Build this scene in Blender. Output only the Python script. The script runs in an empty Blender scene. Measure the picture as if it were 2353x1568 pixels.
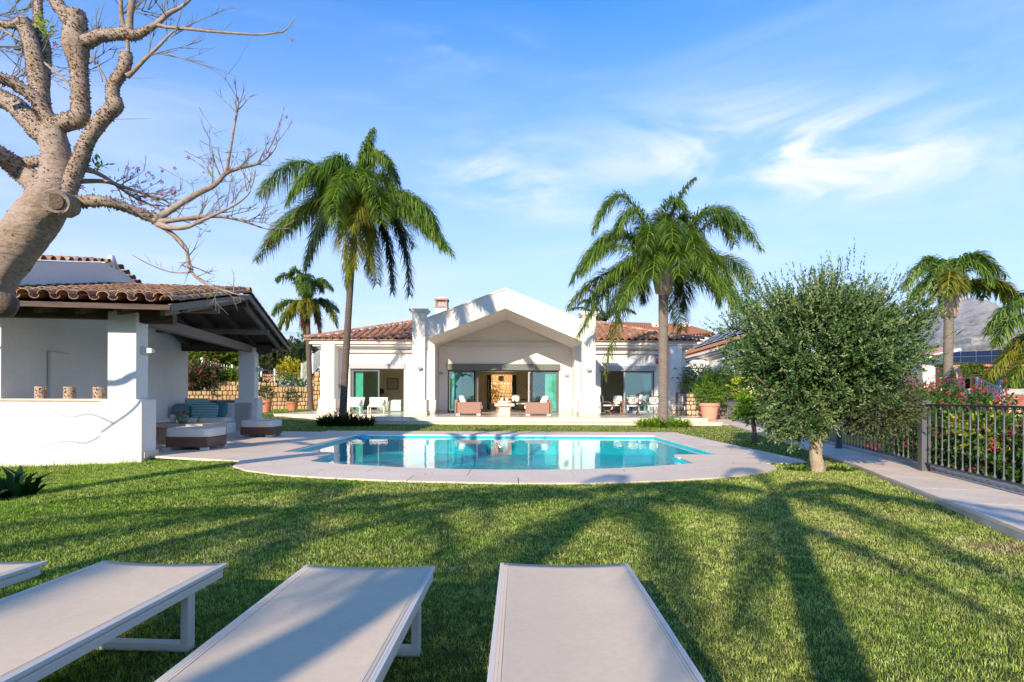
import bpy, bmesh, math, random
import numpy as np
from mathutils import Vector, Matrix, noise as mnoise
from mathutils.geometry import tessellate_polygon
R = math.radians
rng = np.random.default_rng(7)
random.seed(7)
scene = bpy.context.scene
COL = scene.collection
# ------------------------------------------------------------------ camera, sky, sun, exposure
FPX, CU, HV, ROLL, CH = 1340.0, 1176.5, 912.0, 0.0045, 1.25
cr, cu_ = Vector((math.cos(ROLL), 0, math.sin(ROLL))), Vector((-math.sin(ROLL), 0, math.cos(ROLL)))
cd = bpy.data.cameras.new('camera'); cam = bpy.data.objects.new('camera', cd); COL.objects.link(cam)
m3 = Matrix((cr, cu_, Vector((0, -1, 0)))).transposed()
cam.matrix_world = Matrix.Translation((0, 0, CH)) @ m3.to_4x4()
cd.sensor_width = 36; cd.lens = 36 * FPX / 2353.0; cd.shift_y = (HV - 784.0) / 2353.0
cd.clip_start = .05; cd.clip_end = 30000
scene.camera = cam
SUN_AZ, SUN_EL = R(21.5), R(21.5)          # light travels towards +y turned this much to +x
W = bpy.data.worlds.new('World'); scene.world = W; W.use_nodes = True
def world():
    nt = W.node_tree; N = nt.nodes; L = nt.links; N.clear()
    out = N.new('ShaderNodeOutputWorld'); bg = N.new('ShaderNodeBackground'); bg.inputs[1].default_value = .132
    sky = N.new('ShaderNodeTexSky'); sky.sky_type = 'NISHITA'; sky.sun_disc = False
    sky.sun_elevation = SUN_EL; sky.sun_rotation = math.pi + SUN_AZ
    sky.air_density = 1.0; sky.dust_density = .25; sky.ozone_density = 2.2; sky.altitude = 60
    tint = N.new('ShaderNodeMix'); tint.data_type = 'RGBA'; tint.blend_type = 'MULTIPLY'; tint.inputs[0].default_value = 1
    tint.inputs[7].default_value = SKYTINT
    L.new(sky.outputs[0], tint.inputs[6])
    tc = N.new('ShaderNodeTexCoord')
    sx = N.new('ShaderNodeSeparateXYZ'); L.new(tc.outputs['Generated'], sx.inputs[0])
    def mth(op, a, b=None, c=None):
        n = N.new('ShaderNodeMath'); n.operation = op
        for i, q in enumerate((a, b, c)):
            if q is None: continue
            if isinstance(q, (int, float)): n.inputs[i].default_value = q
            else: L.new(q, n.inputs[i])
        return n.outputs[0]
    zc = mth('MAXIMUM', sx.outputs[2], 0.03)
    cb = N.new('ShaderNodeCombineXYZ'); L.new(sx.outputs[0], cb.inputs[0]); L.new(sx.outputs[1], cb.inputs[1]); L.new(sx.outputs[2], cb.inputs[2])
    def cloud(scale, rot, st, dist, lo, hi, det=7):
        mp = N.new('ShaderNodeMapping'); mp.inputs['Rotation'].default_value = (0, rot, 0); mp.inputs['Scale'].default_value = st
        L.new(cb.outputs[0], mp.inputs[0])
        nz = N.new('ShaderNodeTexNoise'); nz.inputs['Scale'].default_value = scale; nz.inputs['Detail'].default_value = det
        nz.inputs['Roughness'].default_value = .58; nz.inputs['Distortion'].default_value = dist
        L.new(mp.outputs[0], nz.inputs['Vector'])
        mr = N.new('ShaderNodeMapRange'); mr.interpolation_type = 'SMOOTHSTEP'
        mr.inputs[1].default_value = lo; mr.inputs[2].default_value = hi
        L.new(nz.outputs[0], mr.inputs[0]); return mr.outputs[0]
    wisp = cloud(4.0, -.30, (1, 1, 3.2), .7, .40, .70, 13)
    broad = cloud(1.6, .15, (1, 1, 3), .3, .44, .78)
    veil = cloud(2.2, .05, (1, 1, 6), .5, .38, .8)
    def blob(u, v, wu, wv):     # where the sky itself carries cirrus, as a direction and a spread
        a = (u - CU) / FPX; b = (HV - v) / FPX
        yy = mth('MAXIMUM', sx.outputs[1], .05)
        dx = mth('DIVIDE', mth('SUBTRACT', mth('DIVIDE', sx.outputs[0], yy), a), wu / FPX)
        dz = mth('DIVIDE', mth('SUBTRACT', mth('DIVIDE', sx.outputs[2], yy), b), wv / FPX)
        r2 = mth('ADD', mth('MULTIPLY', dx, dx), mth('MULTIPLY', dz, dz))
        return mth('POWER', 2.718, mth('MULTIPLY', r2, -1.0))
    area = mth('ADD', mth('MULTIPLY', blob(1860, 350, 340, 110), 1.15), mth('MULTIPLY', blob(1170, 410, 200, 80), .62))
    area = mth('ADD', area, mth('MULTIPLY', blob(1040, 120, 160, 50), .38))
    area = mth('ADD', area, mth('MULTIPLY', blob(2250, 300, 150, 150), .3))
    area = mth('ADD', area, mth('MULTIPLY', broad, .07))
    c1 = mth('MULTIPLY', wisp, area)
    low = mth('MAXIMUM', mth('SUBTRACT', 1.0, mth('MULTIPLY', zc, 1.75)), 0.0)
    hz = mth('MULTIPLY', mth('POWER', low, 1.05), .93)
    mh = N.new('ShaderNodeMix'); mh.data_type = 'RGBA'
    L.new(hz, mh.inputs[0]); L.new(tint.outputs[2], mh.inputs[6]); mh.inputs[7].default_value = HORIZON
    c2 = mth('MULTIPLY', veil, mth('MULTIPLY', mth('POWER', low, .6), .5))
    fac = mth('MINIMUM', mth('ADD', mth('MULTIPLY', c1, 1.35), c2), .94)
    mx = N.new('ShaderNodeMix'); mx.data_type = 'RGBA'
    L.new(fac, mx.inputs[0]); L.new(mh.outputs[2], mx.inputs[6]); mx.inputs[7].default_value = CLOUD
    L.new(mx.outputs[2], bg.inputs[0]); L.new(bg.outputs[0], out.inputs[0])
SKYTINT = (.25, .82, 1.34, 1); CLOUD = (4.4, 4.5, 4.8, 1); HORIZON = (3.45, 3.45, 4.1, 1)
world()
sl = bpy.data.lights.new('sun', 'SUN'); sl.energy = 3.9; sl.angle = R(.53); sl.color = (1, .86, .66)
sun = bpy.data.objects.new('sun', sl); COL.objects.link(sun)
sd = Vector((math.sin(SUN_AZ) * math.cos(SUN_EL), math.cos(SUN_AZ) * math.cos(SUN_EL), -math.sin(SUN_EL)))
sun.rotation_euler = sd.to_track_quat('-Z', 'Y').to_euler(); sun.location = (-10, -20, 20)
vs = scene.view_settings; vs.view_transform = 'Standard'; vs.look = 'None'; vs.gamma = 1; vs.use_curve_mapping = False; vs.exposure = .90
scene.cycles.max_bounces = 8; scene.cycles.transparent_max_bounces = 16; scene.cycles.diffuse_bounces = 6
scene.cycles.caustics_reflective = False; scene.cycles.caustics_refractive = False
scene.cycles.use_denoising = True
scene.cycles.use_adaptive_sampling = True
# ------------------------------------------------------------------ measuring helpers
def P(u, v, Z):                      # the place seen at photo point (u, v) when it stands Z metres ahead
    d = cr * ((u - CU) / FPX) + cu_ * ((HV - v) / FPX)
    return Vector((d.x * Z, Z, CH + d.z * Z))
def G(u, v, z=0.0):
    d = cr * ((u - CU) / FPX) + cu_ * ((HV - v) / FPX)
    Z = (z - CH) / d.z
    return Vector((d.x * Z, Z, z))
# ------------------------------------------------------------------ object helpers
def tag(o, label=None, cat=None, group=None, kind=None):
    if label: o['label'] = label
    if cat: o['category'] = cat
    if group: o['group'] = group
    if kind: o['kind'] = kind
    return o
def thing(name, label, cat, loc=(0, 0, 0), rz=0.0, group=None):
    e = bpy.data.objects.new(name, None); COL.objects.link(e)
    e.location = loc; e.rotation_euler = (0, 0, rz); e.empty_display_size = .1
    tag(e, label, cat, group); return e
def emat(e):
    m = e.matrix_basis.copy()
    return m if e.parent is None else emat(e.parent) @ e.matrix_parent_inverse @ m
def link(name, me, parent=None, world_coords=False):
    o = bpy.data.objects.new(name, me); COL.objects.link(o)
    if parent is not None:
        o.parent = parent
        if world_coords: o.matrix_parent_inverse = emat(parent).inverted()
    return o
def copy_tree(o, parent=None):
    c = o.copy(); COL.objects.link(c)
    if parent is not None: c.parent = parent
    for ch in list(KIDS.get(o.name, ())): copy_tree(ch, c)
    return c
KIDS = {}
def reg(root):                       # note the children once, so copying needs no scene search
    for o in scene.objects:
        if o.parent is not None: KIDS.setdefault(o.parent.name, [])
    KIDS.clear()
    for o in scene.objects:
        if o.parent is not None: KIDS.setdefault(o.parent.name, []).append(o)
class MB:
    def __init__(s): s.v = []; s.f = []
    def add(s, vs_, fs):
        n = len(s.v); s.v += [tuple(q) for q in vs_]; s.f += [tuple(i + n for i in f) for f in fs]; return s
    def box(s, x0, x1, y0, y1, z0, z1, M=None):
        vs_ = [Vector((x, y, z)) for z in (z0, z1) for y in (y0, y1) for x in (x0, x1)]
        if M is not None: vs_ = [M @ q for q in vs_]
        return s.add(vs_, [(0, 2, 3, 1), (4, 5, 7, 6), (0, 1, 5, 4), (2, 6, 7, 3), (0, 4, 6, 2), (1, 3, 7, 5)])
    def cbox(s, c, d, M=None):
        return s.box(c[0]-d[0]/2, c[0]+d[0]/2, c[1]-d[1]/2, c[1]+d[1]/2, c[2]-d[2]/2, c[2]+d[2]/2, M)
    def bar(s, a, b, w, h=None, up=(0, 0, 1)):
        a = Vector(a); b = Vector(b); h = h or w
        d = (b - a).normalized(); up = Vector(up)
        if abs(d.dot(up)) > .98: up = Vector((0, 1, 0))
        x = d.cross(up).normalized() * w / 2; y = d.cross(x).normalized() * h / 2
        vs_ = [p + i * x + j * y for p in (a, b) for i, j in ((-1, -1), (1, -1), (1, 1), (-1, 1))]
        return s.add(vs_, [(3, 2, 1, 0), (4, 5, 6, 7), (0, 1, 5, 4), (1, 2, 6, 5), (2, 3, 7, 6), (3, 0, 4, 7)])
    def prism(s, poly, z0, z1, M=None):
        n = len(poly); vs_ = [Vector((p[0], p[1], z)) for z in (z0, z1) for p in poly]
        if M is not None: vs_ = [M @ q for q in vs_]
        tr = tessellate_polygon([[Vector((p[0], p[1], 0)) for p in poly]])
        fs = [(a, b, c) for a, b, c in tr] + [(a + n, b + n, c + n) for a, b, c in tr]
        fs += [(i, (i + 1) % n, (i + 1) % n + n, i + n) for i in range(n)]
        return s.add(vs_, fs)
    def tube(s, pts, rad, n=8, cap=True, jit=0.0, seed=0):
        pts = [Vector(p) for p in pts]; m = len(pts)
        if not hasattr(rad, '__len__'): rad = [rad] * m
        vs_ = []; prev = None
        for i, p in enumerate(pts):
            d = (pts[min(i + 1, m - 1)] - pts[max(i - 1, 0)]).normalized()
            if prev is None:
                a = d.cross(Vector((0, 1, .01)));
                if a.length < .05: a = d.cross(Vector((1, 0, 0)))
                a.normalize()
            else:
                a = (prev - d * prev.dot(d)).normalized()
            prev = a; b = d.cross(a)
            for k in range(n):
                t = 2 * math.pi * k / n; r = rad[i]
                if jit: r *= 1 + jit * mnoise.noise(Vector((p.x * 4 + k * .9, p.y * 4 + seed, p.z * 4)))
                vs_.append(p + (a * math.cos(t) + b * math.sin(t)) * r)
        fs = [(i * n + k, i * n + (k + 1) % n, (i + 1) * n + (k + 1) % n, (i + 1) * n + k) for i in range(m - 1) for k in range(n)]
        if cap: fs += [tuple(range(n))[::-1], tuple((m - 1) * n + k for k in range(n))]
        return s.add(vs_, fs)
    def lathe(s, prof, c=(0, 0, 0), n=16, cap=True):
        vs_ = [Vector((c[0] + r * math.cos(2*math.pi*k/n), c[1] + r * math.sin(2*math.pi*k/n), c[2] + z)) for r, z in prof for k in range(n)]
        m = len(prof)
        fs = [(i * n + k, i * n + (k + 1) % n, (i + 1) * n + (k + 1) % n, (i + 1) * n + k) for i in range(m - 1) for k in range(n)]
        if cap: fs += [tuple(range(n))[::-1], tuple((m - 1) * n + k for k in range(n))]
        return s.add(vs_, fs)
    def cushion(s, c, d, M=None, n=6, p=4.0):
        vs_ = []; idx = {}
        def pt(x, y, z):
            return Vector((x, y, z))
        fs = []
        for ax in range(3):
            for sg in (-1, 1):
                base = len(vs_)
                for i in range(n + 1):
                    for j in range(n + 1):
                        a = -1 + 2 * i / n; b = -1 + 2 * j / n
                        q = [0, 0, 0]; q[ax] = sg; q[(ax + 1) % 3] = a; q[(ax + 2) % 3] = b
                        l = (abs(q[0])**p + abs(q[1])**p + abs(q[2])**p) ** (1 / p)
                        vv = Vector((c[0] + q[0]/l*d[0]/2, c[1] + q[1]/l*d[1]/2, c[2] + q[2]/l*d[2]/2))
                        vs_.append(M @ vv if M is not None else vv)
                for i in range(n):
                    for j in range(n):
                        k = base + i * (n + 1) + j
                        f = (k, k + n + 1, k + n + 2, k + 1)
                        fs.append(f if sg > 0 else f[::-1])
        return s.add(vs_, fs)
    def mesh(s, name, mat, smooth=False, merge=False):
        me = bpy.data.meshes.new(name); me.from_pydata(s.v, [], s.f)
        if merge or True:
            bm = bmesh.new(); bm.from_mesh(me)
            if merge: bmesh.ops.remove_doubles(bm, verts=bm.verts, dist=1e-4)
            bmesh.ops.recalc_face_normals(bm, faces=bm.faces); bm.to_mesh(me); bm.free()
        if smooth: me.shade_smooth()
        for m in (mat if isinstance(mat, (list, tuple)) else [mat]): me.materials.append(m)
        return me
    def build(s, name, mat, parent=None, smooth=False, wc=False, bevel=0, merge=False, seg=2, label=None):
        o = link(name, s.mesh(name, mat, smooth, merge), parent, wc)
        if bevel:
            b = o.modifiers.new('bevel', 'BEVEL'); b.width = bevel; b.segments = seg; b.limit_method = 'ANGLE'; b.harden_normals = False
        if smooth and not merge: pass
        if label: o['label'] = label
        return o
def autosmooth(o, ang=40):
    me = o.data; me.shade_smooth(); me.set_sharp_from_angle(angle=R(ang)) if hasattr(me, 'set_sharp_from_angle') else None
    return o
def arr_mesh(name, V, F, mat, col=None, smooth=False):
    V = np.asarray(V, dtype=np.float32); F = np.asarray(F, dtype=np.int32); n, k = F.shape
    me = bpy.data.meshes.new(name); me.vertices.add(len(V)); me.vertices.foreach_set('co', V.ravel())
    me.loops.add(n * k); me.loops.foreach_set('vertex_index', F.ravel())
    me.polygons.add(n); me.polygons.foreach_set('loop_start', np.arange(n, dtype=np.int32) * k)
    if smooth: me.polygons.foreach_set('use_smooth', np.ones(n, dtype=bool))
    if col is not None:
        ca = me.color_attributes.new('Col', 'FLOAT_COLOR', 'POINT')
        c4 = np.ones((len(V), 4), dtype=np.float32); c4[:, :3] = col; ca.data.foreach_set('color', c4.ravel())
    me.update(calc_edges=True); me.materials.append(mat); return me
# ------------------------------------------------------------------ materials
MATS = {}
def M_(name): return MATS[name]
def nodes(name):
    m = bpy.data.materials.new(name); m.use_nodes = True; MATS[name] = m
    nt = m.node_tree; nt.nodes.clear(); out = nt.nodes.new('ShaderNodeOutputMaterial')
    return m, nt, nt.nodes, nt.links, out
def tex(nt, kind, scale, coord='Object', detail=5, stretch=None, **kw):
    N = nt.nodes; L = nt.links
    if coord == 'World': c = N.new('ShaderNodeNewGeometry').outputs['Position']
    else: c = N.new('ShaderNodeTexCoord').outputs[coord]
    if stretch:
        mp = N.new('ShaderNodeMapping'); mp.inputs['Scale'].default_value = stretch; L.new(c, mp.inputs[0]); c = mp.outputs[0]
    t = N.new('ShaderNodeTex' + kind); L.new(c, t.inputs['Vector']); t.inputs['Scale'].default_value = scale
    if 'Detail' in t.inputs: t.inputs['Detail'].default_value = detail
    for k, v in kw.items(): t.inputs[k].default_value = v
    return t
def ramp(nt, src, stops):
    r = nt.nodes.new('ShaderNodeValToRGB'); e = r.color_ramp.elements
    while len(e) < len(stops): e.new(.5)
    for i, (p, c) in enumerate(stops): e[i].position = p; e[i].color = (*c, 1)
    nt.links.new(src, r.inputs[0]); return r.outputs[0]
def mixc(nt, f, a, b, mode='MIX'):
    n = nt.nodes.new('ShaderNodeMix'); n.data_type = 'RGBA'; n.blend_type = mode
    for i, q in ((0, f), (6, a), (7, b)):
        if isinstance(q, (int, float)): n.inputs[i].default_value = q
        elif isinstance(q, tuple): n.inputs[i].default_value = (*q, 1)
        else: nt.links.new(q, n.inputs[i])
    return n.outputs[2]
def bump(nt, h, strength, dist=.01, normal=None):
    b = nt.nodes.new('ShaderNodeBump'); b.inputs['Strength'].default_value = strength; b.inputs['Distance'].default_value = dist
    nt.links.new(h, b.inputs['Height'])
    if normal: nt.links.new(normal, b.inputs['Normal'])
    return b.outputs[0]
def pm(name, c, rough=.6, var=.12, vs_=2.0, bs=40.0, bst=.15, bd=.004, spec=.5, metal=0, coord='Object', c2=None, stretch=None, rnd=0.0, fine=0.0, sheen=0, detail=5):
    m, nt, N, L, out = nodes(name); p = N.new('ShaderNodeBsdfPrincipled'); L.new(p.outputs[0], out.inputs[0])
    p.inputs['Roughness'].default_value = rough; p.inputs['Metallic'].default_value = metal
    p.inputs['Specular IOR Level'].default_value = spec
    if sheen: p.inputs['Sheen Weight'].default_value = sheen
    a = tuple(x * (1 - var) for x in c); b = c2 or tuple(min(1, x * (1 + var)) for x in c)
    t = tex(nt, 'Noise', vs_, coord, detail, stretch); col = ramp(nt, t.outputs[0], [(.3, a), (.7, b)])
    if fine:
        t2 = tex(nt, 'Noise', vs_ * 14, coord, 3, stretch)
        col = mixc(nt, fine, col, ramp(nt, t2.outputs[0], [(.35, tuple(x * .45 for x in c)), (.62, tuple(min(1, x * 1.35) for x in c))]))
    if rnd:
        oi = N.new('ShaderNodeObjectInfo')
        col = mixc(nt, 1.0, col, ramp(nt, oi.outputs['Random'], [(0, (1 - rnd,) * 3), (1, (1 + rnd,) * 3)]), 'MULTIPLY')
    L.new(col, p.inputs['Base Color'])
    if bst:
        tb = tex(nt, 'Noise', bs, coord, 6, stretch); L.new(bump(nt, tb.outputs[0], bst, bd), p.inputs['Normal'])
    return m
def leafmat(name, rough=.45, trans=.35, spec=.4, gain=1.0):
    m, nt, N, L, out = nodes(name)
    at = N.new('ShaderNodeAttribute'); at.attribute_name = 'Col'
    p = N.new('ShaderNodeBsdfPrincipled'); p.inputs['Roughness'].default_value = rough; p.inputs['Specular IOR Level'].default_value = spec
    tr = N.new('ShaderNodeBsdfTranslucent'); mx = N.new('ShaderNodeMixShader'); mx.inputs[0].default_value = trans
    c2 = mixc(nt, 1.0, at.outputs[0], (1.25, 1.35, .6), 'MULTIPLY')
    L.new(at.outputs[0], p.inputs['Base Color']); L.new(c2, tr.inputs[0])
    L.new(p.outputs[0], mx.inputs[1]); L.new(tr.outputs[0], mx.inputs[2]); L.new(mx.outputs[0], out.inputs[0])
    return m
pm('white_render', (.79, .75, .69), .75, .05, .7, 7, .35, .02, spec=.25, fine=.05)
pm('white_room', (.80, .72, .56), .8, .03, .6, 40, .1, spec=.2)
pm('room_floor', (.45, .40, .34), .25, .08, .8, 20, .02)
pm('beige_stone', (.62, .52, .42), .45, .10, 3.5, 30, .12, .003, spec=.5, fine=.12)
pm('terrace_stone', (.70, .58, .47), .22, .12, 1.6, 25, .04, .002, spec=.6, fine=.10, rnd=.06)
pm('deck_stone', (.76, .60, .465), .6, .06, 1.2, 60, .12, .002, spec=.4, coord='World', fine=.08, rnd=.05)
pm('path_stone', (.73, .585, .465), .7, .10, 1.5, 60, .15, .002, spec=.3, coord='World', fine=.12, rnd=.06)
pm('grout', (.12, .105, .09), .9, .1)
pm('dark_wood', (.085, .058, .043), .7, .35, 3, 30, .35, .004, spec=.3, stretch=(1, 8, 8))
pm('grey_wood', (.21, .16, .125), .75, .3, 3, 30, .4, .004, spec=.3, stretch=(1, 8, 8))
pm('iron', (.045, .047, .055), .45, .2, 6, 60, .12, .002, spec=.5)
pm('iron_post', (.10, .105, .12), .5, .15, 2, 60, .1, .002)
pm('frame_grey', (.10, .11, .105), .45, .06, 2, 60, .03)
pm('box_grey', (.13, .14, .125), .5, .05, 2, 60, .03)
pm('box_silver', (.38, .38, .40), .45, .05, 2, 60, .03)
pm('white_paint', (.62, .60, .57), .4, .03, 3, 50, .05)
pm('sling', (.66, .515, .375), .75, .04, 2.5, 380, .25, .0012, spec=.25, fine=.06)
pm('sling_edge', (.66, .57, .50), .6, .03, 2.5, 300, .2, .001, spec=.25)
pm('fabric_white', (.76, .71, .65), .9, .05, 3, 120, .25, .004, spec=.15, sheen=.2)
pm('fabric_teal', (.10, .24, .26), .9, .10, 4, 150, .3, .003, spec=.15)
pm('fabric_pale', (.34, .50, .52), .9, .08, 4, 150, .3, .003, spec=.15)
pm('fabric_bed', (.55, .50, .38), .9, .06, 4, 90, .3, .003, spec=.15)
pm('fabric_mint', (.45, .68, .60), .9, .08, 4, 90, .3, .003, spec=.15)
pm('curtain_mint', (.52, .78, .68), .85, .08, 3, 60, .1, .003, spec=.15)
pm('chimney_clay', (.40, .22, .15), .8, .15, 3, 40, .2, .004, fine=.2)
pm('terracotta', (.55, .20, .10), .75, .14, 3, 40, .2, .004, fine=.15)
pm('terracotta_light', (.66, .30, .20), .8, .12, 3, 40, .2, .004, fine=.12)
pm('brown_stone', (.42, .29, .22), .85, .3, 30, 70, .6, .006, fine=.4)
pm('travertine', (.50, .39, .29), .55, .18, 3, 40, .35, .004, stretch=(1, 1, 5), fine=.3)
pm('black', (.012, .012, .013), .4, .1)
pm('ceramic_green', (.16, .24, .17), .3, .5, 12, 30, .1)
pm('bark_palm', (.20, .165, .14), .9, .25, 3, 20, .6, .02, fine=.35, stretch=(1, 1, 6))
pm('palm_boot', (.74, .54, .42), .85, .35, 5, 30, .6, .01, fine=.5, stretch=(1, 1, .4))
pm('bark_olive', (.36, .28, .20), .9, .25, 7, 30, .9, .02, fine=.4, stretch=(1, 1, .35))
pm('bark_palm_dark', (.115, .085, .065), .9, .25, 3, 20, .6, .02, fine=.35, stretch=(1, 1, 6))
pm('bark_brown', (.13, .09, .06), .9, .25, 7, 30, .9, .02)
pm('twig', (.19, .165, .12), .85, .3, 4, 40, .4, .003)
pm('thorn', (.12, .085, .06), .8, .3, 5, 30, .1)
pm('soil', (.09, .06, .04), .95, .4, 5, 30, .9, .03)
pm('plank_wood', (.62, .38, .22), .8, .12, 4, 30, .2, stretch=(6, 6, 1))
pm('rust', (.48, .16, .05), .85, .2, 6, 40, .3)
pm('brick_red', (.42, .15, .10), .85, .15, 8, 40, .3, rnd=.2)
pm('concrete', (.45, .42, .38), .9, .15, 4, 40, .4)
pm('crane_green', (.02, .28, .24), .5, .1)
pm('blue_plastic', (.10, .42, .72), .4, .1)
pm('lime_green', (.32, .42, .05), .4, .1)
pm('label_red', (.55, .05, .10), .5, .05)
pm('label_blue', (.10, .20, .55), .5, .05)
pm('metal_pale', (.50, .54, .54), .4, .08, metal=.3)
pm('wood_table', (.24, .13, .08), .6, .2, 5, 40, .2, stretch=(8, 1, 1))
def front_only(nt, f):               # mirror only the outer face, so light comes back out
    g = nt.nodes.new('ShaderNodeNewGeometry'); m = nt.nodes.new('ShaderNodeMath'); m.operation = 'SUBTRACT'; m.inputs[0].default_value = 1; nt.links.new(g.outputs['Backfacing'], m.inputs[1])
    k = nt.nodes.new('ShaderNodeMath'); k.operation = 'MULTIPLY'; nt.links.new(m.outputs[0], k.inputs[0]); nt.links.new(f, k.inputs[1]); return k.outputs[0]
def special_materials():
    # weathered barrel tiles
    for nm, stops, dirt in (('roof_tile', [(0, (.30, .105, .055)), (.35, (.44, .18, .09)), (.7, (.52, .26, .14)), (1, (.58, .38, .23))], .45),
                            ('roof_tile_old', [(0, (.20, .10, .06)), (.4, (.34, .17, .10)), (.75, (.46, .25, .13)), (1, (.50, .36, .24))], .75)):
        m, nt, N, L, out = nodes(nm); p = N.new('ShaderNodeBsdfPrincipled'); L.new(p.outputs[0], out.inputs[0])
        oi = N.new('ShaderNodeObjectInfo'); t0 = tex(nt, 'Noise', 2.3, 'World', 3)
        ad = N.new('ShaderNodeMath'); ad.operation = 'ADD'; L.new(oi.outputs['Random'], ad.inputs[0]); L.new(t0.outputs[0], ad.inputs[1])
        hf = N.new('ShaderNodeMath'); hf.operation = 'MULTIPLY_ADD'; hf.inputs[1].default_value = .75; hf.inputs[2].default_value = -.2; L.new(ad.outputs[0], hf.inputs[0])
        c = ramp(nt, hf.outputs[0], stops)
        t = tex(nt, 'Noise', 9, 'World', 6); f = ramp(nt, t.outputs[0], [(.48, (0, 0, 0)), (.66, (dirt,) * 3)])
        c = mixc(nt, f, c, (.06, .045, .035))
        t3 = tex(nt, 'Noise', 30, 'World', 4); f3 = ramp(nt, t3.outputs[0], [(.58, (0, 0, 0)), (.7, (.4,) * 3)])
        c = mixc(nt, f3, c, (.55, .45, .30))
        L.new(c, p.inputs['Base Color']); p.inputs['Roughness'].default_value = .9
        L.new(bump(nt, t3.outputs[0], .4, .006), p.inputs['Normal'])
    # wicker
    m, nt, N, L, out = nodes('wicker'); p = N.new('ShaderNodeBsdfPrincipled'); L.new(p.outputs[0], out.inputs[0])
    w1 = tex(nt, 'Wave', 26, 'Object', 0, (1, 1, 0)); w2 = tex(nt, 'Wave', 26, 'Object', 0, (.0, .0, 1)); w2.bands_direction = 'Z'
    ck = mixc(nt, .5, w1.outputs[0], w2.outputs[0]); c = ramp(nt, ck, [(.25, (.075, .035, .02)), (.8, (.26, .13, .08))])
    L.new(c, p.inputs['Base Color']); p.inputs['Roughness'].default_value = .6; L.new(bump(nt, ck, .6, .006), p.inputs['Normal'])
    m, nt, N, L, out = nodes('wicker_light'); p = N.new('ShaderNodeBsdfPrincipled'); L.new(p.outputs[0], out.inputs[0])
    w1 = tex(nt, 'Wave', 20, 'Object', 0, (1, 1, 0)); w2 = tex(nt, 'Wave', 20, 'Object', 0, (.0, .0, 1)); w2.bands_direction = 'Z'
    ck = mixc(nt, .5, w1.outputs[0], w2.outputs[0]); c = ramp(nt, ck, [(.25, (.22, .11, .08)), (.8, (.42, .24, .18))])
    L.new(c, p.inputs['Base Color']); p.inputs['Roughness'].default_value = .65; L.new(bump(nt, ck, .5, .006), p.inputs['Normal'])
    # striped pillow
    m, nt, N, L, out = nodes('fabric_stripe'); p = N.new('ShaderNodeBsdfPrincipled'); L.new(p.outputs[0], out.inputs[0])
    w = tex(nt, 'Wave', 3.6, 'Object', 0, (0, 0, 1)); w.bands_direction = 'Z'
    c = ramp(nt, w.outputs[0], [(0, (.12, .30, .30)), (.55, (.20, .40, .40)), (.75, (.08, .20, .22)), (.9, (.42, .58, .56))])
    L.new(c, p.inputs['Base Color']); p.inputs['Roughness'].default_value = .9
    # tinted glass: sees through, mirrors sky
    for nm, tc_, r0, add in (('glass', (.72, .93, .89), .012, .24), ('glass_bedroom', (.72, .93, .89), .012, .06)):
        m, nt, N, L, out = nodes(nm)
        tr = N.new('ShaderNodeBsdfTransparent'); tr.inputs[0].default_value = (*tc_, 1)
        gl = N.new('ShaderNodeBsdfGlossy'); gl.inputs[0].default_value = (.62, .93, .97, 1); gl.inputs['Roughness'].default_value = r0
        fr = N.new('ShaderNodeFresnel'); fr.inputs[0].default_value = 1.5
        a = N.new('ShaderNodeMath'); a.operation = 'ADD'; a.inputs[1].default_value = add; L.new(fr.outputs[0], a.inputs[0]); a.use_clamp = True
        a = front_only(nt, a.outputs[0])
        mx = N.new('ShaderNodeMixShader'); L.new(a, mx.inputs[0]); L.new(tr.outputs[0], mx.inputs[1]); L.new(gl.outputs[0], mx.inputs[2]); L.new(mx.outputs[0], out.inputs[0])
    # pool water
    m, nt, N, L, out = nodes('pool_water')
    tr = N.new('ShaderNodeBsdfTransparent'); tr.inputs[0].default_value = (.80, 1, 1, 1)
    gl = N.new('ShaderNodeBsdfGlossy'); gl.inputs['Roughness'].default_value = .015
    fr = N.new('ShaderNodeFresnel'); fr.inputs[0].default_value = 1.42
    t = tex(nt, 'Noise', 1.6, 'World', 3, (1, .5, 1)); t2 = tex(nt, 'Noise', 6, 'World', 2, (1, .6, 1))
    b = bump(nt, t2.outputs[0], .06, .02, bump(nt, t.outputs[0], .08, .06)); L.new(b, gl.inputs['Normal']); L.new(b, fr.inputs['Normal'])
    mx = N.new('ShaderNodeMixShader'); L.new(front_only(nt, fr.outputs[0]), mx.inputs[0]); L.new(tr.outputs[0], mx.inputs[1]); L.new(gl.outputs[0], mx.inputs[2]); L.new(mx.outputs[0], out.inputs[0])
    # pool mosaic
    m, nt, N, L, out = nodes('pool_mosaic'); p = N.new('ShaderNodeBsdfPrincipled'); L.new(p.outputs[0], out.inputs[0])
    t = tex(nt, 'Noise', 1.2, 'World', 4); v = tex(nt, 'Voronoi', 22, 'World')
    c = ramp(nt, t.outputs[0], [(.3, (.002, .36, .43)), (.7, (.004, .48, .54))]); c = mixc(nt, .25, c, v.outputs['Color'], 'OVERLAY')
    L.new(c, p.inputs['Base Color']); p.inputs['Roughness'].default_value = .3
    # solar panel
    m, nt, N, L, out = nodes('solar'); p = N.new('ShaderNodeBsdfPrincipled'); L.new(p.outputs[0], out.inputs[0])
    p.inputs['Base Color'].default_value = (.004, .008, .03, 1); p.inputs['Roughness'].default_value = .55; p.inputs['Specular IOR Level'].default_value = .12
    # lawn soil sheet below the blades
    m, nt, N, L, out = nodes('lawn_ground'); p = N.new('ShaderNodeBsdfPrincipled'); L.new(p.outputs[0], out.inputs[0])
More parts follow.
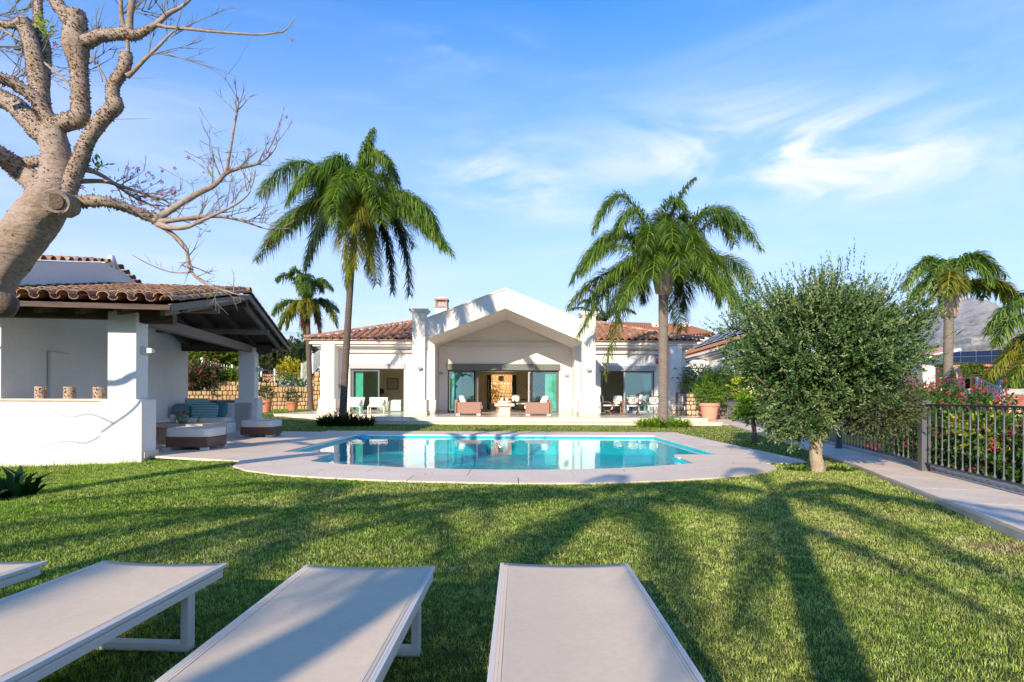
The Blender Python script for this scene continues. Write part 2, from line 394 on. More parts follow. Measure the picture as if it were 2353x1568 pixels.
    t = tex(nt, 'Noise', .8, 'World', 4); t2 = tex(nt, 'Noise', 45, 'World', 5)
    c = ramp(nt, t.outputs[0], [(.3, (.05, .08, .015)), (.7, (.10, .12, .03))]); c2 = ramp(nt, t2.outputs[0], [(.35, (.015, .025, .006)), (.65, (.16, .17, .05))])
    L.new(mixc(nt, .5, c, c2), p.inputs['Base Color']); p.inputs['Roughness'].default_value = .95; p.inputs['Specular IOR Level'].default_value = .1
    L.new(bump(nt, t2.outputs[0], .8, .03), p.inputs['Normal'])
    # far land
    m, nt, N, L, out = nodes('far_land'); p = N.new('ShaderNodeBsdfPrincipled'); L.new(p.outputs[0], out.inputs[0])
    t = tex(nt, 'Noise', .02, 'World', 6); L.new(ramp(nt, t.outputs[0], [(.35, (.05, .08, .025)), (.65, (.16, .14, .07))]), p.inputs['Base Color']); p.inputs['Roughness'].default_value = 1
    # mountain rock and scrub
    m, nt, N, L, out = nodes('mountain_rock'); p = N.new('ShaderNodeBsdfPrincipled'); L.new(p.outputs[0], out.inputs[0])
    t = tex(nt, 'Noise', .006, 'World', 8, (1, 1, 2.2), Roughness=.65); t2 = tex(nt, 'Noise', .03, 'World', 5)
    sp = N.new('ShaderNodeSeparateXYZ'); ge = N.new('ShaderNodeNewGeometry'); L.new(ge.outputs['Position'], sp.inputs[0])
    mr = N.new('ShaderNodeMapRange'); mr.inputs[1].default_value = 60; mr.inputs[2].default_value = 1000; mr.inputs[3].default_value = -.12; mr.inputs[4].default_value = .2; L.new(sp.outputs[2], mr.inputs[0])
    ad = N.new('ShaderNodeMath'); L.new(t.outputs[0], ad.inputs[0]); L.new(mr.outputs[0], ad.inputs[1])
    c = ramp(nt, ad.outputs[0], [(.40, (.045, .075, .055)), (.52, (.13, .13, .11)), (.66, (.33, .29, .27))])
    c = mixc(nt, .3, c, ramp(nt, t2.outputs[0], [(.35, (.03, .05, .04)), (.65, (.36, .33, .30))])); L.new(c, p.inputs['Base Color']); p.inputs['Roughness'].default_value = 1
    # silk floss bark
    m, nt, N, L, out = nodes('bark_floss'); p = N.new('ShaderNodeBsdfPrincipled'); L.new(p.outputs[0], out.inputs[0])
    t = tex(nt, 'Noise', 2.2, 'World', 7); t2 = tex(nt, 'Noise', 20, 'World', 7, (1, 1, 1.5), Roughness=.75); t3 = tex(nt, 'Noise', 70, 'World', 4)
    c = ramp(nt, t.outputs[0], [(.3, (.26, .18, .11)), (.5, (.40, .29, .23)), (.7, (.46, .38, .35))])
    c = mixc(nt, .5, c, ramp(nt, t2.outputs[0], [(.40, (.17, .12, .08)), (.58, (.42, .34, .27))]))
    L.new(c, p.inputs['Base Color']); p.inputs['Roughness'].default_value = .9; p.inputs['Specular IOR Level'].default_value = .2
    t4 = tex(nt, 'Noise', 5, 'World', 6, (.5, .5, 2.4)); L.new(bump(nt, t3.outputs[0], .5, .006, bump(nt, t2.outputs[0], .7, .03, bump(nt, t4.outputs[0], .6, .06))), p.inputs['Normal'])
    # dry stone pieces
    for nm, stops in (('wall_stone', [(0, (.30, .18, .08)), (.5, (.50, .32, .14)), (1, (.60, .42, .22))]),
                      ('hall_stone', [(0, (.50, .26, .12)), (.5, (.68, .42, .22)), (1, (.80, .58, .36))]),
                      ('rubble_stone', [(0, (.34, .20, .12)), (.5, (.50, .36, .22)), (1, (.60, .47, .32))])):
        m, nt, N, L, out = nodes(nm); p = N.new('ShaderNodeBsdfPrincipled'); L.new(p.outputs[0], out.inputs[0])
        oi = N.new('ShaderNodeObjectInfo'); t = tex(nt, 'Noise', 6, 'World', 6)
        ad = N.new('ShaderNodeMath'); ad.operation = 'MULTIPLY_ADD'; ad.inputs[1].default_value = .5; L.new(oi.outputs['Random'], ad.inputs[0])
        h2 = N.new('ShaderNodeMath'); h2.operation = 'MULTIPLY'; h2.inputs[1].default_value = .6; L.new(t.outputs[0], h2.inputs[0]); L.new(h2.outputs[0], ad.inputs[2])
        L.new(ramp(nt, ad.outputs[0], stops), p.inputs['Base Color']); p.inputs['Roughness'].default_value = .9; L.new(bump(nt, t.outputs[0], .6, .03), p.inputs['Normal'])
    m, nt, N, L, out = nodes('lamp_glow'); e = N.new('ShaderNodeEmission'); e.inputs[0].default_value = (1, .75, .45, 1); e.inputs[1].default_value = 3; L.new(e.outputs[0], out.inputs[0])
    m, nt, N, L, out = nodes('sea'); p = N.new('ShaderNodeBsdfPrincipled'); L.new(p.outputs[0], out.inputs[0]); p.inputs['Base Color'].default_value = (.03, .10, .16, 1); p.inputs['Roughness'].default_value = .25
special_materials()
leafmat('leaf_palm', .4, .4, .45); leafmat('leaf_olive', .5, .15, .4); leafmat('leaf_soft', .5, .35, .3); leafmat('grass_blade', .55, .30, .25); leafmat('petal', .6, .45, .2)
# ------------------------------------------------------------------ vegetation helpers (numpy)
def unit(a): return a / (np.linalg.norm(a, axis=-1, keepdims=True) + 1e-9)
def leaves(P0, D, L, Wd, col, roll=None):
    """diamond leaves: base P0, direction D, length L, width Wd"""
    n = len(P0); rv = unit(rng.normal(size=(n, 3))) if roll is None else roll
    S = unit(np.cross(D, rv)); L = np.broadcast_to(L, (n,))[:, None]; Wd = np.broadcast_to(Wd, (n,))[:, None]
    V = np.empty((n, 4, 3)); mid = P0 + D * L * .45
    V[:, 0] = P0; V[:, 1] = mid + S * Wd / 2; V[:, 2] = P0 + D * L; V[:, 3] = mid - S * Wd / 2
    F = np.arange(n * 4).reshape(n, 4); C = np.repeat(np.asarray(col)[:, None, :], 4, axis=1) if np.ndim(col) == 2 else np.broadcast_to(col, (n, 4, 3))
    return V.reshape(-1, 3), F, C.reshape(-1, 3)
def cat(parts):
    V = []; F = []; C = []; n = 0
    for v, f, c in parts: V.append(v); F.append(f + n); C.append(c); n += len(v)
    return np.concatenate(V), np.concatenate(F), np.concatenate(C)
def mixcol(n, cols, w=None, jit=.15):
    cols = np.asarray(cols); i = rng.choice(len(cols), n, p=w)
    c = cols[i] * (1 + rng.uniform(-jit, jit, (n, 1))); return np.clip(c, 0, 1)
def nz(p, s, seed=0):
    return np.array([mnoise.noise(Vector((q[0] * s + seed, q[1] * s, q[2] * s))) for q in p])
def twig_cloud(c, rad, ntw, nlf, leafL, leafW, cols, w=None, up=.5, shell=(.5, 1.0), lump=.25, lumps=2.3, tl=.3, seed=0, zcut=None, spread=.55):
    d = unit(rng.normal(size=(ntw, 3))); rr = rng.uniform(shell[0]**3, shell[1]**3, ntw) ** (1/3)
    rr = rr * (1 - lump * .5 + lump * 1.6 * nz(d, lumps, seed + 3.1))
    base = np.asarray(c) + d * rr[:, None] * np.asarray(rad)
    if zcut is not None: k = base[:, 2] > zcut; base = base[k]; d = d[k]; ntw = len(d)
    td = unit(d + np.array([0, 0, up]) + rng.normal(0, .35, (ntw, 3)))
    ln = tl * rng.uniform(.6, 1.3, ntw)
    t = rng.uniform(0, 1, (ntw, nlf)); p = base[:, None] + td[:, None] * (t * ln[:, None])[..., None]
    ld = unit(td[:, None] + rng.normal(0, spread, (ntw, nlf, 3)))
    n = ntw * nlf; tw = mixcol(ntw, cols, w, .2)
    col = np.repeat(tw[:, None], nlf, axis=1).reshape(-1, 3) * rng.uniform(.8, 1.25, (n, 1))
    return leaves(p.reshape(-1, 3), ld.reshape(-1, 3), leafL * rng.uniform(.6, 1.25, n), leafW, np.clip(col, 0, 1))
def veg(name, data, mat, parent=None, wc=True, kind=None, label=None):
    V, F, C = data; o = link(name, arr_mesh(name, V, F, M_(mat), C), parent, wc)
    if kind: o['kind'] = kind
    if label: o['label'] = label
    return o
def catmull(pts, rad, sub=4):
    pts = [Vector(p) for p in pts]; out = []; ro = []
    for i in range(len(pts) - 1):
        p0 = pts[max(i-1, 0)]; p1 = pts[i]; p2 = pts[i+1]; p3 = pts[min(i+2, len(pts)-1)]
        for k in range(sub):
            t = k / sub
            out.append(.5 * ((2*p1) + (p2-p0)*t + (2*p0-5*p1+4*p2-p3)*t*t + (3*p1-p0-3*p2+p3)*t**3)); ro.append(rad[i] * (1-t) + rad[i+1] * t)
    out.append(pts[-1]); ro.append(rad[-1]); return out, ro
def frond(C0, C1, C2, nl=70, ll=.62, lw=.03, cols=((.05, .10, .02),), w=None, droop=.55, plum=.7, dead=0.0, fwd=.75):
    """a feather leaf along a quadratic curve from C0 by C1 to C2 -> leaflets and rib points"""
    C0, C1, C2 = (np.array(q, float) for q in (C0, C1, C2))
    f = lambda t: (1-t)**2*C0 + 2*t*(1-t)*C1 + t*t*C2
    t = np.linspace(.10, 1.0, nl)[:, None]; pos = f(t); tan = unit(2*(1-t)*(C1-C0) + 2*t*(C2-C1))
    up = np.array([0, 0, 1.]); side = unit(np.cross(tan, up) + 1e-3); nrm = unit(np.cross(side, tan))
    parts = []
    for sg in (-1, 1):
        for rep in range(2):
            ang = rng.normal(0, plum * .5, nl)[:, None] + (.25 if rep else -.05)
            sd_ = side * sg * np.cos(ang) + nrm * np.sin(ang)
            fw = rng.uniform(fwd * .7, fwd * 1.25, nl)[:, None]
            d = unit(sd_ + tan * fw)
            L = (ll * np.clip(np.sin(np.pi * (.12 + .82 * t[:, 0])) ** .6, .25, 1) * rng.uniform(.8, 1.15, nl))[:, None]
            dr = droop * rng.uniform(.6, 1.4, nl)[:, None]
            p0 = pos + rng.normal(0, .01, (nl, 3)); p1 = p0 + d * L * .5 - up * L * dr * .18; p2 = p0 + d * L * .82 - up * L * dr * .85
            wv = unit(np.cross(d, up + .3 * rng.normal(size=(nl, 3)))) * lw / 2
            V = np.stack([p0 - wv*.6, p0 + wv*.6, p1 + wv, p1 - wv, p2 + wv*.12, p2 - wv*.12], 1)
            i = np.arange(nl)[:, None] * 6; F = np.concatenate([i + np.array([[0, 1, 2, 3]]), i + np.array([[3, 2, 4, 5]])])
            c = mixcol(nl, cols, w, .2)
            parts.append((V.reshape(-1, 3), F, np.repeat(c[:, None], 6, 1).reshape(-1, 3)))
    rib = [Vector(f(np.array([q]))) for q in np.linspace(0, 1, 9)]
    # the rib, same mesh
    rv = []; rf = []; mb = MB(); mb.tube(rib, [lw*1.0 * (1 - .8*i/8) + .006 for i in range(9)], 5, cap=False)
    rc = np.clip(np.mean(np.asarray(cols), 0) * 2.0, 0, 1)
    parts.append((np.array(mb.v), np.array([q for q in mb.f]), np.broadcast_to(rc, (len(mb.v), 3))))
    return cat(parts)
GREEN = ((.18, .29, .035), (.26, .35, .05), (.12, .21, .035), (.05, .10, .03)); YEL = ((.28, .27, .03), (.18, .20, .03), (.34, .26, .05)); DEAD = ((.22, .12, .05), (.14, .08, .04)); BLUE = ((.04, .075, .045), (.05, .09, .05))
# ------------------------------------------------------------------ the lie of the land
def sm(t): t = np.clip(t, 0, 1); return t * t * (3 - 2 * t)
FX = lambda y: 6.93 + .226 * (y - 9.8)                      # fence line
PX = lambda y: np.interp(y, [-6, 5.39, 11.1, 18, 27, 40], [1.42, 4.73, 6.4, 8.08, 10.1, 13])   # lawn edge of the path
def gz(x, y):
    x = np.asarray(x, float); y = np.asarray(y, float)
    z = -.025 - .26 * sm((-x - 5.2) / 3.6) * sm((13.5 - y) / 4)
    z = z + .27 * sm((y - 27) / 5) * sm((-x - 9) / 3)
    z = z - .05 * sm((x - 2.5) / 2) * sm((9 - y) / 4)
    z = np.where(x > FX(y) + .12, -1.35, z); return z
OUT_ARC = [(-5.2, 11.17), (-5.08, 10.75), (-4.95, 10.35), (-4.45, 9.76), (-3.78, 9.30), (-3.04, 9.0), (-1.75, 8.64), (-.08, 8.45), (1.2, 8.5), (2.36, 8.80), (3.1, 9.08), (3.74, 9.44), (4.35, 9.9), (4.68, 10.3), (4.85, 10.75), (4.84, 11.17)]
MID_ARC = [(-4.48, 11.17), (-4.40, 10.85), (-3.9, 10.4), (-2.87, 9.78), (-1.5, 9.32), (0, 9.14), (1.5, 9.32), (2.8, 9.85), (3.7, 10.5), (4.15, 11.17)]
WAT_ARC = [(-3.86, 11.17), (-3.15, 10.72), (-1.94, 10.26), (-1.0, 10.04), (0, 9.98), (1.0, 10.06), (1.95, 10.3), (2.9, 10.78), (3.55, 11.17)]
POOL = [(-5.1, 19.1), (-5.1, 13.0), (-4.12, 12.98), (-3.98, 12.93), (-3.90, 12.8), (-3.90, 12.35), (-3.95, 12.22)] + [(-3.86, 12.2)] + WAT_ARC + [(3.55, 12.2), (3.50, 12.3), (3.50, 12.68), (3.60, 12.8), (4.66, 12.85), (4.66, 18.9), (4.66, 19.1)]
DECK_U = [(-11.4, 12.4), (-7.55, 12.05), (-5.2, 11.17), (5.2, 11.17), (5.75, 11.35), (5.9, 11.9), (5.85, 21.0), (-6.6, 21.0), (-6.6, 20.3), (-9.0, 20.6), (-12.6, 20.6)]
DECK_ALL = [(-11.4, 12.4), (-7.55, 12.05)] + OUT_ARC + [(5.75, 11.35), (5.9, 11.9), (5.85, 21.0), (-6.6, 21.0), (-6.6, 20.3), (-9.0, 20.6), (-12.6, 20.6)]
TERR = [(-6.4, 26.8), (9.0, 26.8), (9.0, 36.5), (-12.4, 36.5), (-12.4, 30.4), (-6.4, 30.4)]
STEP = [(-6.8, 26.4), (9.5, 26.4), (9.5, 30), (-12.9, 34), (-12.9, 30.0), (-6.8, 30.0)]
PAVO = Vector((-6.51, 11.1, 0)); PAVR = R(9.1)
PAVM = Matrix.Translation(PAVO) @ Matrix.Rotation(PAVR, 4, 'Z')
def inside(poly, x, y):
    x = np.asarray(x); y = np.asarray(y); c = np.zeros(x.shape, bool); n = len(poly)
    for i in range(n):
        x1, y1 = poly[i]; x2, y2 = poly[(i + 1) % n]
        k = ((y1 > y) != (y2 > y)) & (x < (x2 - x1) * (y - y1) / (y2 - y1 + 1e-12) + x1); c ^= k
    return c
_pc = [PAVM @ Vector(q) for q in ((-14, .78, 0), (-.9, .78, 0), (-.9, 10.2, 0), (-14, 10.2, 0))]
PAVPOLY = [(q.x, q.y) for q in _pc]
def lawn_ok(x, y, m=0.0):
    ok = ~inside(DECK_ALL, x, y) & ~inside(TERR, x, y) & ~inside(STEP, x, y) & ~inside(PAVPOLY, x, y) & ~inside(POOL, x, y)
    ok &= (x < PX(y) - .02) & ~((x > 9.2) & (y > 26.2)) & (y < 50)
    return ok
def setting():
    # far land with a gap in the middle where the garden sheet lies
    mb = MB(); o = 9000
    X = [-o, -300, -60, 40, 300, o]; Y = [-o, -90, -40, 60, 300, o]
    for i in range(5):
        for j in range(5):
            if i == 2 and j == 2: continue
            q = [(X[i], Y[j]), (X[i+1], Y[j]), (X[i+1], Y[j+1]), (X[i], Y[j+1])]
            mb.add([Vector((a, b, -1.4 - (10 if b < -80 else 0) * 1.0)) for a, b in q], [(0, 1, 2, 3)])
    tag(mb.build('terrain', M_('far_land')), kind='structure')
    mb = MB(); mb.add([Vector(q) for q in ((-o, -o, -8), (o, -o, -8), (o, -260, -8), (-o, -260, -8))], [(0, 1, 2, 3)])
    tag(mb.build('sea', M_('sea')), kind='structure')
    # garden sheet
    xs = np.unique(np.concatenate([np.arange(-60, -14, 2.0), np.arange(-14, 14, .35), np.arange(14, 40.1, 2.0)]))
    ys = np.unique(np.concatenate([np.arange(-40, -4, 2.0), np.arange(-4, 30, .35), np.arange(30, 60.1, 1.5)]))
    gx, gy = np.meshgrid(xs, ys, indexing='ij'); V = np.stack([gx, gy, gz(gx, gy)], -1).reshape(-1, 3)
    ni, nj = gx.shape; I, J = np.meshgrid(np.arange(ni-1), np.arange(nj-1), indexing='ij'); a = (I*nj + J).ravel()
    F = np.stack([a, a+nj, a+nj+1, a+1], 1); cx = (V[F[:, 0], 0] + V[F[:, 2], 0]) / 2; cy = (V[F[:, 0], 1] + V[F[:, 2], 1]) / 2
    hole = inside([(-6.2, 20.2), (-6.2, 11.6), (-4.4, 10.9), (-3, 9.9), (0, 9.25), (2.5, 9.7), (4.4, 11), (5.4, 11.8), (5.4, 20.2)], cx, cy)
    F = F[~hole]; tag(link('lawn', arr_mesh('lawn', V, F, M_('lawn_ground'), smooth=True)), kind='structure')
def slabs(parent, name, poly, hole, xs, ys, z0, z1, gap, mat, rot=0.0, jitter=0.0, wc=False, M=None):
    """a paved surface cut into its slabs"""
    Rm = Matrix.Rotation(-rot, 4, 'Z'); Ri = Matrix.Rotation(rot, 4, 'Z')
    loops = [[Rm @ Vector((p[0], p[1], 0)) for p in poly]] + ([[Rm @ Vector((p[0], p[1], 0)) for p in hole]] if hole else [])
    tr = tessellate_polygon(loops); flat = [v for l in loops for v in l]
    base = bmesh.new(); vv = [base.verts.new(v) for v in flat]
    for t in tr:
        try: base.faces.new([vv[i] for i in t])
        except ValueError: pass
    for i in range(len(xs) - 1):
        col = base.copy()
        for x, s in ((xs[i] + gap/2, -1), (xs[i+1] - gap/2, 1)):
            bmesh.ops.bisect_plane(col, geom=col.verts[:] + col.edges[:] + col.faces[:], plane_co=(x, 0, 0), plane_no=(s, 0, 0), clear_outer=True)
        for j in range(len(ys) - 1):
            if not col.faces: break
            bm = col.copy()
            for y, s in ((ys[j] + gap/2, -1), (ys[j+1] - gap/2, 1)):
                bmesh.ops.bisect_plane(bm, geom=bm.verts[:] + bm.edges[:] + bm.faces[:], plane_co=(0, y, 0), plane_no=(0, s, 0), clear_outer=True)
            if bm.faces and sum(f.calc_area() for f in bm.faces) > .01:
                bmesh.ops.dissolve_limit(bm, angle_limit=.001, verts=bm.verts[:], edges=bm.edges[:])
                r = bmesh.ops.extrude_face_region(bm, geom=bm.faces[:])
                dz = random.uniform(-jitter, jitter)
                for v in bm.verts: v.co.z = z1 + dz
                for v in [g for g in r['geom'] if isinstance(g, bmesh.types.BMVert)]: v.co.z = z0
                bmesh.ops.transform(bm, matrix=Ri, verts=bm.verts[:])
                bmesh.ops.recalc_face_normals(bm, faces=bm.faces[:])
                me = bpy.data.meshes.new(name); bm.to_mesh(me); me.materials.append(mat); link(name, me, parent)
            bm.free()
        col.free()
    base.free()
def frange(a, b, s):
    n = max(1, round((b - a) / s)); return [a + (b - a) * i / n for i in range(n + 1)]
def pool_and_deck():
    deck = MB()
    # bed under the slabs, pool hole left open
    tr = tessellate_polygon([[Vector((*p, 0)) for p in DECK_ALL], [Vector((*p, 0)) for p in POOL]]); pts = DECK_ALL + POOL
    deck.add([Vector((*p, -.03)) for p in pts], list(tr))
    d = tag(deck.build('pool_deck', M_('grout')), kind='structure')
    notch = [p for p in POOL]
    up = DECK_U
    # deck away from the curved end
    hole = [(-5.1, 19.1), (-5.1, 13.0), (-4.12, 12.98), (-3.98, 12.93), (-3.90, 12.8), (-3.90, 12.35), (-3.95, 12.22), (-3.86, 12.2), (-3.86, 11.17), (3.55, 11.17), (3.55, 12.2), (3.50, 12.3), (3.50, 12.68), (3.60, 12.8), (4.66, 12.85), (4.66, 19.1)]
    outer = [(-11.4, 12.4), (-7.55, 12.05), (-5.2, 11.17), (-3.86, 11.17), (-3.86, 12.2), (-3.95, 12.22), (-3.90, 12.35), (-3.90, 12.8), (-3.98, 12.93), (-4.12, 12.98), (-5.1, 13.0), (-5.1, 19.1), (4.66, 19.1), (4.66, 12.85), (3.60, 12.8), (3.50, 12.68), (3.50, 12.3), (3.55, 12.2), (3.55, 11.17), (5.2, 11.17), (5.75, 11.35), (5.9, 11.9), (5.85, 21.0), (-6.6, 21.0), (-6.6, 20.3), (-9.0, 20.6), (-12.6, 20.6)]
    slabs(d, 'paving_slab', outer, None, [-12.7, -10.5, -8.8, -7.2, -5.62, -3.86, -2.2, -.5, 1.2, 2.4, 3.55, 5.2, 6.0], frange(11.17, 21.0, 1.4), -.04, 0, .010, M_('deck_stone'))
    slabs(d, 'paving_slab', OUT_ARC + MID_ARC[::-1], None, [-5.3, -3.2, -1.55, .1, 1.75, 3.4, 5], [8.2, 11.3], -.04, .002, .012, M_('deck_stone'))
    slabs(d, 'coping_slab', MID_ARC + WAT_ARC[::-1], None, [-4.6, -2.4, -.7, 1.0, 2.7, 4.6], [8.2, 11.3], -.04, 0, .012, M_('deck_stone'))
    # drain lids in the deck
    b = MB(); n = len(POOL)
    for i in range(n):
        p, q = POOL[i], POOL[(i+1) % n]
        b.add([Vector((*p, -.045)), Vector((*q, -.045)), Vector((*q, -1.5)), Vector((*p, -.62))], [(0, 1, 2, 3)])
    t = tessellate_polygon([[Vector((*p, 0)) for p in POOL]]); b.add([Vector((*p, -.62)) for p in POOL], list(t))
    # broad steps inside both shoulders
    b.box(-5.08, -3.9, 13.0, 14.2, -.615, -.35); b.box(3.5, 4.64, 13.0, 14.2, -.615, -.35)
    tag(b.build('pool_basin', M_('pool_mosaic')), kind='structure')
    w = MB(); w.add([Vector((*p, -.085)) for p in POOL], list(t)); o = tag(w.build('pool_water', M_('pool_water')), kind='structure')
    if o.data.polygons[0].normal.z < 0: o.data.flip_normals()
    e = thing('chlorine_float', 'small blue float in the far left corner of the pool', 'float', (-4.75, 18.7, -.12))
    MB().lathe([(.02, .0), (.16, .0), (.19, .05), (.16, .10), (.06, .12)], n=14).build('body', M_('blue_plastic'), e, smooth=True)
    MB().lathe([(.05, .12), (.05, .17), (.02, .19)], n=10).build('cap', M_('white_paint'), e)
def terrace():
    t = MB(); t.prism(TERR, -.4, .255); o = tag(t.build('terrace', M_('terrace_stone')), kind='structure')
    s = MB(); s.prism(STEP, -.4, .105).build('step', M_('terrace_stone'), o)
    e = .03
    top = [(-6.43, 26.77), (9.03, 26.77), (9.03, 36.5), (-12.43, 36.5), (-12.43, 30.37), (-6.43, 30.37)]
    slabs(o, 'paving_slab', top, None, frange(-12.5, 9.1, 1.2), frange(26.77, 36.5, 1.2), .257, .30, .006, M_('terrace_stone'))
    lo = [(-6.83, 26.37), (9.53, 26.37), (9.53, 29.9), (9.0, 29.9), (9.0, 26.8), (-6.4, 26.8), (-6.4, 30.4), (-12.4, 30.4), (-12.4, 33.9), (-12.93, 33.9), (-12.93, 29.97), (-6.83, 29.97)]
    slabs(o, 'step_slab', lo, None, frange(-13, 9.6, 1.2), [26.3, 34], .107, .15, .006, M_('terrace_stone'))
    # path along the fence
    p = MB(); ys = [-5, 0, 5.39, 11.1, 18, 26.2, 29.6]; near = [(float(PX(y)) + .0, y) for y in ys]; far = [(FX(y) + .16, y) for y in ys]
    near[-1] = (9.0, 29.0); near[-2] = (9.9, 26.6)
    poly = near + [(9.0, 36.5), (16, 36.5)] + [(14.5, 31.5)] + far[::-1]
    p.prism(poly, -.45, .005); o2 = tag(p.build('path', M_('concrete')), kind='structure')
    slabs(o2, 'paving_slab', poly, None, frange(-3, 16, 6.3), frange(-6, 40, 1.15), .006, .04, .010, M_('path_stone'), rot=-R(13.3))
    # wall that carries the path above the neighbour's garden
    k = MB(); k.prism([(FX(-6) + .17, -6), (FX(-6) + .4, -6), (FX(34) + .4, 34), (FX(34) + .17, 34)], -1.4, .09)
    tag(k.build('retaining_kerb', M_('concrete')), 'low pale concrete kerb carrying the black iron fence', 'kerb')
def tile_mesh(name, r0, r1, L, mat, th=.014, n=8, flip=False):
    """one barrel tile lying along +y, mouth at y=0"""
    V = []; F = []
    for y, r in ((0, r0), (L, r1)):
        for q in (r, r - th):
            for k in range(n + 1):
                a = math.pi * k / n; V.append((q * math.cos(a), y, q * math.sin(a) * .82))
    m = n + 1; o0, i0, o1, i1 = 0, m, 2*m, 3*m
    for k in range(n):
        F += [(o0+k, o0+k+1, o1+k+1, o1+k), (i0+k+1, i0+k, i1+k, i1+k+1), (o0+k+1, o0+k, i0+k, i0+k+1), (o1+k, o1+k+1, i1+k+1, i1+k)]
    F += [(o0, o1, i1, i0), (o0+n, i0+n, i1+n, o1+n)]
    if flip: V = [(x, y, -z) for x, y, z in V]; F = [f[::-1] for f in F]
    me = bpy.data.meshes.new(name); me.from_pydata(V, [], F); me.shade_smooth(); me.set_sharp_from_angle(angle=R(50)); me.materials.append(mat); return me
def lay_tiles(parent, spots, me, limit, name='roof_tile', order=None):
    """spots: world matrices; the nearest LIMIT become parts, the rest one joined part"""
    spots = sorted(spots, key=lambda m: (m.translation - Vector((0, 0, CH))).length)
    inv = emat(parent).inverted()
    for m in spots[:limit]:
        o = bpy.data.objects.new(name, me); COL.objects.link(o); o.parent = parent; o.matrix_basis = inv @ m
    rest = spots[limit:]
    if rest:
        v0 = np.array([v.co[:] for v in me.vertices]); f0 = [tuple(p.vertices) for p in me.polygons]; f4 = np.array([f for f in f0 if len(f) == 4])
        V = []; F = []
        for i, m in enumerate(rest):
            a = np.array(m); V.append(v0 @ a[:3, :3].T + a[:3, 3]); F.append(f4 + i * len(v0))
        o = link(name + 's', arr_mesh(name + 's', np.concatenate(V), np.concatenate(F), me.materials[0]), parent, True); o['kind'] = 'stuff'
def plane_tiles(origin, ex, eu, cols, rows, pitch, run, keep, jit=.012, lift=0.02, off=0.0):
    """matrices for tiles on a roof slope: ex along the eave, eu up the slope"""
    ex = Vector(ex).normalized(); eu = Vector(eu).normalized(); n = ex.cross(eu).normalized(); out = []
    for i in range(cols):
        for j in range(rows):
            a = (i + .5) * pitch + off; b = j * run
            if not keep(a, b + run * .5): continue
            p = Vector(origin) + ex * (a + random.uniform(-jit, jit)) + eu * (b + random.uniform(-jit, jit)) + n * (lift + random.uniform(0, .008))
            x2 = (ex + eu * random.uniform(-.03, .03)).normalized(); y2 = (eu - n * random.uniform(.02, .05)).normalized(); x2 = (x2 - y2 * x2.dot(y2)).normalized(); z2 = x2.cross(y2)
            m = Matrix((x2, y2, z2)).transposed().to_4x4(); m.translation = p; out.append(m)
    return out
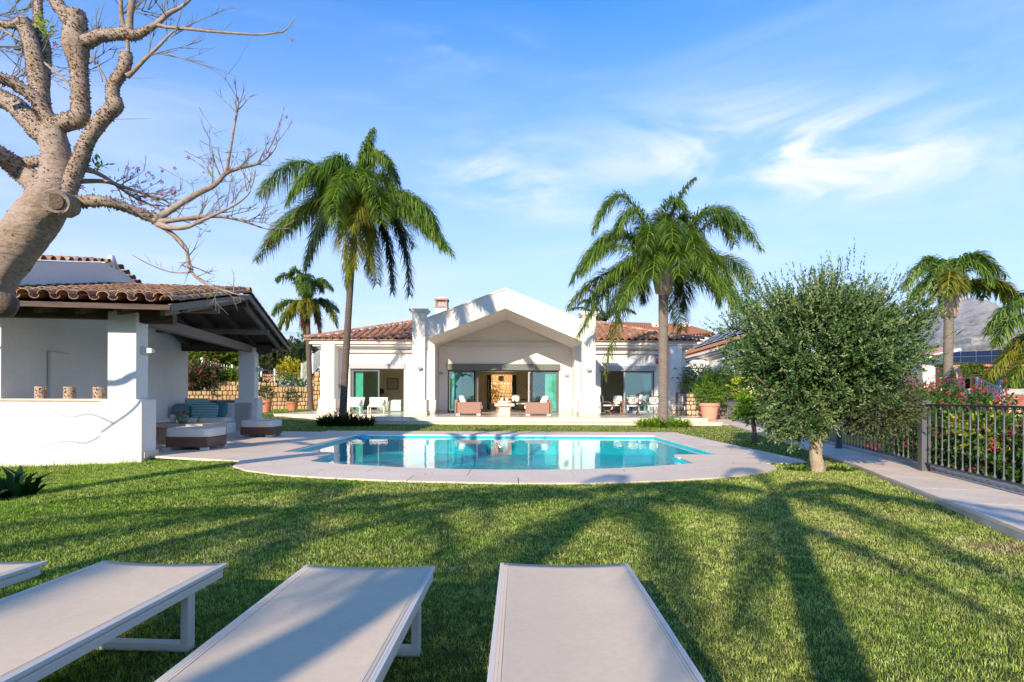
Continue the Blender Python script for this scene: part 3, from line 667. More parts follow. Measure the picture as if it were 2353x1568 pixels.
# ------------------------------------------------------------------ villa
def villa():
    v = thing('villa', 'white single storey villa with central gabled porch and red tiled roofs', 'house', (0, 30, 0))
    wm = M_('white_render'); st = M_('beige_stone')
    def wall(*boxes, name='wall', mat=None, bevel=0, parent=None):
        b = MB()
        for q in boxes: b.box(*q)
        return b.build(name, mat or wm, parent or v, wc=True, bevel=bevel)
    T = .30
    # left wing front wall with its opening
    wall((-11.3, -9.8, 35.3, 35.6, T, 4.3), (-9.8, -6.53, 35.3, 35.6, 2.9, 4.3), (-6.53, -4.3, 35.3, 35.6, T, 4.3), (-11.6, -11.3, 35.3, 44, -.2, 4.3))
    wall((5.36-.9, 5.36, 35.3, 35.6, T, 4.3), (5.36, 8.62, 35.3, 35.6, 2.84, 4.3), (8.62, 10.5, 35.3, 35.6, T, 4.3), (10.2, 10.5, 35.6, 44, -.2, 4.3))
    # centre wall, gable infill
    wall((-4.3, -3.77, 34.1, 34.4, T, 4.6), (-3.77, 2.75, 34.1, 34.4, 2.8, 4.6), (2.75, 3.7, 34.1, 34.4, T, 4.6))
    g = MB(); g.prism([(-4.4, 4.6), (3.7, 4.6), (3.6, 4.62), (-.36, 6.1), (-4.3, 4.62)], 0, .28, Matrix.Translation((0, 34.4, 0)) @ Matrix.Rotation(R(90), 4, 'X')); g.build('gable_wall', wm, v, wc=True)
    # stepped side walls of the porch
    wall((-4.72, -4.32, 32.6, 35.3, T, 4.6), (-4.5, -4.32, 34.1, 35, T, 4.5), name='pilaster')
    wall((3.30+.2, 3.98, 32.6, 35.3, T, 4.6), name='pilaster')
    wall((-4.80, -4.24, 32.52, 33.2, T+.18, 1.06), name='pilaster_plinth'); wall((3.42, 4.06, 32.52, 33.2, T+.18, 1.06), name='pilaster_plinth')
    # corner piers of the wings
    for x0, x1 in ((-11.25, -10.5), (9.35, 10.0)):
        pr = wall((x0, x1, 34.4, 35.3, T, 4.3), name='pier'); wall((x0 - .16, x1 + .12, 34.3, 35.35, T + .18, 1.08), name='plinth', parent=pr, bevel=.05); wall((x0 - .2, x1 + .16, 34.25, 35.4, T, T + .18), name='base_stone', mat=st, parent=pr)
    # porch pillars
    for x0, x1, zt in ((-5.03, -4.38, 5.45), (3.54, 4.19, 5.34)):
        pr = wall((x0, x1, 29.3, 29.95, T, zt), name='pillar', bevel=.012)
        wall((x0 - .15, x1 + .1, 29.18, 30.1, T + .18, 1.08), name='plinth', parent=pr, bevel=.03); wall((x0 - .2, x1 + .14, 29.12, 30.15, T, T + .18), name='base_stone', mat=st, parent=pr, bevel=.01)
        c = MB(); c.box(x0 - .05, x1 + .05, 29.25, 30.0, zt, zt + .05); c.box(x0 - .11, x1 + .11, 29.19, 30.06, zt + .05, zt + .12); c.box(x0 - .16, x1 + .16, 29.14, 30.11, zt + .12, zt + .19); c.build('cap', wm, pr, wc=True, bevel=.01)
    # gabled porch canopy, one solid chevron
    Rx = Matrix.Translation((0, 0, 0)) @ Matrix.Rotation(R(90), 4, 'X')
    L0, A0, R0 = (-4.38, 5.10), (-.36, 6.64), (3.60, 5.02); L1, A1, R1 = (-4.38, 4.16), (-.36, 5.73), (3.60, 4.05)
    c = MB(); c.prism([L1, A1, R1, R0, A0, L0], -34.1, -29.55, Rx); c.build('gable_canopy', wm, v, wc=True)
    mo = MB()
    for a, b, h in ((.00, .055, .12), (.055, .12, .05)):
        k = .03 if a == 0 else .08
        mo.prism([(L0[0], L0[1] + a), (A0[0], A0[1] + a), (R0[0], R0[1] + a), (R0[0], R0[1] + b), (A0[0], A0[1] + b), (L0[0], L0[1] + b)], -34.5, -29.55 + k, Rx)
    mo.build('gable_moulding', wm, v, wc=True)
    # stone base band
    wall((-11.3, -9.8, 35.24, 35.3, T, T + .17), (-6.53, -4.74, 35.24, 35.3, T, T + .17), (-4.82, -4.22, 32.48, 33.3, T, T + .175), (3.40, 4.08, 32.48, 33.3, T, T + .175), (-4.3, -3.77, 34.04, 34.1, T, T + .17), (2.75, 3.5, 34.04, 34.1, T, T + .17), (8.62, 9.3, 35.24, 35.3, T, T + .17), name='base_stone', mat=st)
    # cornices under the eaves
    for x0, x1 in ((-12.05, -4.75), (4.0, 11.0)):
        c = MB()
        for i, (y, z0, z1) in enumerate(((35.0, 4.12, 4.22), (34.78, 4.22, 4.34), (34.62, 4.34, 4.46), (34.66, 4.46, 4.62))):
            e = (35.0 - y); c.box(x0 + .35 - e if x0 < 0 else x0, x1 if x0 < 0 else x1 - .35 + e, y, 35.5, z0, z1)
        c.build('cornice', wm, v, wc=True, bevel=.02)
        a = MB(); a.box(max(x0 + 1.9, x0), x1 - .2, 35.1, 35.3, 3.86, 4.04) if x0 < 0 else a.box(x0 + .9, x1 - 1.8, 35.1, 35.3, 3.86, 4.04)
        a.build('awning_cassette', M_('white_paint'), v, wc=True, bevel=.02)
    wall((-4.18, 3.42, 33.95, 34.1, 4.16, 4.44), name='awning_cassette', mat=M_('white_paint'), bevel=.03)
    for x0, x1, y, z0, z1, m in ((-9.85, -6.48, 35.2, 2.91, 3.22, 'box_silver'), (5.3, 8.68, 35.2, 2.84, 3.15, 'box_silver'), (-3.82, 2.8, 34.0, 2.80, 3.16, 'box_grey')):
        wall((x0, x1, y, y + .1, z0, z1), name='shutter_box', mat=M_(m), bevel=.01)
    # sliding doors: frames and panes
    def door(x0, x1, y, z1, panes):
        d = MB(); z0 = T; d.box(x0, x0 + .07, y, y + .12, z0, z1); d.box(x1 - .07, x1, y, y + .12, z0, z1); d.box(x0 + .07, x1 - .07, y, y + .12, z1 - .07, z1); d.box(x0 + .07, x1 - .07, y + .005, y + .115, z0, z0 + .03)
        o = d.build('sliding_door', M_('frame_grey'), v, wc=True)
        for k, (a, b, glass, light) in enumerate(panes):
            m = MB(); yy = y + .03 + .04 * (k % 2)
            m.box(a, a + .09, yy, yy + .04, z0 + .03, z1 - .07); m.box(b - .09, b, yy, yy + .04, z0 + .03, z1 - .07); m.box(a + .09, b - .09, yy, yy + .04, z1 - .14, z1 - .07); m.box(a + .09, b - .09, yy, yy + .04, z0 + .03, z0 + .12)
            m.build('sash', M_('box_silver' if light else 'frame_grey'), o, wc=True)
            if glass:
                g = MB(); g.box(a + .09, b - .09, yy + .014, yy + .026, z0 + .12, z1 - .14); g.build('pane', M_('glass_bedroom' if glass == 2 else 'glass'), o, wc=True)
    door(-9.8, -6.53, 35.38, 2.9, [(-9.72, -8.05, 2, False)])
    door(-3.77, 2.75, 34.18, 2.8, [(-3.72, -2.14, 1, False), (1.12, 2.70, 1, False), (-2.24, -1.98, 0, False), (.94, 1.2, 0, True)])
    door(5.36, 8.62, 35.38, 2.84, [(6.78, 8.56, 1, True)])
    # rooms behind
    def room(x0, x1, y0, y1, z1, doorx=None, name='room', wallm='white_room'):
        r = MB(); z0 = T
        r.box(x0 - .1, x0, y0, y1, z0, z1); r.box(x1, x1 + .1, y0, y1, z0, z1); r.box(x0 - .1, x1 + .1, y0, y1 + .1, z1, z1 + .1)
        if doorx: a, b, dz = doorx; r.box(x0, a, y1, y1 + .1, z0, z1); r.box(b, x1, y1, y1 + .1, z0, z1); r.box(a, b, y1, y1 + .1, dz, z1)
        else: r.box(x0, x1, y1, y1 + .1, z0, z1)
        r.build(name, M_(wallm), v, wc=True); MB().box(x0, x1, y0 - .25, y1, T - .1, T + .004).build('room_floor', M_('room_floor'), v, wc=True)
    room(-10.6, -5.6, 35.6, 40.6, 3.0); room(4.9, 10.0, 35.6, 41, 3.0)
    room(-4.1, 3.5, 34.4, 43, 3.05, (-1.83, .31, 2.87)); room(-2.4, .9, 43.1, 46.6, 3.3)
    for q in ((-1.83, -1.52, 42.9, 42.98, T, 2.86), (.0, .31, 42.9, 42.98, T, 2.86)): wall(q, name='door_leaf', mat=M_('black'))
    MB().cushion((-1.75, 42.85, 1.6), (.04, .05, 1.9)).build('door_handle', M_('metal_pale'), v, wc=True)
    # hall wall of stones
    hw = wall((-2.4, .9, 46.4, 46.55, T, 3.3), name='hall_wall', mat=M_('grout'))
    z = T; me = [MB().cushion((0, 0, 0), (1, 1, 1), n=2, p=7).mesh('stone', M_('hall_stone')) for _ in range(1)][0]
    while z < 3.2:
        h = random.uniform(.15, .27); x = -2.1
        while x < .6:
            w = random.uniform(.14, .34); o = link('stone', me, hw); o.matrix_parent_inverse = emat(hw).inverted()
            o.location = (x + w/2, 46.38 + random.uniform(-.02, .02), z + h/2); o.scale = (w - .02, .12, h - .02); x += w
        z += h
    # pendant lamp in the hall
    pl = thing('pendant_lamp', 'small lit pendant lamp hanging in the hall before the stone wall', 'lamp', (-.85, 45, 3.3))
    MB().tube([(0, 0, 0), (0, 0, -.45)], .01, 6).build('cord', M_('black'), pl)
    b = MB(); b.lathe([(.16, -.45), (.2, -.5), (.2, -.85), (.17, -.86)], n=10, cap=False)
    for k in range(5): b.bar((.2*math.cos(k*1.256), .2*math.sin(k*1.256), -.45), (.2*math.cos(k*1.256), .2*math.sin(k*1.256), -.9), .02)
    b.build('shade', M_('black'), pl); MB().lathe([(.03, -.5), (.09, -.6), (.09, -.75), (.03, -.82)], n=10).build('bulb', M_('lamp_glow'), pl)
    ld = bpy.data.lights.new('lamp_light', 'POINT'); ld.energy = 85; ld.color = (1, .84, .64); ld.shadow_soft_size = .15
    lo = bpy.data.objects.new('lamp_light', ld); COL.objects.link(lo); lo.parent = pl; lo.location = (0, -.2, -1.15)
    # wall lamps
    for (u, vv, y) in ((1000 - 36, 846, 29.24), (1352, 850, 29.24), (1014, 858, 34.04), (1301, 862, 34.04)):
        p = P(u, vv, y); l = MB(); l.box(p.x - .11, p.x + .11, y - .16, y, p.z - .06, p.z + .06); l.box(p.x - .07, p.x - .01, y - .18, y - .16, p.z - .1, p.z + .12)
        l.build('wall_lamp', M_('box_silver'), v, wc=True, bevel=.015)
    p = P(782, 888, 35.27); MB().box(p.x - .05, p.x + .05, 35.22, 35.3, p.z - .13, p.z + .13).build('socket_box', M_('box_silver'), v, wc=True)
    p = P(1512, 828, 35.25); a = MB().box(p.x - .18, p.x + .12, 35.18, 35.3, p.z - .05, p.z + .3).build('alarm_box', M_('label_blue'), v, wc=True)
    MB().box(p.x - .18, p.x + .12, 35.176, 35.18, p.z - .22, p.z + .02).build('alarm_panel', M_('label_red'), a, wc=True); MB().box(p.x - .15, p.x + .09, 35.17, 35.174, p.z + .12, p.z + .18).build('alarm_panel', M_('white_paint'), a, wc=True)
    # roof
    E = 34.45; ez = 4.62; xl, xr = -12.35, 11.3; k = 7.0; sl_ = .307; rz_ = ez + k * sl_
    r = MB(); r.add([Vector(q) for q in ((xl, E, ez), (xr, E, ez), (xr, E + 2*k, ez), (xl, E + 2*k, ez), (xl + k, E + k, rz_), (xr - k, E + k, rz_))], [(0, 1, 5, 4), (1, 2, 5), (2, 3, 4, 5), (3, 0, 4), (3, 2, 1, 0)])
    r.box(xl + .02, xr - .02, E + .02, E + .3, ez - .05, ez - .002)
    ro = r.build('roof', M_('roof_tile_old'), v, wc=True)
    tm = tile_mesh('roof_tile', .16, .13, .52, M_('roof_tile'), n=8)
    q = math.sqrt(1 + sl_**2); pitch = .405
    def keep(a, b):
        x = xl + a; y = b / q
        return x - xl > y * 1.0 + .05 and xr - x > y * 1.0 + .05 and not (-4.75 < x < 3.9 and True)
    spots = plane_tiles((xl, E - .08, ez - .01), (1, 0, 0), (0, 1, sl_), int((xr - xl) / pitch), int(k * q / .44) + 1, pitch, .44, keep, lift=.0)
    ch = tile_mesh('roof_tile', .13, .15, .52, M_('roof_tile'), n=6, flip=True)
    # hip caps
    for sx, x0 in ((1, xl), (-1, xr)):
        d = Vector((sx, 1, sl_)).normalized(); L = k * math.sqrt(2 + sl_**2); n = int(L / .42)
        for i in range(n):
            y2 = d; x2 = d.cross(Vector((0, 0, 1))).normalized(); z2 = x2.cross(y2); m = Matrix((x2, y2, z2)).transposed().to_4x4(); m.translation = Vector((x0, E, ez + .06)) + d * (i * .42); spots.append(m)
    lay_tiles(ro, spots, tm, 300)
    # chimney
    cm = thing('chimney', 'white chimney with terracotta lattice head behind the gable', 'chimney', (-5.2 + .6, 38.2, 5.4)); cm['category'] = 'chimney'
    x = -4.62; MB().box(x - .38, x + .38, 37.8, 38.6, 5.3, 7.0).build('stack', wm, cm, wc=True)
    l = MB(); l.box(x - .42, x + .42, 37.76, 38.64, 7.0, 7.1); l.box(x - .44, x + .44, 37.74, 38.66, 7.5, 7.6)
    for a in (-.38, .32): l.box(x + a, x + a + .07, 37.8, 37.9, 7.1, 7.5); l.box(x + a, x + a + .07, 38.5, 38.6, 7.1, 7.5)
    for i in range(3):
        a = x - .31 + i * .21; l.bar((a, 37.83, 7.1), (a + .2, 37.83, 7.5), .035); l.bar((a + .2, 37.86, 7.1), (a, 37.86, 7.5), .035)
        b = 37.9 + i * .2; l.bar((x + .36, b, 7.1), (x + .36, b + .2, 7.5), .035); l.bar((x + .34, b + .2, 7.1), (x + .34, b, 7.5), .035)
    l.build('lattice_head', M_('chimney_clay'), cm, wc=True)
    c = MB(); c.add([Vector(q) for q in ((x-.42, 37.76, 7.6), (x+.42, 37.76, 7.6), (x+.42, 38.64, 7.6), (x-.42, 38.64, 7.6), (x, 38.2, 7.82))], [(0, 1, 4), (1, 2, 4), (2, 3, 4), (3, 0, 4), (3, 2, 1, 0)]); c.build('cap', wm, cm, wc=True)
# ------------------------------------------------------------------ poolside pavilion, local frame: x to the pool, y to the house
def pavilion():
    v = thing('pavilion', 'white open sided poolside pavilion with old clay tiles and dark timber roof', 'pavilion', PAVO, PAVR)
    wm = M_('white_render')
    def wall(*boxes, name='wall', mat=None, bevel=0, parent=None):
        b = MB()
        for q in boxes: b.box(*q)
        return b.build(name, mat or wm, parent or v, bevel=bevel, wc=False) if parent is None else b.build(name, mat or wm, parent, bevel=bevel)
    S = .21; ez = 2.98; YR = 5.2; zr = ez + S * YR
    rz = lambda y: ez + S * (y if y < YR else 2 * YR - y)
    wall((-3.35, -1.45, .78, 1.05, -.6, 1.13), (-13, -3.35, .78, 1.05, -.6, 3.05), name='front_wall')
    wall((-3.40, -1.43, .74, 1.1, 1.13, 1.17), name='sill', mat=M_('beige_stone'))
    # left inner wall up to the roof, and the gable wall of the taller wing over it
    g = MB(); Mx = Matrix(((0, 0, 1, 0), (1, 0, 0, 0), (0, 1, 0, 0), (0, 0, 0, 1)))     # (a,b,c)->(c,a,b)
    g.prism([(1.05, -.1), (10.1, -.1), (10.1, rz(10.1) - .1), (YR, zr - .1), (1.05, rz(1.05) - .1)], -3.65, -3.35, Mx); g.build('inner_wall', wm, v)
    g = MB(); up = .72
    g.prism([(.1, ez - .12), (10.3, ez - .12), (10.3, ez + up), (YR + .12, zr + up - .02), (YR, zr + up + .12), (YR - .14, zr + up - .02), (.1, ez + up)], -3.9, -3.45, Mx); g.build('gable_parapet', wm, v)
    # columns
    for y0, y1 in ((.75, 1.28), (9.28, 9.8)):
        c = wall((-1.45, -.92, y0, y1, -.6 if y0 < 2 else 0, 2.92), name='column', bevel=.02)
        wall((-1.56, -.80, y0 - .03, y1 + .1, -.6 if y0 < 2 else 0, 1.16), name='plinth', parent=c, bevel=.02); wall((-1.50, -.77, y0 + .02, y1 + .14, -.02, .1), name='base_stone', mat=M_('deck_stone'), parent=c)
        wall((-.92, -.84, (y0+y1)/2 - .09, (y0+y1)/2 + .09, 2.08, 2.24), name='wall_lamp', mat=M_('white_paint'), parent=c, bevel=.005); wall((-.84, -.72, (y0+y1)/2 - .07, (y0+y1)/2 + .07, 2.11, 2.21), name='lamp_shade', mat=M_('white_paint'), parent=c, bevel=.005)
    # built-in masonry bench round three sides, with back rests
    b = MB(); b.box(-3.35, -2.55, 1.7, 8.3, 0, .36); b.box(-3.35, -1.5, 8.3, 9.25, 0, .36); b.box(-3.35, -1.45, 1.06, 1.7, 0, .36)
    b.build('bench', wm, v, bevel=.02); wall((-3.35, -1.0, 9.25, 9.55, 0, 1.0), name='back_wall')
    d = MB(); d.box(-3.34, -3.28, 2.2, 2.9, .95, 2.2); d.build('cabinet_door', M_('white_paint'), v, bevel=.01)
    # timber
    dk = M_('dark_wood'); gy = M_('grey_wood')
    def beam(a, c, w, h, mat=dk, name='beam'):
        m = MB(); m.bar(a, c, w, h); return m.build(name, mat, v, bevel=.008)
    beam((-3.4, .92, 2.9), (-1.47, .92, 2.9), .2, .26); beam((-.9, 1.0, 2.82), (-.3, 1.0, 2.82), .2, .22)
    beam((-3.4, 9.6, 2.9), (-.4, 9.6, 2.9), .22, .26)
    beam((-1.1, .85, 2.86), (-1.1, 10.0, 2.86), .2, .24, gy, 'tie_beam')
    for x in (-.98, -.22):
        for a, c in (((x, .2, rz(.2) - .16), (x, YR, zr - .16)), ((x, YR, zr - .16), (x, 10.2, rz(10.2) - .16))): beam(a, c, .1, .16, gy if x > -.5 else dk, 'rafter')
    for x in (-1.7, -2.4, -3.1):
        for a, c in (((x, .2, rz(.2) - .17), (x, YR, zr - .17)), ((x, YR, zr - .17), (x, 10.2, rz(10.2) - .17))): beam(a, c, .1, .14, dk, 'rafter')
    beam((-3.4, YR, zr - .28), (-.05, YR, zr - .28), .14, .2, dk, 'ridge_beam')
    beam((-3.4, 2.9, rz(2.9) - .3), (-.05, 2.9, rz(2.9) - .3), .12, .16, gy, 'purlin'); beam((-3.4, 7.6, rz(7.6) - .3), (-.05, 7.6, rz(7.6) - .3), .12, .16, gy, 'purlin')
    for y in (.95, 9.75):
        m = MB(); m.prism([(-.95, 2.72), (-.62, 2.72), (-.5, 2.80), (-.42, 2.92), (-.3, 2.95), (-.12, 2.96), (-.05, 3.05), (-.95, 3.05)], y - .08, y + .08, Matrix(((1, 0, 0, 0), (0, 0, 1, 0), (0, 1, 0, 0), (0, 0, 0, 1)))); m.build('corbel', dk, v)
    # boards of the soffit, one by one, under the tiles
    rf = MB();
    rf.add([Vector(q) for q in ((-3.5, -.02, ez - .02), (0, -.02, ez - .02), (0, YR, zr - .02), (-3.5, YR, zr - .02), (0, 10.42, ez - .02), (-3.5, 10.42, ez - .02))], [(0, 1, 2, 3), (3, 2, 4, 5)])
    ro = rf.build('roof', dk, v)
    L = YR / math.cos(math.atan(S)) / 26
    for sd_ in (0, 1):
        for i in range(26):
            y = .02 + i * (YR - .02) / 26; y1 = y + (YR - .02) / 26 - .008
            a, c = (y, y1) if sd_ == 0 else (2*YR - y, 2*YR - y1)
            m = MB(); m.add([Vector((x, yy, rz(yy) - .03 - t)) for x in (-3.45, -.01) for yy in (a, c) for t in (0, .022)], [(0, 1, 3, 2), (4, 6, 7, 5), (0, 2, 6, 4), (1, 5, 7, 3), (0, 4, 5, 1), (2, 3, 7, 6)]); m.build('soffit_board', dk, ro)
    # verge and eave boards
    for a, c in (((-.0, -.03, ez - .07), (0, YR, zr - .07)), ((0, YR, zr - .07), (0, 10.44, ez - .07))): beam(a, c, .05, .14, gy, 'verge_board')
    beam((-3.5, -.04, ez - .07), (0.02, -.04, ez - .07), .05, .10, dk, 'eave_board')
    PM = emat(v); PR = PM.to_3x3(); q = math.sqrt(1 + S*S)
    cov = tile_mesh('roof_tile', .112, .092, .46, M_('roof_tile_old'), n=10); cha = tile_mesh('roof_tile', .09, .105, .46, M_('roof_tile_old'), n=8, flip=True)
    pitch = .325; ex = PR @ Vector((1, 0, 0)); eu = PR @ Vector((0, 1, S)); run = .36
    nc = 12; rows = int(YR * q / run)
    sp = plane_tiles(PM @ Vector((-nc*pitch + .02, -.12, ez + .05)), ex, eu, nc, rows + 1, pitch, run, lambda a, b: True, jit=.015, lift=.055)
    lay_tiles(ro, sp, cov, 170)
    sp = plane_tiles(PM @ Vector((-nc*pitch + .02 - pitch/2, -.10, ez + .05)), ex, eu, nc, rows + 1, pitch, run, lambda a, b: True, jit=.01, lift=.05)
    lay_tiles(ro, sp, cha, 60)
    exb = PR @ Vector((-1, 0, 0)); eub = PR @ Vector((0, -1, S))
    sp = plane_tiles(PM @ Vector((.02, 10.5, ez + .05)), exb, eub, nc, rows + 1, pitch, run, lambda a, b: True, lift=.055); sp2 = []
    for i in range(13):                                             # ridge
        x2 = PR @ Vector((0, 1, 0)); y2 = (PR @ Vector((-1, 0, -.03))).normalized(); z2 = x2.cross(y2); m = Matrix((x2, y2, z2)).transposed().to_4x4(); m.translation = PM @ Vector((.05 - i * .33, YR, zr + .07)); sp2.append(m)
    lay_tiles(ro, sp2, tile_mesh('roof_tile', .15, .125, .42, M_('roof_tile_old'), n=10), 20); lay_tiles(ro, sp, cov, 28)
    # verge tiles along the pool-side slopes
    sp = []
    for i in range(15):
        for s in (0, 1):
            y2 = (PR @ (Vector((0, 1, S)) if s == 0 else Vector((0, -1, S)))).normalized(); x2 = (PR @ Vector((1 if s == 0 else -1, 0, 0))); z2 = x2.cross(y2); m = Matrix((x2, y2, z2)).transposed().to_4x4()
            yy = -.1 + i * .355; m.translation = PM @ Vector((-.04, yy if s == 0 else 2*YR - yy, rz(max(yy, 0)) + .06)); sp.append(m)
    lay_tiles(ro, sp, cov, 22)
    # taller wing roof behind the parapet
    w = MB(); w.add([Vector(q) for q in ((-13, -.02, ez + up), (-3.6, -.02, ez + up), (-3.6, YR, zr + up), (-13, YR, zr + up), (-3.6, 10.42, ez + up), (-13, 10.42, ez + up))], [(0, 1, 2, 3), (3, 2, 4, 5)])
    w.box(-13, -3.9, .78, 10.1, 3.05, ez + up - .02); ro2 = w.build('upper_roof', M_('roof_tile_old'), v)
    sp = []
    for i in range(15):                                             # tiles laid across the rake
        for s in (0, 1):
            y = .1 + i * .34; yy = y if s == 0 else 2*YR - y
            x2 = (PR @ (Vector((0, 1, S)) if s == 0 else Vector((0, -1, S)))).normalized(); y2 = (PR @ Vector((-1, 0, 0.0))); z2 = x2.cross(y2)
            if z2.z < 0: x2 = -x2; z2 = -z2
            m = Matrix((x2, y2, z2)).transposed().to_4x4(); m.translation = PM @ Vector((-3.38, yy, rz(yy) + up + .03)); sp.append(m)
            m2 = m.copy(); m2.translation = PM @ Vector((-3.78, yy, rz(yy) + up + .05)); sp.append(m2)
    lay_tiles(ro2, sp, cov, 60)
    a = MB(); a.tube([(-3.5, YR - .16, zr + up - .1), (-3.5, YR, zr + up + .14), (-3.5, YR + .2, zr + up - .1)], .1, 8); a.build('parapet_finial', wm, v, smooth=True)
# ------------------------------------------------------------------ palms
def palm(label, base, crown, r0, r1, fr, cat_='palm', group=None, ll=.62, lw=.03, bend=(0, 0), boot=None, nl=70, cols=GREEN, fill=0, frl=3.6, name='palm_tree', lift=.28):
    t = thing(name, label, cat_, base, 0, group); b = Vector(base); c = Vector(crown); pts = []
    for i in range(25):
        k = i / 24; p = b.lerp(c, k) + Vector((bend[0], bend[1], 0)) * math.sin(math.pi * k); pts.append(p)
    rad = [(r0 * (1 - k/24) + r1 * k/24) * (1 + (.35 if k == 0 else .12 if k == 1 else 0)) * (1 + .035 * (k % 2)) for k in range(25)]
    # leaf-scar rings
    pp, rr = catmull(pts, rad, 5); rr = [r * (1 + .03 * math.sin(i * 2.4)) for i, r in enumerate(rr)]
    m = MB(); m.tube(pp, rr, 12); m.build('trunk', M_('bark_palm_dark' if 'leaning' in label or 'small' in label else 'bark_palm'), t, smooth=True, wc=True)
    if boot:
        m = MB()
        m.lathe([(r1 * .9, -.75), (r1 * 1.6, -.45), (r1 * 1.9, .0), (r1 * 1.4, .6), (r1 * .5, 1.1)], c, 12)
        for i in range(11):
            a = i * 2.4; m.tube([c + Vector((math.cos(a)*r1*1.2, math.sin(a)*r1*1.2, -.6)), c + Vector((math.cos(a)*r1*1.9, math.sin(a)*r1*1.9, .15)), c + Vector((math.cos(a)*r1*2.2, math.sin(a)*r1*2.2, .6))], [.09, .1, .03], 6)
        m.build('leaf_base', M_('palm_boot'), t, smooth=True, wc=True)
    for f in fr:
        c1, c2 = f[0], f[1]; kw = f[2] if len(f) > 2 else {}
        C0 = c + Vector((0, 0, .15)); c1 = c1 + (c1 - (C0 + c2) / 2) * lift; args = dict(nl=nl, ll=ll, lw=lw, cols=cols); args.update(kw)
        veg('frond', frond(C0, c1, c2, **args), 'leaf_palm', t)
    for i in range(fill):
        a = i * 2.39996 + random.uniform(-.3, .3); e = random.uniform(.15, 1.15); L = frl * random.uniform(.8, 1.1)
        h = Vector((math.cos(a), math.sin(a), 0)); c1 = c + h * L * .5 * math.cos(e) + Vector((0, 0, L * .62 * math.sin(e))); c2 = c + h * L * (.62 + .35 * math.cos(e)) + Vector((0, 0, L * (math.sin(e) * .55 - .62)))
        veg('frond', frond(c + Vector((0, 0, .15)), c1, c2, nl=nl, ll=ll, lw=lw, cols=cols), 'leaf_palm', t)
    return t
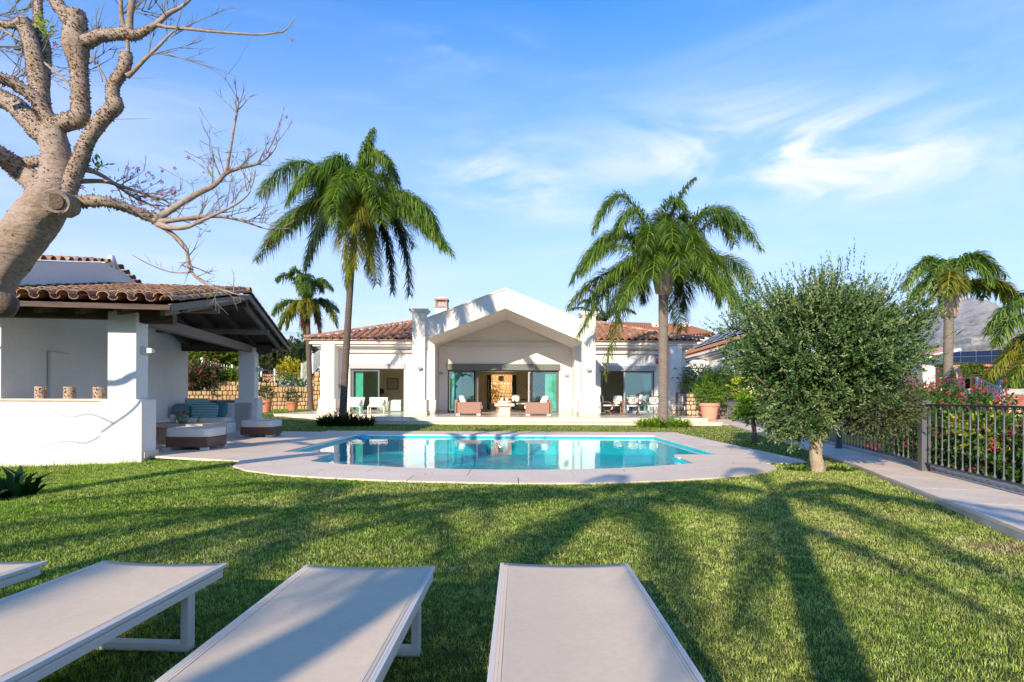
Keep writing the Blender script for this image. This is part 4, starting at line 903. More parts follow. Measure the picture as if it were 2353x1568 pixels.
def palms():
    # left garden palm
    Z = 25.0; pz = lambda u, v, d=0: P(u, v, Z + d); q = lambda x, y, d=0: P(551.5 + x / 3.199, 245 + y / 3.199, Z + d)
    cr_ = q(850, 790)
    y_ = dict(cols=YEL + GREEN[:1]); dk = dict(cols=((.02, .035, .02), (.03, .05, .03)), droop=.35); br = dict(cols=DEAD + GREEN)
    F = [(q(890, 380), q(985, 165), dict(droop=.8, ll=.75)), (q(900, 250, .5), q(1100, 400, -.3), dict(droop=.9)), (q(1000, 230, .8), q(1155, 560, .5), br),
         (q(780, 250, -.6), q(560, 520, -.8), dict(cols=((.10, .20, .02), (.08, .16, .02)), droop=.9)), (q(700, 300, .6), q(420, 620, .5)), (q(480, 240, .3), q(135, 640, .8), dict(droop=1.0)),
         (q(560, 330, -.8), q(350, 700, -1.2)), (q(640, 420, 1.4), q(500, 740, 2.0)), (q(480, 660, .4), q(120, 1120, .6), br), (q(400, 700, 1.0), q(200, 1010, 1.5), br), (q(620, 700, -.4), q(480, 1190, -.5), dict(cols=BLUE)),
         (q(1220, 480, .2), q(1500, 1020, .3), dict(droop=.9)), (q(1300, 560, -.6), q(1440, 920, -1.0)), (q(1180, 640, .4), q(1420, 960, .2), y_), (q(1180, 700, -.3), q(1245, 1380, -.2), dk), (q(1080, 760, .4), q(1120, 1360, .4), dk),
         (q(760, 720, -.5), q(790, 1300, -.4), y_), (q(880, 680, -.8), q(850, 1180, -1.0), y_), (q(940, 700, -.4), q(960, 1230, -.3), y_), (q(930, 560, -1.6), q(830, 900, -2.0), y_), (q(700, 500, -1.2), q(720, 900, -2.2)), (q(1010, 480, -1.4), q(1050, 860, -2.4)),
         (q(1000, 520, 1.2), q(1200, 800, 2.2)), (q(800, 420, 1.4), q(650, 780, 2.6)), (q(820, 360, -1.2), q(800, 640, -2.4)), (q(900, 360, -.8), q(960, 620, -2.2)), (q(740, 380, .2), q(600, 640, .2)), (q(760, 330, .8), q(690, 560, 1.0)), (q(1040, 420, .4), q(1120, 640, .6))]
    b = G(786, 972); b.y = Z; base = P(787, 972, Z); base.z = 0
    palm('tallest palm, leaning dark trunk, in front of the left wing of the villa', base, cr_, .16, .125, F, ll=.95, lw=.030, nl=140, bend=(-.04, 0), boot=None, fill=7, frl=4.3)
    # right garden palm
    q = lambda x, y, d=0: P(1256.1 + x / 3.937, 367.6 + y / 3.937, Z + d); cr_ = q(1055, 1080)
    F = [(q(1100, 420), q(1345, 165, -.2), dict(droop=.6, ll=.55)), (q(1060, 300, -.4), q(1235, 420, -.8)), (q(700, 60, .2), q(425, 640, .3)), (q(820, 300, -.5), q(640, 640, -.9)), (q(640, 430, .1), q(225, 1100, .2)), (q(560, 620, -.5), q(330, 1020, -.8)),
         (q(640, 500, .9), q(420, 900, 1.6)), (q(800, 820, -.6), P(1388, 862, Z - 1.2), dict(cols=((.13, .16, .03), (.08, .13, .03), (.17, .17, .04)))), (q(700, 840, .3), P(1330, 770, Z + .6), dict(cols=BLUE + GREEN)), (q(560, 900, .8), q(200, 1330, 1.2), dict(cols=GREEN + DEAD[:1])),
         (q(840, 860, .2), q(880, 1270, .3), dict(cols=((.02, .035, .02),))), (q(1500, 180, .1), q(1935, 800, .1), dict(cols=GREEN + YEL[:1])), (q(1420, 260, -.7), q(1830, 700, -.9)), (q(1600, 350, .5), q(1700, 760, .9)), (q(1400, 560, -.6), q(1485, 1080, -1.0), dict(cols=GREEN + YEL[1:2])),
         (q(1560, 640, .2), q(1700, 1380, .2)), (q(1480, 820, -.4), q(1560, 1290, -.5)), (q(1700, 760, .6), q(1840, 1160, 1.0)), (q(1260, 960, .4), q(1230, 1340, .5), dict(cols=BLUE)), (q(1120, 420, -1.5), q(1140, 760, -2.8)), (q(960, 440, -1.2), q(900, 800, -2.3)),
         (q(1280, 480, -1.2), q(1350, 900, -2.4)), (q(1040, 460, 1.4), q(980, 760, 2.8)), (q(1240, 560, 1.4), q(1420, 800, 2.6)), (q(1180, 620, -1.8), q(1200, 1040, -2.6)), (q(1000, 640, -1.6), q(960, 1080, -2.2)), (q(880, 480, .4), q(820, 820, .8)), (q(1060, 380, .2), q(1010, 620, .5)), (q(1200, 380, .3), q(1320, 640, .5))]
    base = P(1524, 974, Z); base.z = 0
    palm('straight grey palm with a pale swollen crown base before the right wing of the villa', base, cr_, .21, .20, F, ll=.95, lw=.031, nl=125, boot=True, fill=8, frl=4.2)
    # small palm by the stone wall
    Z3 = 42; base = P(714, 942, Z3); cr_ = P(706, 712, Z3); q = lambda x, y, d=0: P((980 + x / 5.225) / 1.632, (1000 + y / 5.225) / 1.632, Z3 + d)
    F = [(q(620, 60), q(300, 250), dict(cols=BLUE + GREEN)), (q(760, -60), q(560, 150)), (q(860, -20, -1), q(700, 380, -1)), (q(930, 0), q(980, 400)), (q(1100, 120), q(1380, 440), dict(cols=BLUE + GREEN)), (q(1150, 60, 1), q(1180, 500, 1)), (q(480, 560), q(240, 920)), (q(560, 640, -.6), q(350, 1200, -.5), y_),
         (q(640, 640, .6), q(500, 1200, .5), y_), (q(760, 560, -1), q(680, 900, -1.5), y_), (q(900, 560, -1), q(900, 1000, -1.4), y_), (q(1000, 560, -.5), q(1060, 880, -.8), y_), (q(1280, 600), q(1480, 1160), dict(cols=GREEN + YEL)), (q(1200, 540), q(1500, 860), dict(cols=BLUE)), (q(1080, 700), q(1140, 1280), dict(cols=DEAD)), (q(840, 760), q(840, 1280), dict(cols=DEAD)), (q(880, 300, 1.5), q(800, 560, 2.5)), (q(820, 200, -1.5), q(860, 500, -2.6))]
    palm('small palm with yellowing lower fronds by the stone wall left of the villa', base, cr_, .2, .17, F, ll=.8, lw=.07, nl=64)
    # palm right of the olive tree
    Z4 = 27; base = P(2176, 980, Z4); cr_ = P(2181, 700, Z4); q = lambda x, y, d=0: P((2500 + x / 1.4254) / 1.632, (850 + y / 1.4254) / 1.632, Z4 + d)
    F = [(q(1560, 60), q(1815, 260), dict(droop=.9)), (q(1640, 20, .5), q(1780, 330, .6)), (q(1480, 130, -.8), q(1390, 330, -1)), (q(1400, 120), q(1270, 330)), (q(1420, 220, .3), q(1300, 400, .5)), (q(1700, 210), q(1850, 430), y_), (q(1760, 230, -.4), q(1870, 380, -.6), y_), (q(1640, 240, .6), q(1700, 380, 1.0)), (q(1520, 160, -1.4), q(1500, 370, -2.0), y_),
         (q(1560, 200, -1), q(1560, 370, -1.6), y_), (q(1440, 100, 1), q(1340, 240, 1.6)), (q(1500, 100, 1.4), q(1500, 280, 2.4)), (q(1620, 120, -.8), q(1740, 300, -1.4)), (q(1470, 190), q(1420, 390), y_)]
    palm('palm with a pale crown base beyond the bougainvillea, right of the olive tree', base, cr_, .20, .19, F, ll=.75, lw=.05, nl=90, boot=True)
    # palm at the right edge
    Z5 = 22; base = P(2440, 1010, Z5); cr_ = P(2430, 760, Z5); q = lambda u, v, d=0: P(u, v, Z5 + d)
    F = [(q(2340, 660), q(2268, 765)), (q(2330, 700, -.6), q(2290, 790, -.8)), (q(2360, 770), q(2270, 860), y_), (q(2350, 760, .5), q(2300, 830, .6), y_), (q(2380, 780, -.6), q(2320, 880, -.8), dict(cols=YEL + GREEN)), (q(2400, 640), q(2330, 700)), (q(2420, 620, 1), q(2360, 720, 1.5)), (q(2480, 640), q(2550, 760)), (q(2500, 700), q(2560, 840)), (q(2430, 620, -1), q(2420, 760, -2)), (q(2480, 660, 1.4), q(2520, 760, 2.4))]
    palm('palm at the right edge whose fronds hang in front of the mountain', base, cr_, .2, .19, F, ll=.75, lw=.05, nl=80)
    # date palm behind the house
    Z6 = 52; base = P(1400, 900, Z6); cr_ = P(1392, 742, Z6); q = lambda u, v, d=0: P(u, v, Z6 + d)
    F = [(q(1350, 680), q(1330, 700)), (q(1340, 700), q(1308, 712)), (q(1350, 720), q(1308, 742)), (q(1372, 680), q(1352, 664)), (q(1400, 670), q(1390, 660)), (q(1430, 680), q(1450, 690)), (q(1430, 700), q(1460, 720)), (q(1410, 680, 2), q(1430, 680, 4)), (q(1360, 690, 2), q(1345, 690, 3)), (q(1380, 700, -2), q(1370, 760, -4)), (q(1360, 720, -2), q(1335, 770, -3)), (q(1410, 700, -2), q(1430, 750, -3)), (q(1350, 730), q(1322, 765))]
    palm('date palm rising behind the right slope of the villa gable', base, cr_, .35, .35, F, ll=.5, lw=.07, nl=46, cols=((.10, .12, .05), (.07, .10, .035)))
def shade_palms():
    # palms standing behind the photographer; their shadows lie on the lawn
    s = math.sin(SUN_AZ) / math.tan(SUN_EL); c = math.cos(SUN_AZ) / math.tan(SUN_EL)
    for (sx, sy, H, r, lab, off) in ((3.30, 7.2, 4.6, .15, 'palm standing behind the viewpoint, nearest the path', 0), (.95, 6.6, 5.6, .17, 'palm standing behind the viewpoint, between the loungers', 2.1), (-2.6, 5.9, 5.0, .12, 'palm standing behind the viewpoint on the pavilion side', 1.0)):
        base = Vector((sx - s * H, sy - c * H, 0)); crown = base + Vector((0, 0, H)); fr = []
        n = 9
        for i in range(n):
            a = off + i * 2 * math.pi / n; L = 3.1 * random.uniform(.85, 1.1); h = Vector((math.cos(a), math.sin(a) , 0)); e = .35 + .5 * (i % 3) / 2
            fr.append((crown + h * L * .45 + Vector((0, 0, L * .5 * e)), crown + h * L * .95 + Vector((0, 0, -L * (.32 - .2 * e)))))
        palm(lab, base, crown, r, r * .8, fr, lift=0, ll=.37, lw=.038, nl=50)
# ------------------------------------------------------------------ silk floss tree
def floss_tree():
    D0 = 7.0
    def q(x, y, d=0): return P(x / 2.844, y / 2.844, D0 + d)
    k = D0 / 1340 / 2.844
    t = thing('silk_floss_tree', 'bare thorny silk floss tree with swollen pinkish trunk left of the pavilion', 'tree', G(-75, 1150, -.2))
    bk = M_('bark_floss'); surf = []          # (point, radius, direction) along thick limbs for thorns
    def limb(pts, name='limb', sub=5, n=14, jit=.10, seed=0, thorny=True, mat=None):
        P3 = [q(*(p[:2]), p[3] if len(p) > 3 else 0) for p in pts]; rad = [p[2] * .9 * k * (1 + (p[3] if len(p) > 3 else 0) / D0) for p in pts]
        pp, rr = catmull(P3, rad, sub)
        if thorny:
            for i in range(len(pp) - 1): surf.append((pp[i], pp[i+1], rr[i], rr[i+1]))
        m = MB(); m.tube(pp, rr, n, jit=jit, seed=seed); m.build(name, mat or bk, t, smooth=True, wc=True); return pp, rr
    limb([(-350, 3500, 205), (-325, 3299, 185), (-290, 2844, 165), (-215, 2161, 150), (-105, 1900, 148), (35, 1690, 150), (155, 1536, 156), (285, 1365, 142), (365, 1180, 110), (372, 1040, 92), (352, 930, 90), (345, 850, 78), (335, 800, 50)], 'trunk', 6, 26, .12, 1)
    limb([(330, 1330, 95), (240, 1210, 78), (140, 1125, 72), (0, 1010, 60, -.2), (-150, 930, 52, -.4), (-420, 780, 40, -.8)], seed=2)
    limb([(340, 930, 70), (250, 850, 72), (110, 700, 62, .1), (0, 640, 58, .2), (-220, 540, 48, .4)], seed=3)
    limb([(350, 830, 50), (250, 665, 45, -.1), (120, 565, 42, -.2), (0, 510, 38, -.3), (-240, 450, 28, -.5)], seed=4)
    limb([(330, 830, 60), (440, 800, 62), (520, 770, 60), (528, 690, 58), (525, 560, 56), (515, 420, 60), (495, 300, 85), (490, 220, 75), (500, 140, 68), (495, 85, 62)], seed=5)
    limb([(490, 200, 50), (440, 110, 48), (385, 40, 42), (340, -20, 36), (280, -160, 28)], seed=6)
    limb([(290, 800, 50, .3), (262, 620, 60, .3), (245, 470, 62, .4), (215, 330, 52, .4), (180, 210, 50, .5), (150, 140, 56, .5)], seed=7)
    limb([(285, 560, 40, .5), (290, 330, 42, .6), (262, 200, 36, .7), (250, 60, 28, .8), (255, -150, 20, 1)], seed=8)
    limb([(130, 155, 26, .5), (60, 165, 22, .6), (0, 150, 20, .7), (-150, 120, 14, .9)], seed=9)
    limb([(540, 280, 52), (600, 262, 46), (660, 235, 42), (750, 228, 40), (830, 222, 46), (880, 235, 34), (940, 208, 26), (1020, 160, 19), (1100, 92, 16), (1200, 35, 11), (1300, -60, 7)], seed=10)
    limb([(845, 215, 26), (850, 110, 22), (865, 0, 22), (880, -200, 14)], seed=11, thorny=False)
    limb([(820, 200, 18), (795, 120, 15), (788, 0, 13), (780, -120, 9)], 'limb', seed=12, thorny=False)
    limb([(1020, 160, 16), (1090, 178, 12), (1180, 185, 11), (1380, 206, 9), (1560, 220, 8), (1700, 226, 7), (1800, 214, 6), (1850, 208, 5), (1900, 160, 3.5), (1922, 128, 2.5)], 'branch', 4, 7, .05, 13, False)
    limb([(370, 1370, 60), (450, 1220, 64), (515, 1070, 54), (585, 900, 48), (690, 760, 50), (755, 690, 54), (740, 640, 44), (745, 560, 40), (800, 470, 40), (825, 400, 40), (820, 350, 42)], seed=14)
    limb([(830, 500, 22), (870, 470, 15), (950, 385, 13), (1040, 300, 10), (1130, 210, 6), (1210, 180, 3)], 'branch', 4, 7, .05, 15, False)
    limb([(815, 430, 20), (835, 350, 15), (832, 260, 13)], 'branch', 4, 7, .05, 16, False)
    limb([(560, 862, 16), (610, 830, 21), (655, 770, 22), (700, 690, 12), (705, 610, 9), (690, 520, 8), (640, 430, 5), (590, 360, 4)], 'branch', 4, 7, .05, 17, False)
    limb([(340, 1060, 40), (270, 1055, 38), (200, 1065, 34), (165, 1055, 36)], seed=18)
    limb([(400, 1340, 60), (470, 1325, 46), (560, 1318, 42), (690, 1318, 36), (800, 1348, 34, .1), (900, 1388, 32, .2), (1000, 1428, 36, .3), (1040, 1440, 42, .3)], seed=19)
    limb([(1030, 1425, 30, .3), (1085, 1395, 23, .35), (1180, 1332, 21, .4), (1300, 1262, 20, .5), (1400, 1212, 18, .6), (1475, 1135, 16, .7), (1560, 1102, 12, .8), (1680, 1072, 9, .9), (1760, 1020, 6, 1), (1808, 945, 4.5, 1), (1795, 870, 3, 1)], 'branch', 4, 8, .06, 20, False)
    limb([(1480, 1120, 12, .7), (1505, 980, 10, .75), (1530, 830, 8, .8), (1556, 700, 5.5, .8), (1556, 635, 3.5, .8)], 'branch', 4, 7, .05, 21, False)
    limb([(1040, 1450, 26, .3), (1120, 1442, 18, .3), (1300, 1420, 15, .4), (1450, 1416, 12, .5), (1600, 1450, 8, .6), (1750, 1498, 5, .7), (1900, 1492, 2.5, .8)], 'branch', 4, 7, .05, 22, False)
    limb([(1030, 1465, 26, .3), (1120, 1490, 18, .2), (1220, 1485, 15, .1), (1290, 1455, 13, .1), (1430, 1392, 10, .2), (1560, 1325, 7, .3), (1640, 1230, 4, .4), (1560, 1090, 3, .4)], 'branch', 4, 7, .05, 23, False)
    z2 = lambda x, y: ((x / 2.693) * 2.844, (520.8 + y / 2.693) * 2.844)
    limb([(1040, 1470, 24, .3)] + [(*z2(*a), r, .3) for a, r in (((1030, 20), 18), ((1100, 75), 15), ((1155, 145), 13), ((1168, 240), 12), ((1205, 305), 10), ((1290, 365), 8), ((1400, 400), 6), ((1470, 420), 4.5), ((1545, 425), 3))], 'branch', 4, 7, .05, 24, False)
    limb([(*z2(*a), r, .3) for a, r in (((1175, 285), 6), ((1080, 285), 5), ((1000, 265), 4.5), ((900, 222), 4), ((815, 175), 2.5))], 'branch', 4, 6, .05, 25, False)
    limb([(500, 1185, 26, .2), (560, 1185, 18, .3), (700, 1190, 14, .4), (850, 1238, 12, .5), (960, 1272, 10, .6), (1080, 1312, 7, .7), (1150, 1380, 4, .8)], 'branch', 4, 7, .05, 26, False)
    limb([(540, 1100, 30, .2), (620, 1125, 17, .3), (720, 1180, 13, .5), (830, 1260, 10, .7), (960, 1330, 7, .9), (1080, 1350, 4, 1)], 'branch', 4, 7, .05, 27, False)
    limb([(-150, 60, 12, .8), (0, 180, 10, .7), (150, 285, 9, .6), (300, 420, 9, .4), (400, 500, 8, .3), (470, 575, 8, .2)], 'branch', 4, 7, .05, 28, False)
    limb([(60, 1690, 70), (-300, 1560, 62), (-700, 1420, 54), (-1250, 1400, 44), (-1600, 1290, 38, .1), (-1900, 1420, 32, .1), (-2350, 1330, 22, .2), (-2900, 1100, 12, .3)], seed=30)
    limb([(-1500, 1330, 20, .1), (-1640, 1640, 15, .1), (-1850, 1850, 12, .1), (-2120, 2060, 9, .1), (-2330, 2060, 7, .1), (-2700, 2190, 4, .1)], 'branch', 4, 7, .05, 31, False)
    limb([(-1850, 1850, 10, .1), (-2000, 1790, 8, .2), (-2200, 1830, 6, .2), (-2500, 1700, 4, .2)], 'branch', 4, 7, .05, 32, False)
    # sawn stub
    c = q(360, 1318, -.33); m = MB(); m.tube([c + Vector((-.03, .25, .03)), c, c + Vector((.02, -.035, -.01))], [75*k, 80*k, 68*k], 20, jit=.1); o = m.build('sawn_stub', bk, t, smooth=False, wc=True)
    m = MB(); m.tube([c + Vector((.02, -.034, -.01)), c + Vector((.023, -.042, -.012))], [52*k, 47*k], 20); m.build('cut_face', M_('bark_brown'), o, wc=True)
    # knot low on the trunk
    c = q(20, 1985, -.28); m = MB(); m.tube([c + Vector((-.1, .16, 0)), c, c + Vector((.03, -.07, 0))], [80*k, 72*k, 30*k], 14, jit=.35); m.build('knot', M_('bark_brown'), t, smooth=True, wc=True)
    # fine twigs
    tw = MB(); bl = []
    def tw_path(p0, d, L, r, depth, bend=.35):
        n = max(3, int(L / .09)); pts = [p0]; dd = Vector(d).normalized(); s = L / n
        for i in range(n):
            dd = (dd + Vector((random.uniform(-1, 1), random.uniform(-1, 1), random.uniform(-.7, 1.0))) * bend * .35).normalized(); pts.append(pts[-1] + dd * s)
        tw.tube(pts, [r * (1 - .75 * i / n) for i in range(n + 1)], 4 if r < .004 else 5, cap=False)
        if depth > 0:
            for _ in range(random.choice((2, 3, 3, 4))):
                i = random.randint(1, n); a = (pts[i] - pts[i-1]).normalized(); sd_ = Vector((random.uniform(-1, 1), random.uniform(-.6, .6), random.uniform(-.4, 1.1))); tw_path(pts[i], (a + sd_ * .9), L * random.uniform(.35, .6), r * .62, depth - 1)
        elif random.random() < .08: bl.append(pts[-1])
    def spray(pts, count, L=.42, r=.0078, depth=2, up=.5):
        for _ in range(count):
            i = random.randint(0, len(pts) - 2); f = random.random(); a, b = pts[i], pts[i+1]
            p = q(a[0] + (b[0]-a[0])*f, a[1] + (b[1]-a[1])*f, a[2] + (b[2]-a[2])*f); d = (q(*b) - q(*a)).normalized()
            tw_path(p, d * .7 + Vector((random.uniform(-.8, .8), random.uniform(-.5, .5), random.uniform(-.6, 1) * 1.0 + up * .4)), L * random.uniform(.5, 1.2), r, depth)
    spray([(1380, 1215, .6), (1480, 1130, .7), (1680, 1072, .9), (1800, 940, 1)], 16, .42); spray([(1505, 980, .75), (1556, 650, .8)], 7, .30, depth=1); spray([(1100, 1442, .3), (1450, 1416, .5), (1880, 1490, .8)], 16, .40, up=.2)
    spray([(1220, 1485, .1), (1430, 1392, .2), (1640, 1230, .4)], 12, .42); spray([(*z2(1160, 150), .3), (*z2(1205, 305), .3), (*z2(1470, 420), .3)], 14, .3, depth=1, up=.3); spray([(*z2(1080, 285), .3), (*z2(830, 180), .3)], 4, .12, .004, 0)
    spray([(1020, 160, 0), (1200, 40, 0)], 6, .3, depth=1); spray([(1090, 178, 0), (1850, 208, 0)], 9, .16, .004, 0, up=.6); spray([(950, 385, 0), (1180, 190, 0)], 8, .5, depth=2, up=-.1); spray([(850, 110, 0), (865, 0, 0)], 6, .5, depth=1)
    spray([(655, 770, 0), (705, 610, 0), (600, 380, 0)], 7, .26, depth=1); spray([(700, 1190, .4), (960, 1272, .6), (1140, 1370, .8)], 13, .36); spray([(720, 1180, .5), (960, 1330, .9)], 13, .34); spray([(0, 180, .7), (300, 420, .4)], 9, .4); spray([(-60, 300, .8), (120, 330, .9), (300, 520, .8)], 22, .45); spray([(-60, 100, .8), (200, 60, .9)], 10, .45); spray([(550, 560, .3), (640, 200, .3)], 10, .4); spray([(760, 100, .3), (1000, 60, .3)], 10, .45); spray([(-50, 620, .8), (150, 480, 1)], 6, .4)
    tw_path(q(660, 780), (1, 0, .02), .58, .005, 0, .12); tw_path(q(1040, 335), (1, .1, -.35), .95, .006, 1, .15); tw_path(q(1300, 700, .5) , (.5, 0, -.9), .5, .005, 1, .15); tw_path(q(870, 510), (1, 0, 0), .3, .004, 0, .1); tw_path(q(1850, 215), (.9, 0, -.7), .25, .004, 0, .2)
    for a in ((1205, 985), (1305, 920), (1040, 1090)): tw_path(q(*a, .5), (.8, 0, -.5), .55, .006, 2, .2)
    o = tw.build('twigs', M_('twig'), t, wc=True); o['kind'] = 'stuff'
    spray([(-1640, 1640, .1), (-1850, 1850, .1), (-2330, 2060, .1), (-2700, 2190, .1)], 22, .75, .011); spray([(-2000, 1790, .2), (-2500, 1700, .2)], 8, .6, .009); spray([(-1600, 1290, .1), (-2350, 1330, .2)], 8, .6, .009)
    # thorns
    V = []; F = []; n = 0; nd = 0
    for a, b, ra, rb in surf:
        if ra < 20 * k: continue
        L = (b - a).length; d = (b - a).normalized(); u = d.cross(Vector((0, 1, .1))).normalized(); w = d.cross(u)
        dens = (1200 if ra < 68 * k else 260 if ra < 110 * k else 60) * 2 * math.pi * ra * L; cnt = int(dens) + (random.random() < dens % 1)
        for _ in range(cnt):
            f = random.random(); th = random.uniform(0, 2*math.pi); rr = ra * (1-f) + rb * f; nr = u * math.cos(th) + w * math.sin(th)
            if nr.y > .5: continue
            p = a.lerp(b, f) + nr * rr * .97; h = random.uniform(.012, .028); s = h * .42; e1 = d * s; e2 = nr.cross(d) * s
            V += [p + e1, p + e2, p - e1, p - e2, p + nr * h]; F += [(n, n+1, n+4), (n+1, n+2, n+4), (n+2, n+3, n+4), (n+3, n, n+4)]; n += 5
    o = link('thorns', arr_mesh('thorns', [v[:] for v in V], F, M_('thorn')), t, True); o['kind'] = 'stuff'
    # pink blossoms
    def blossom(nm, c3):
        cols = []; V = []; F = []
        for i in range(5):
            a = i * 1.2566; d = Vector((math.cos(a), math.sin(a), .5)).normalized(); s = Vector((-math.sin(a), math.cos(a), 0)); j = len(V)
            V += [(0, 0, 0), tuple(d*.02 + s*.008), tuple(d*.034), tuple(d*.02 - s*.008)]; F.append((j, j+1, j+2, j+3))
        return arr_mesh(nm, V, F, M_('petal'), np.broadcast_to(c3, (20, 3)))
    bm_ = blossom('blossom', (.42, .07, .17))
    sp = [q(random.uniform(700, 1180), random.uniform(1090, 1390), random.uniform(.5, .9)) for _ in range(80)] + [q(random.uniform(480, 620), random.uniform(1180, 1300), .5) for _ in range(6)] + [q(*a, .2) for a in ((410, 195), (365, 290), (375, 435), (25, 262), (1905, 260))] + bl[:14]
    for s in sp:
        o = link('blossom', bm_, t, True); o.location = s; o.rotation_euler = (random.uniform(0, 3), random.uniform(0, 3), random.uniform(0, 6)); o.scale = (random.uniform(.7, 1.3),) * 3; o.matrix_parent_inverse = emat(t).inverted()
    # few green leaves
    parts = []
    for (x, y, c, sprd, n_) in ((270, 150, (.30, .42, .03), 45, 30), (630, 1080, (.03, .09, .03), 34, 40), (320, 220, (.28, .36, .04), 20, 10)):
        Pp = np.array([q(x + random.gauss(0, sprd*.6), y + random.gauss(0, sprd*.5), random.uniform(-.1, .1))[:] for _ in range(n_)])
        parts.append(leaves(Pp, unit(rng.normal(0, 1, (n_, 3)) + [0, 0, .2]), .085, .026, mixcol(n_, (c,))))
    veg('leaf_sprigs', cat(parts), 'leaf_soft', t, kind='stuff')
# ------------------------------------------------------------------ olive, citrus, hedges, beds
def olive():
    b = G(1878, 1086, -.04); t = thing('olive_tree', 'dense round olive tree with pale trunk beside the fence path', 'tree', b)
    m = MB(); s = lambda x, y, z: b + Vector((x, y, z))
    pp, rr = catmull([s(-.02, 0, -.08), s(.02, 0, .1), s(-.03, 0, .3), s(-.01, .02, .55), s(.0, .03, .75)], [.125, .115, .108, .115, .13], 5); m.tube(pp, rr, 16, jit=.35); m.build('trunk', M_('bark_olive'), t, smooth=True, wc=True)
    for i, (dx, dy, dz, r) in enumerate(((-.35, .1, .8, .07), (.3, -.1, .75, .065), (.1, .4, .9, .06), (-.15, -.35, .9, .055), (.55, .2, .45, .04), (-.6, -.1, .6, .04), (.05, 0, 1.2, .05))):
        m = MB(); pp, rr = catmull([s(0, .02, .62), s(dx*.5, dy*.5, .72 + dz*.4), s(dx*1.2, dy*1.2, .7 + dz), s(dx*2, dy*2, .8 + dz*1.5)], [r*1.2, r, r*.7, r*.25], 4); m.tube(pp, rr, 8, jit=.3); m.build('limb', M_('bark_olive' if i < 3 else 'bark_brown'), t, smooth=True, wc=True)
    cols = ((.05, .11, .03), (.08, .15, .045), (.14, .20, .07), (.23, .28, .12)); c = s(.15, .1, 1.98)
    c = c + Vector((0, 0, .12)); A = twig_cloud(c, (1.60, 1.5, 1.26), 4800, 22, .058, .023, cols, up=.55, shell=(.6, 1.0), lump=.42, lumps=3.4, tl=.27, seed=1, zcut=1.12 + b.z)
    B = twig_cloud(c + Vector((.15, 0, .22)), (1.66, 1.5, 1.12), 800, 24, .052, .017, cols, up=1.2, shell=(.9, 1.04), lump=.3, tl=.42, seed=5, zcut=2.2, spread=.4)
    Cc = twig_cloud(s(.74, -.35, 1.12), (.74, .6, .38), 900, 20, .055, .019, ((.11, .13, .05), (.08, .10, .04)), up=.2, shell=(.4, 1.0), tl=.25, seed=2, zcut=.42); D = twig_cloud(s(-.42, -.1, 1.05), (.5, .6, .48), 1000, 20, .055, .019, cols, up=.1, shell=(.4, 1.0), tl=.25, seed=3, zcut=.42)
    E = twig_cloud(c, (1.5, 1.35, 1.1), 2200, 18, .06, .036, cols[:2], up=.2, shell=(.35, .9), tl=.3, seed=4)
    veg('crown', cat([A, B, Cc, D, E]), 'leaf_olive', t)
def citrus():
    b = G(1733, 1016); t = thing('citrus_tree', 'small round citrus tree with yellow green leaves near the path', 'tree', b)
    m = MB(); s = lambda x, y, z: b + Vector((x, y, z)); pp, rr = catmull([s(.02, 0, -.05), s(0, 0, .35), s(-.04, 0, .7), s(.05, 0, 1.0)], [.075, .06, .065, .04], 4); m.tube(pp, rr, 9, jit=.3); m.build('trunk', M_('bark_brown'), t, smooth=True, wc=True)
    for dx, dz in ((-.3, 1.3), (.3, 1.3), (.05, 1.6)):
        m = MB(); m.tube([s(0, 0, .75), s(dx*.5, 0, 1.0), s(dx, 0, dz)], [.04, .03, .012], 6); m.build('limb', M_('bark_brown'), t, smooth=True, wc=True)
    A = twig_cloud(s(-.05, 0, 1.0), (.50, .48, .40), 330, 12, .10, .045, ((.14, .26, .02), (.10, .20, .02)), up=-.1, tl=.15, seed=6, shell=(.3, 1)); B = twig_cloud(s(-.12, 0, 1.55), (.52, .4, .38), 170, 10, .10, .045, ((.42, .44, .03), (.24, .34, .03)), up=.4, tl=.2, seed=7, shell=(.3, 1))
    veg('crown', cat([A, B]), 'leaf_soft', t)
def strap_clump(name, label, centre, rx, ry, n, L, W, cols, group=None, parent_base=True, seed=0):
    """arching strap leaves in a low bed"""
    t = thing(name, label, 'plant', centre, 0, group); a = rng.uniform(0, 2*np.pi, n); r = np.sqrt(rng.uniform(0, 1, n)); bx = centre[0] + rx * r * np.cos(a); by = centre[1] + ry * r * np.sin(a)
    b = np.stack([bx, by, np.full(n, centre[2])], 1); d = unit(np.stack([np.cos(a) + rng.normal(0, .7, n), np.sin(a) + rng.normal(0, .7, n), rng.uniform(.7, 2.2, n)], 1)); Ls = (L * rng.uniform(.35, 1.25, n) * (1.1 - .45 * r))[:, None]
    h = unit(d * [1, 1, 0] + 1e-6); w = np.cross(h, [0, 0, 1]) * W / 2; p1 = b + d * Ls * .55; p2 = b + d * Ls * .85 + h * Ls * .22 - np.array([0, 0, .16]) * Ls
    V = np.stack([b - w*.6, b + w*.6, p1 + w, p1 - w, p2 + w*.1, p2 - w*.1], 1).reshape(-1, 3); i = np.arange(n)[:, None] * 6; F = np.concatenate([i + [[0, 1, 2, 3]], i + [[3, 2, 4, 5]]]); c = np.repeat(mixcol(n, cols, None, .25)[:, None], 6, 1).reshape(-1, 3)
    o = veg('foliage', (V, F, c), 'leaf_soft', t); return t
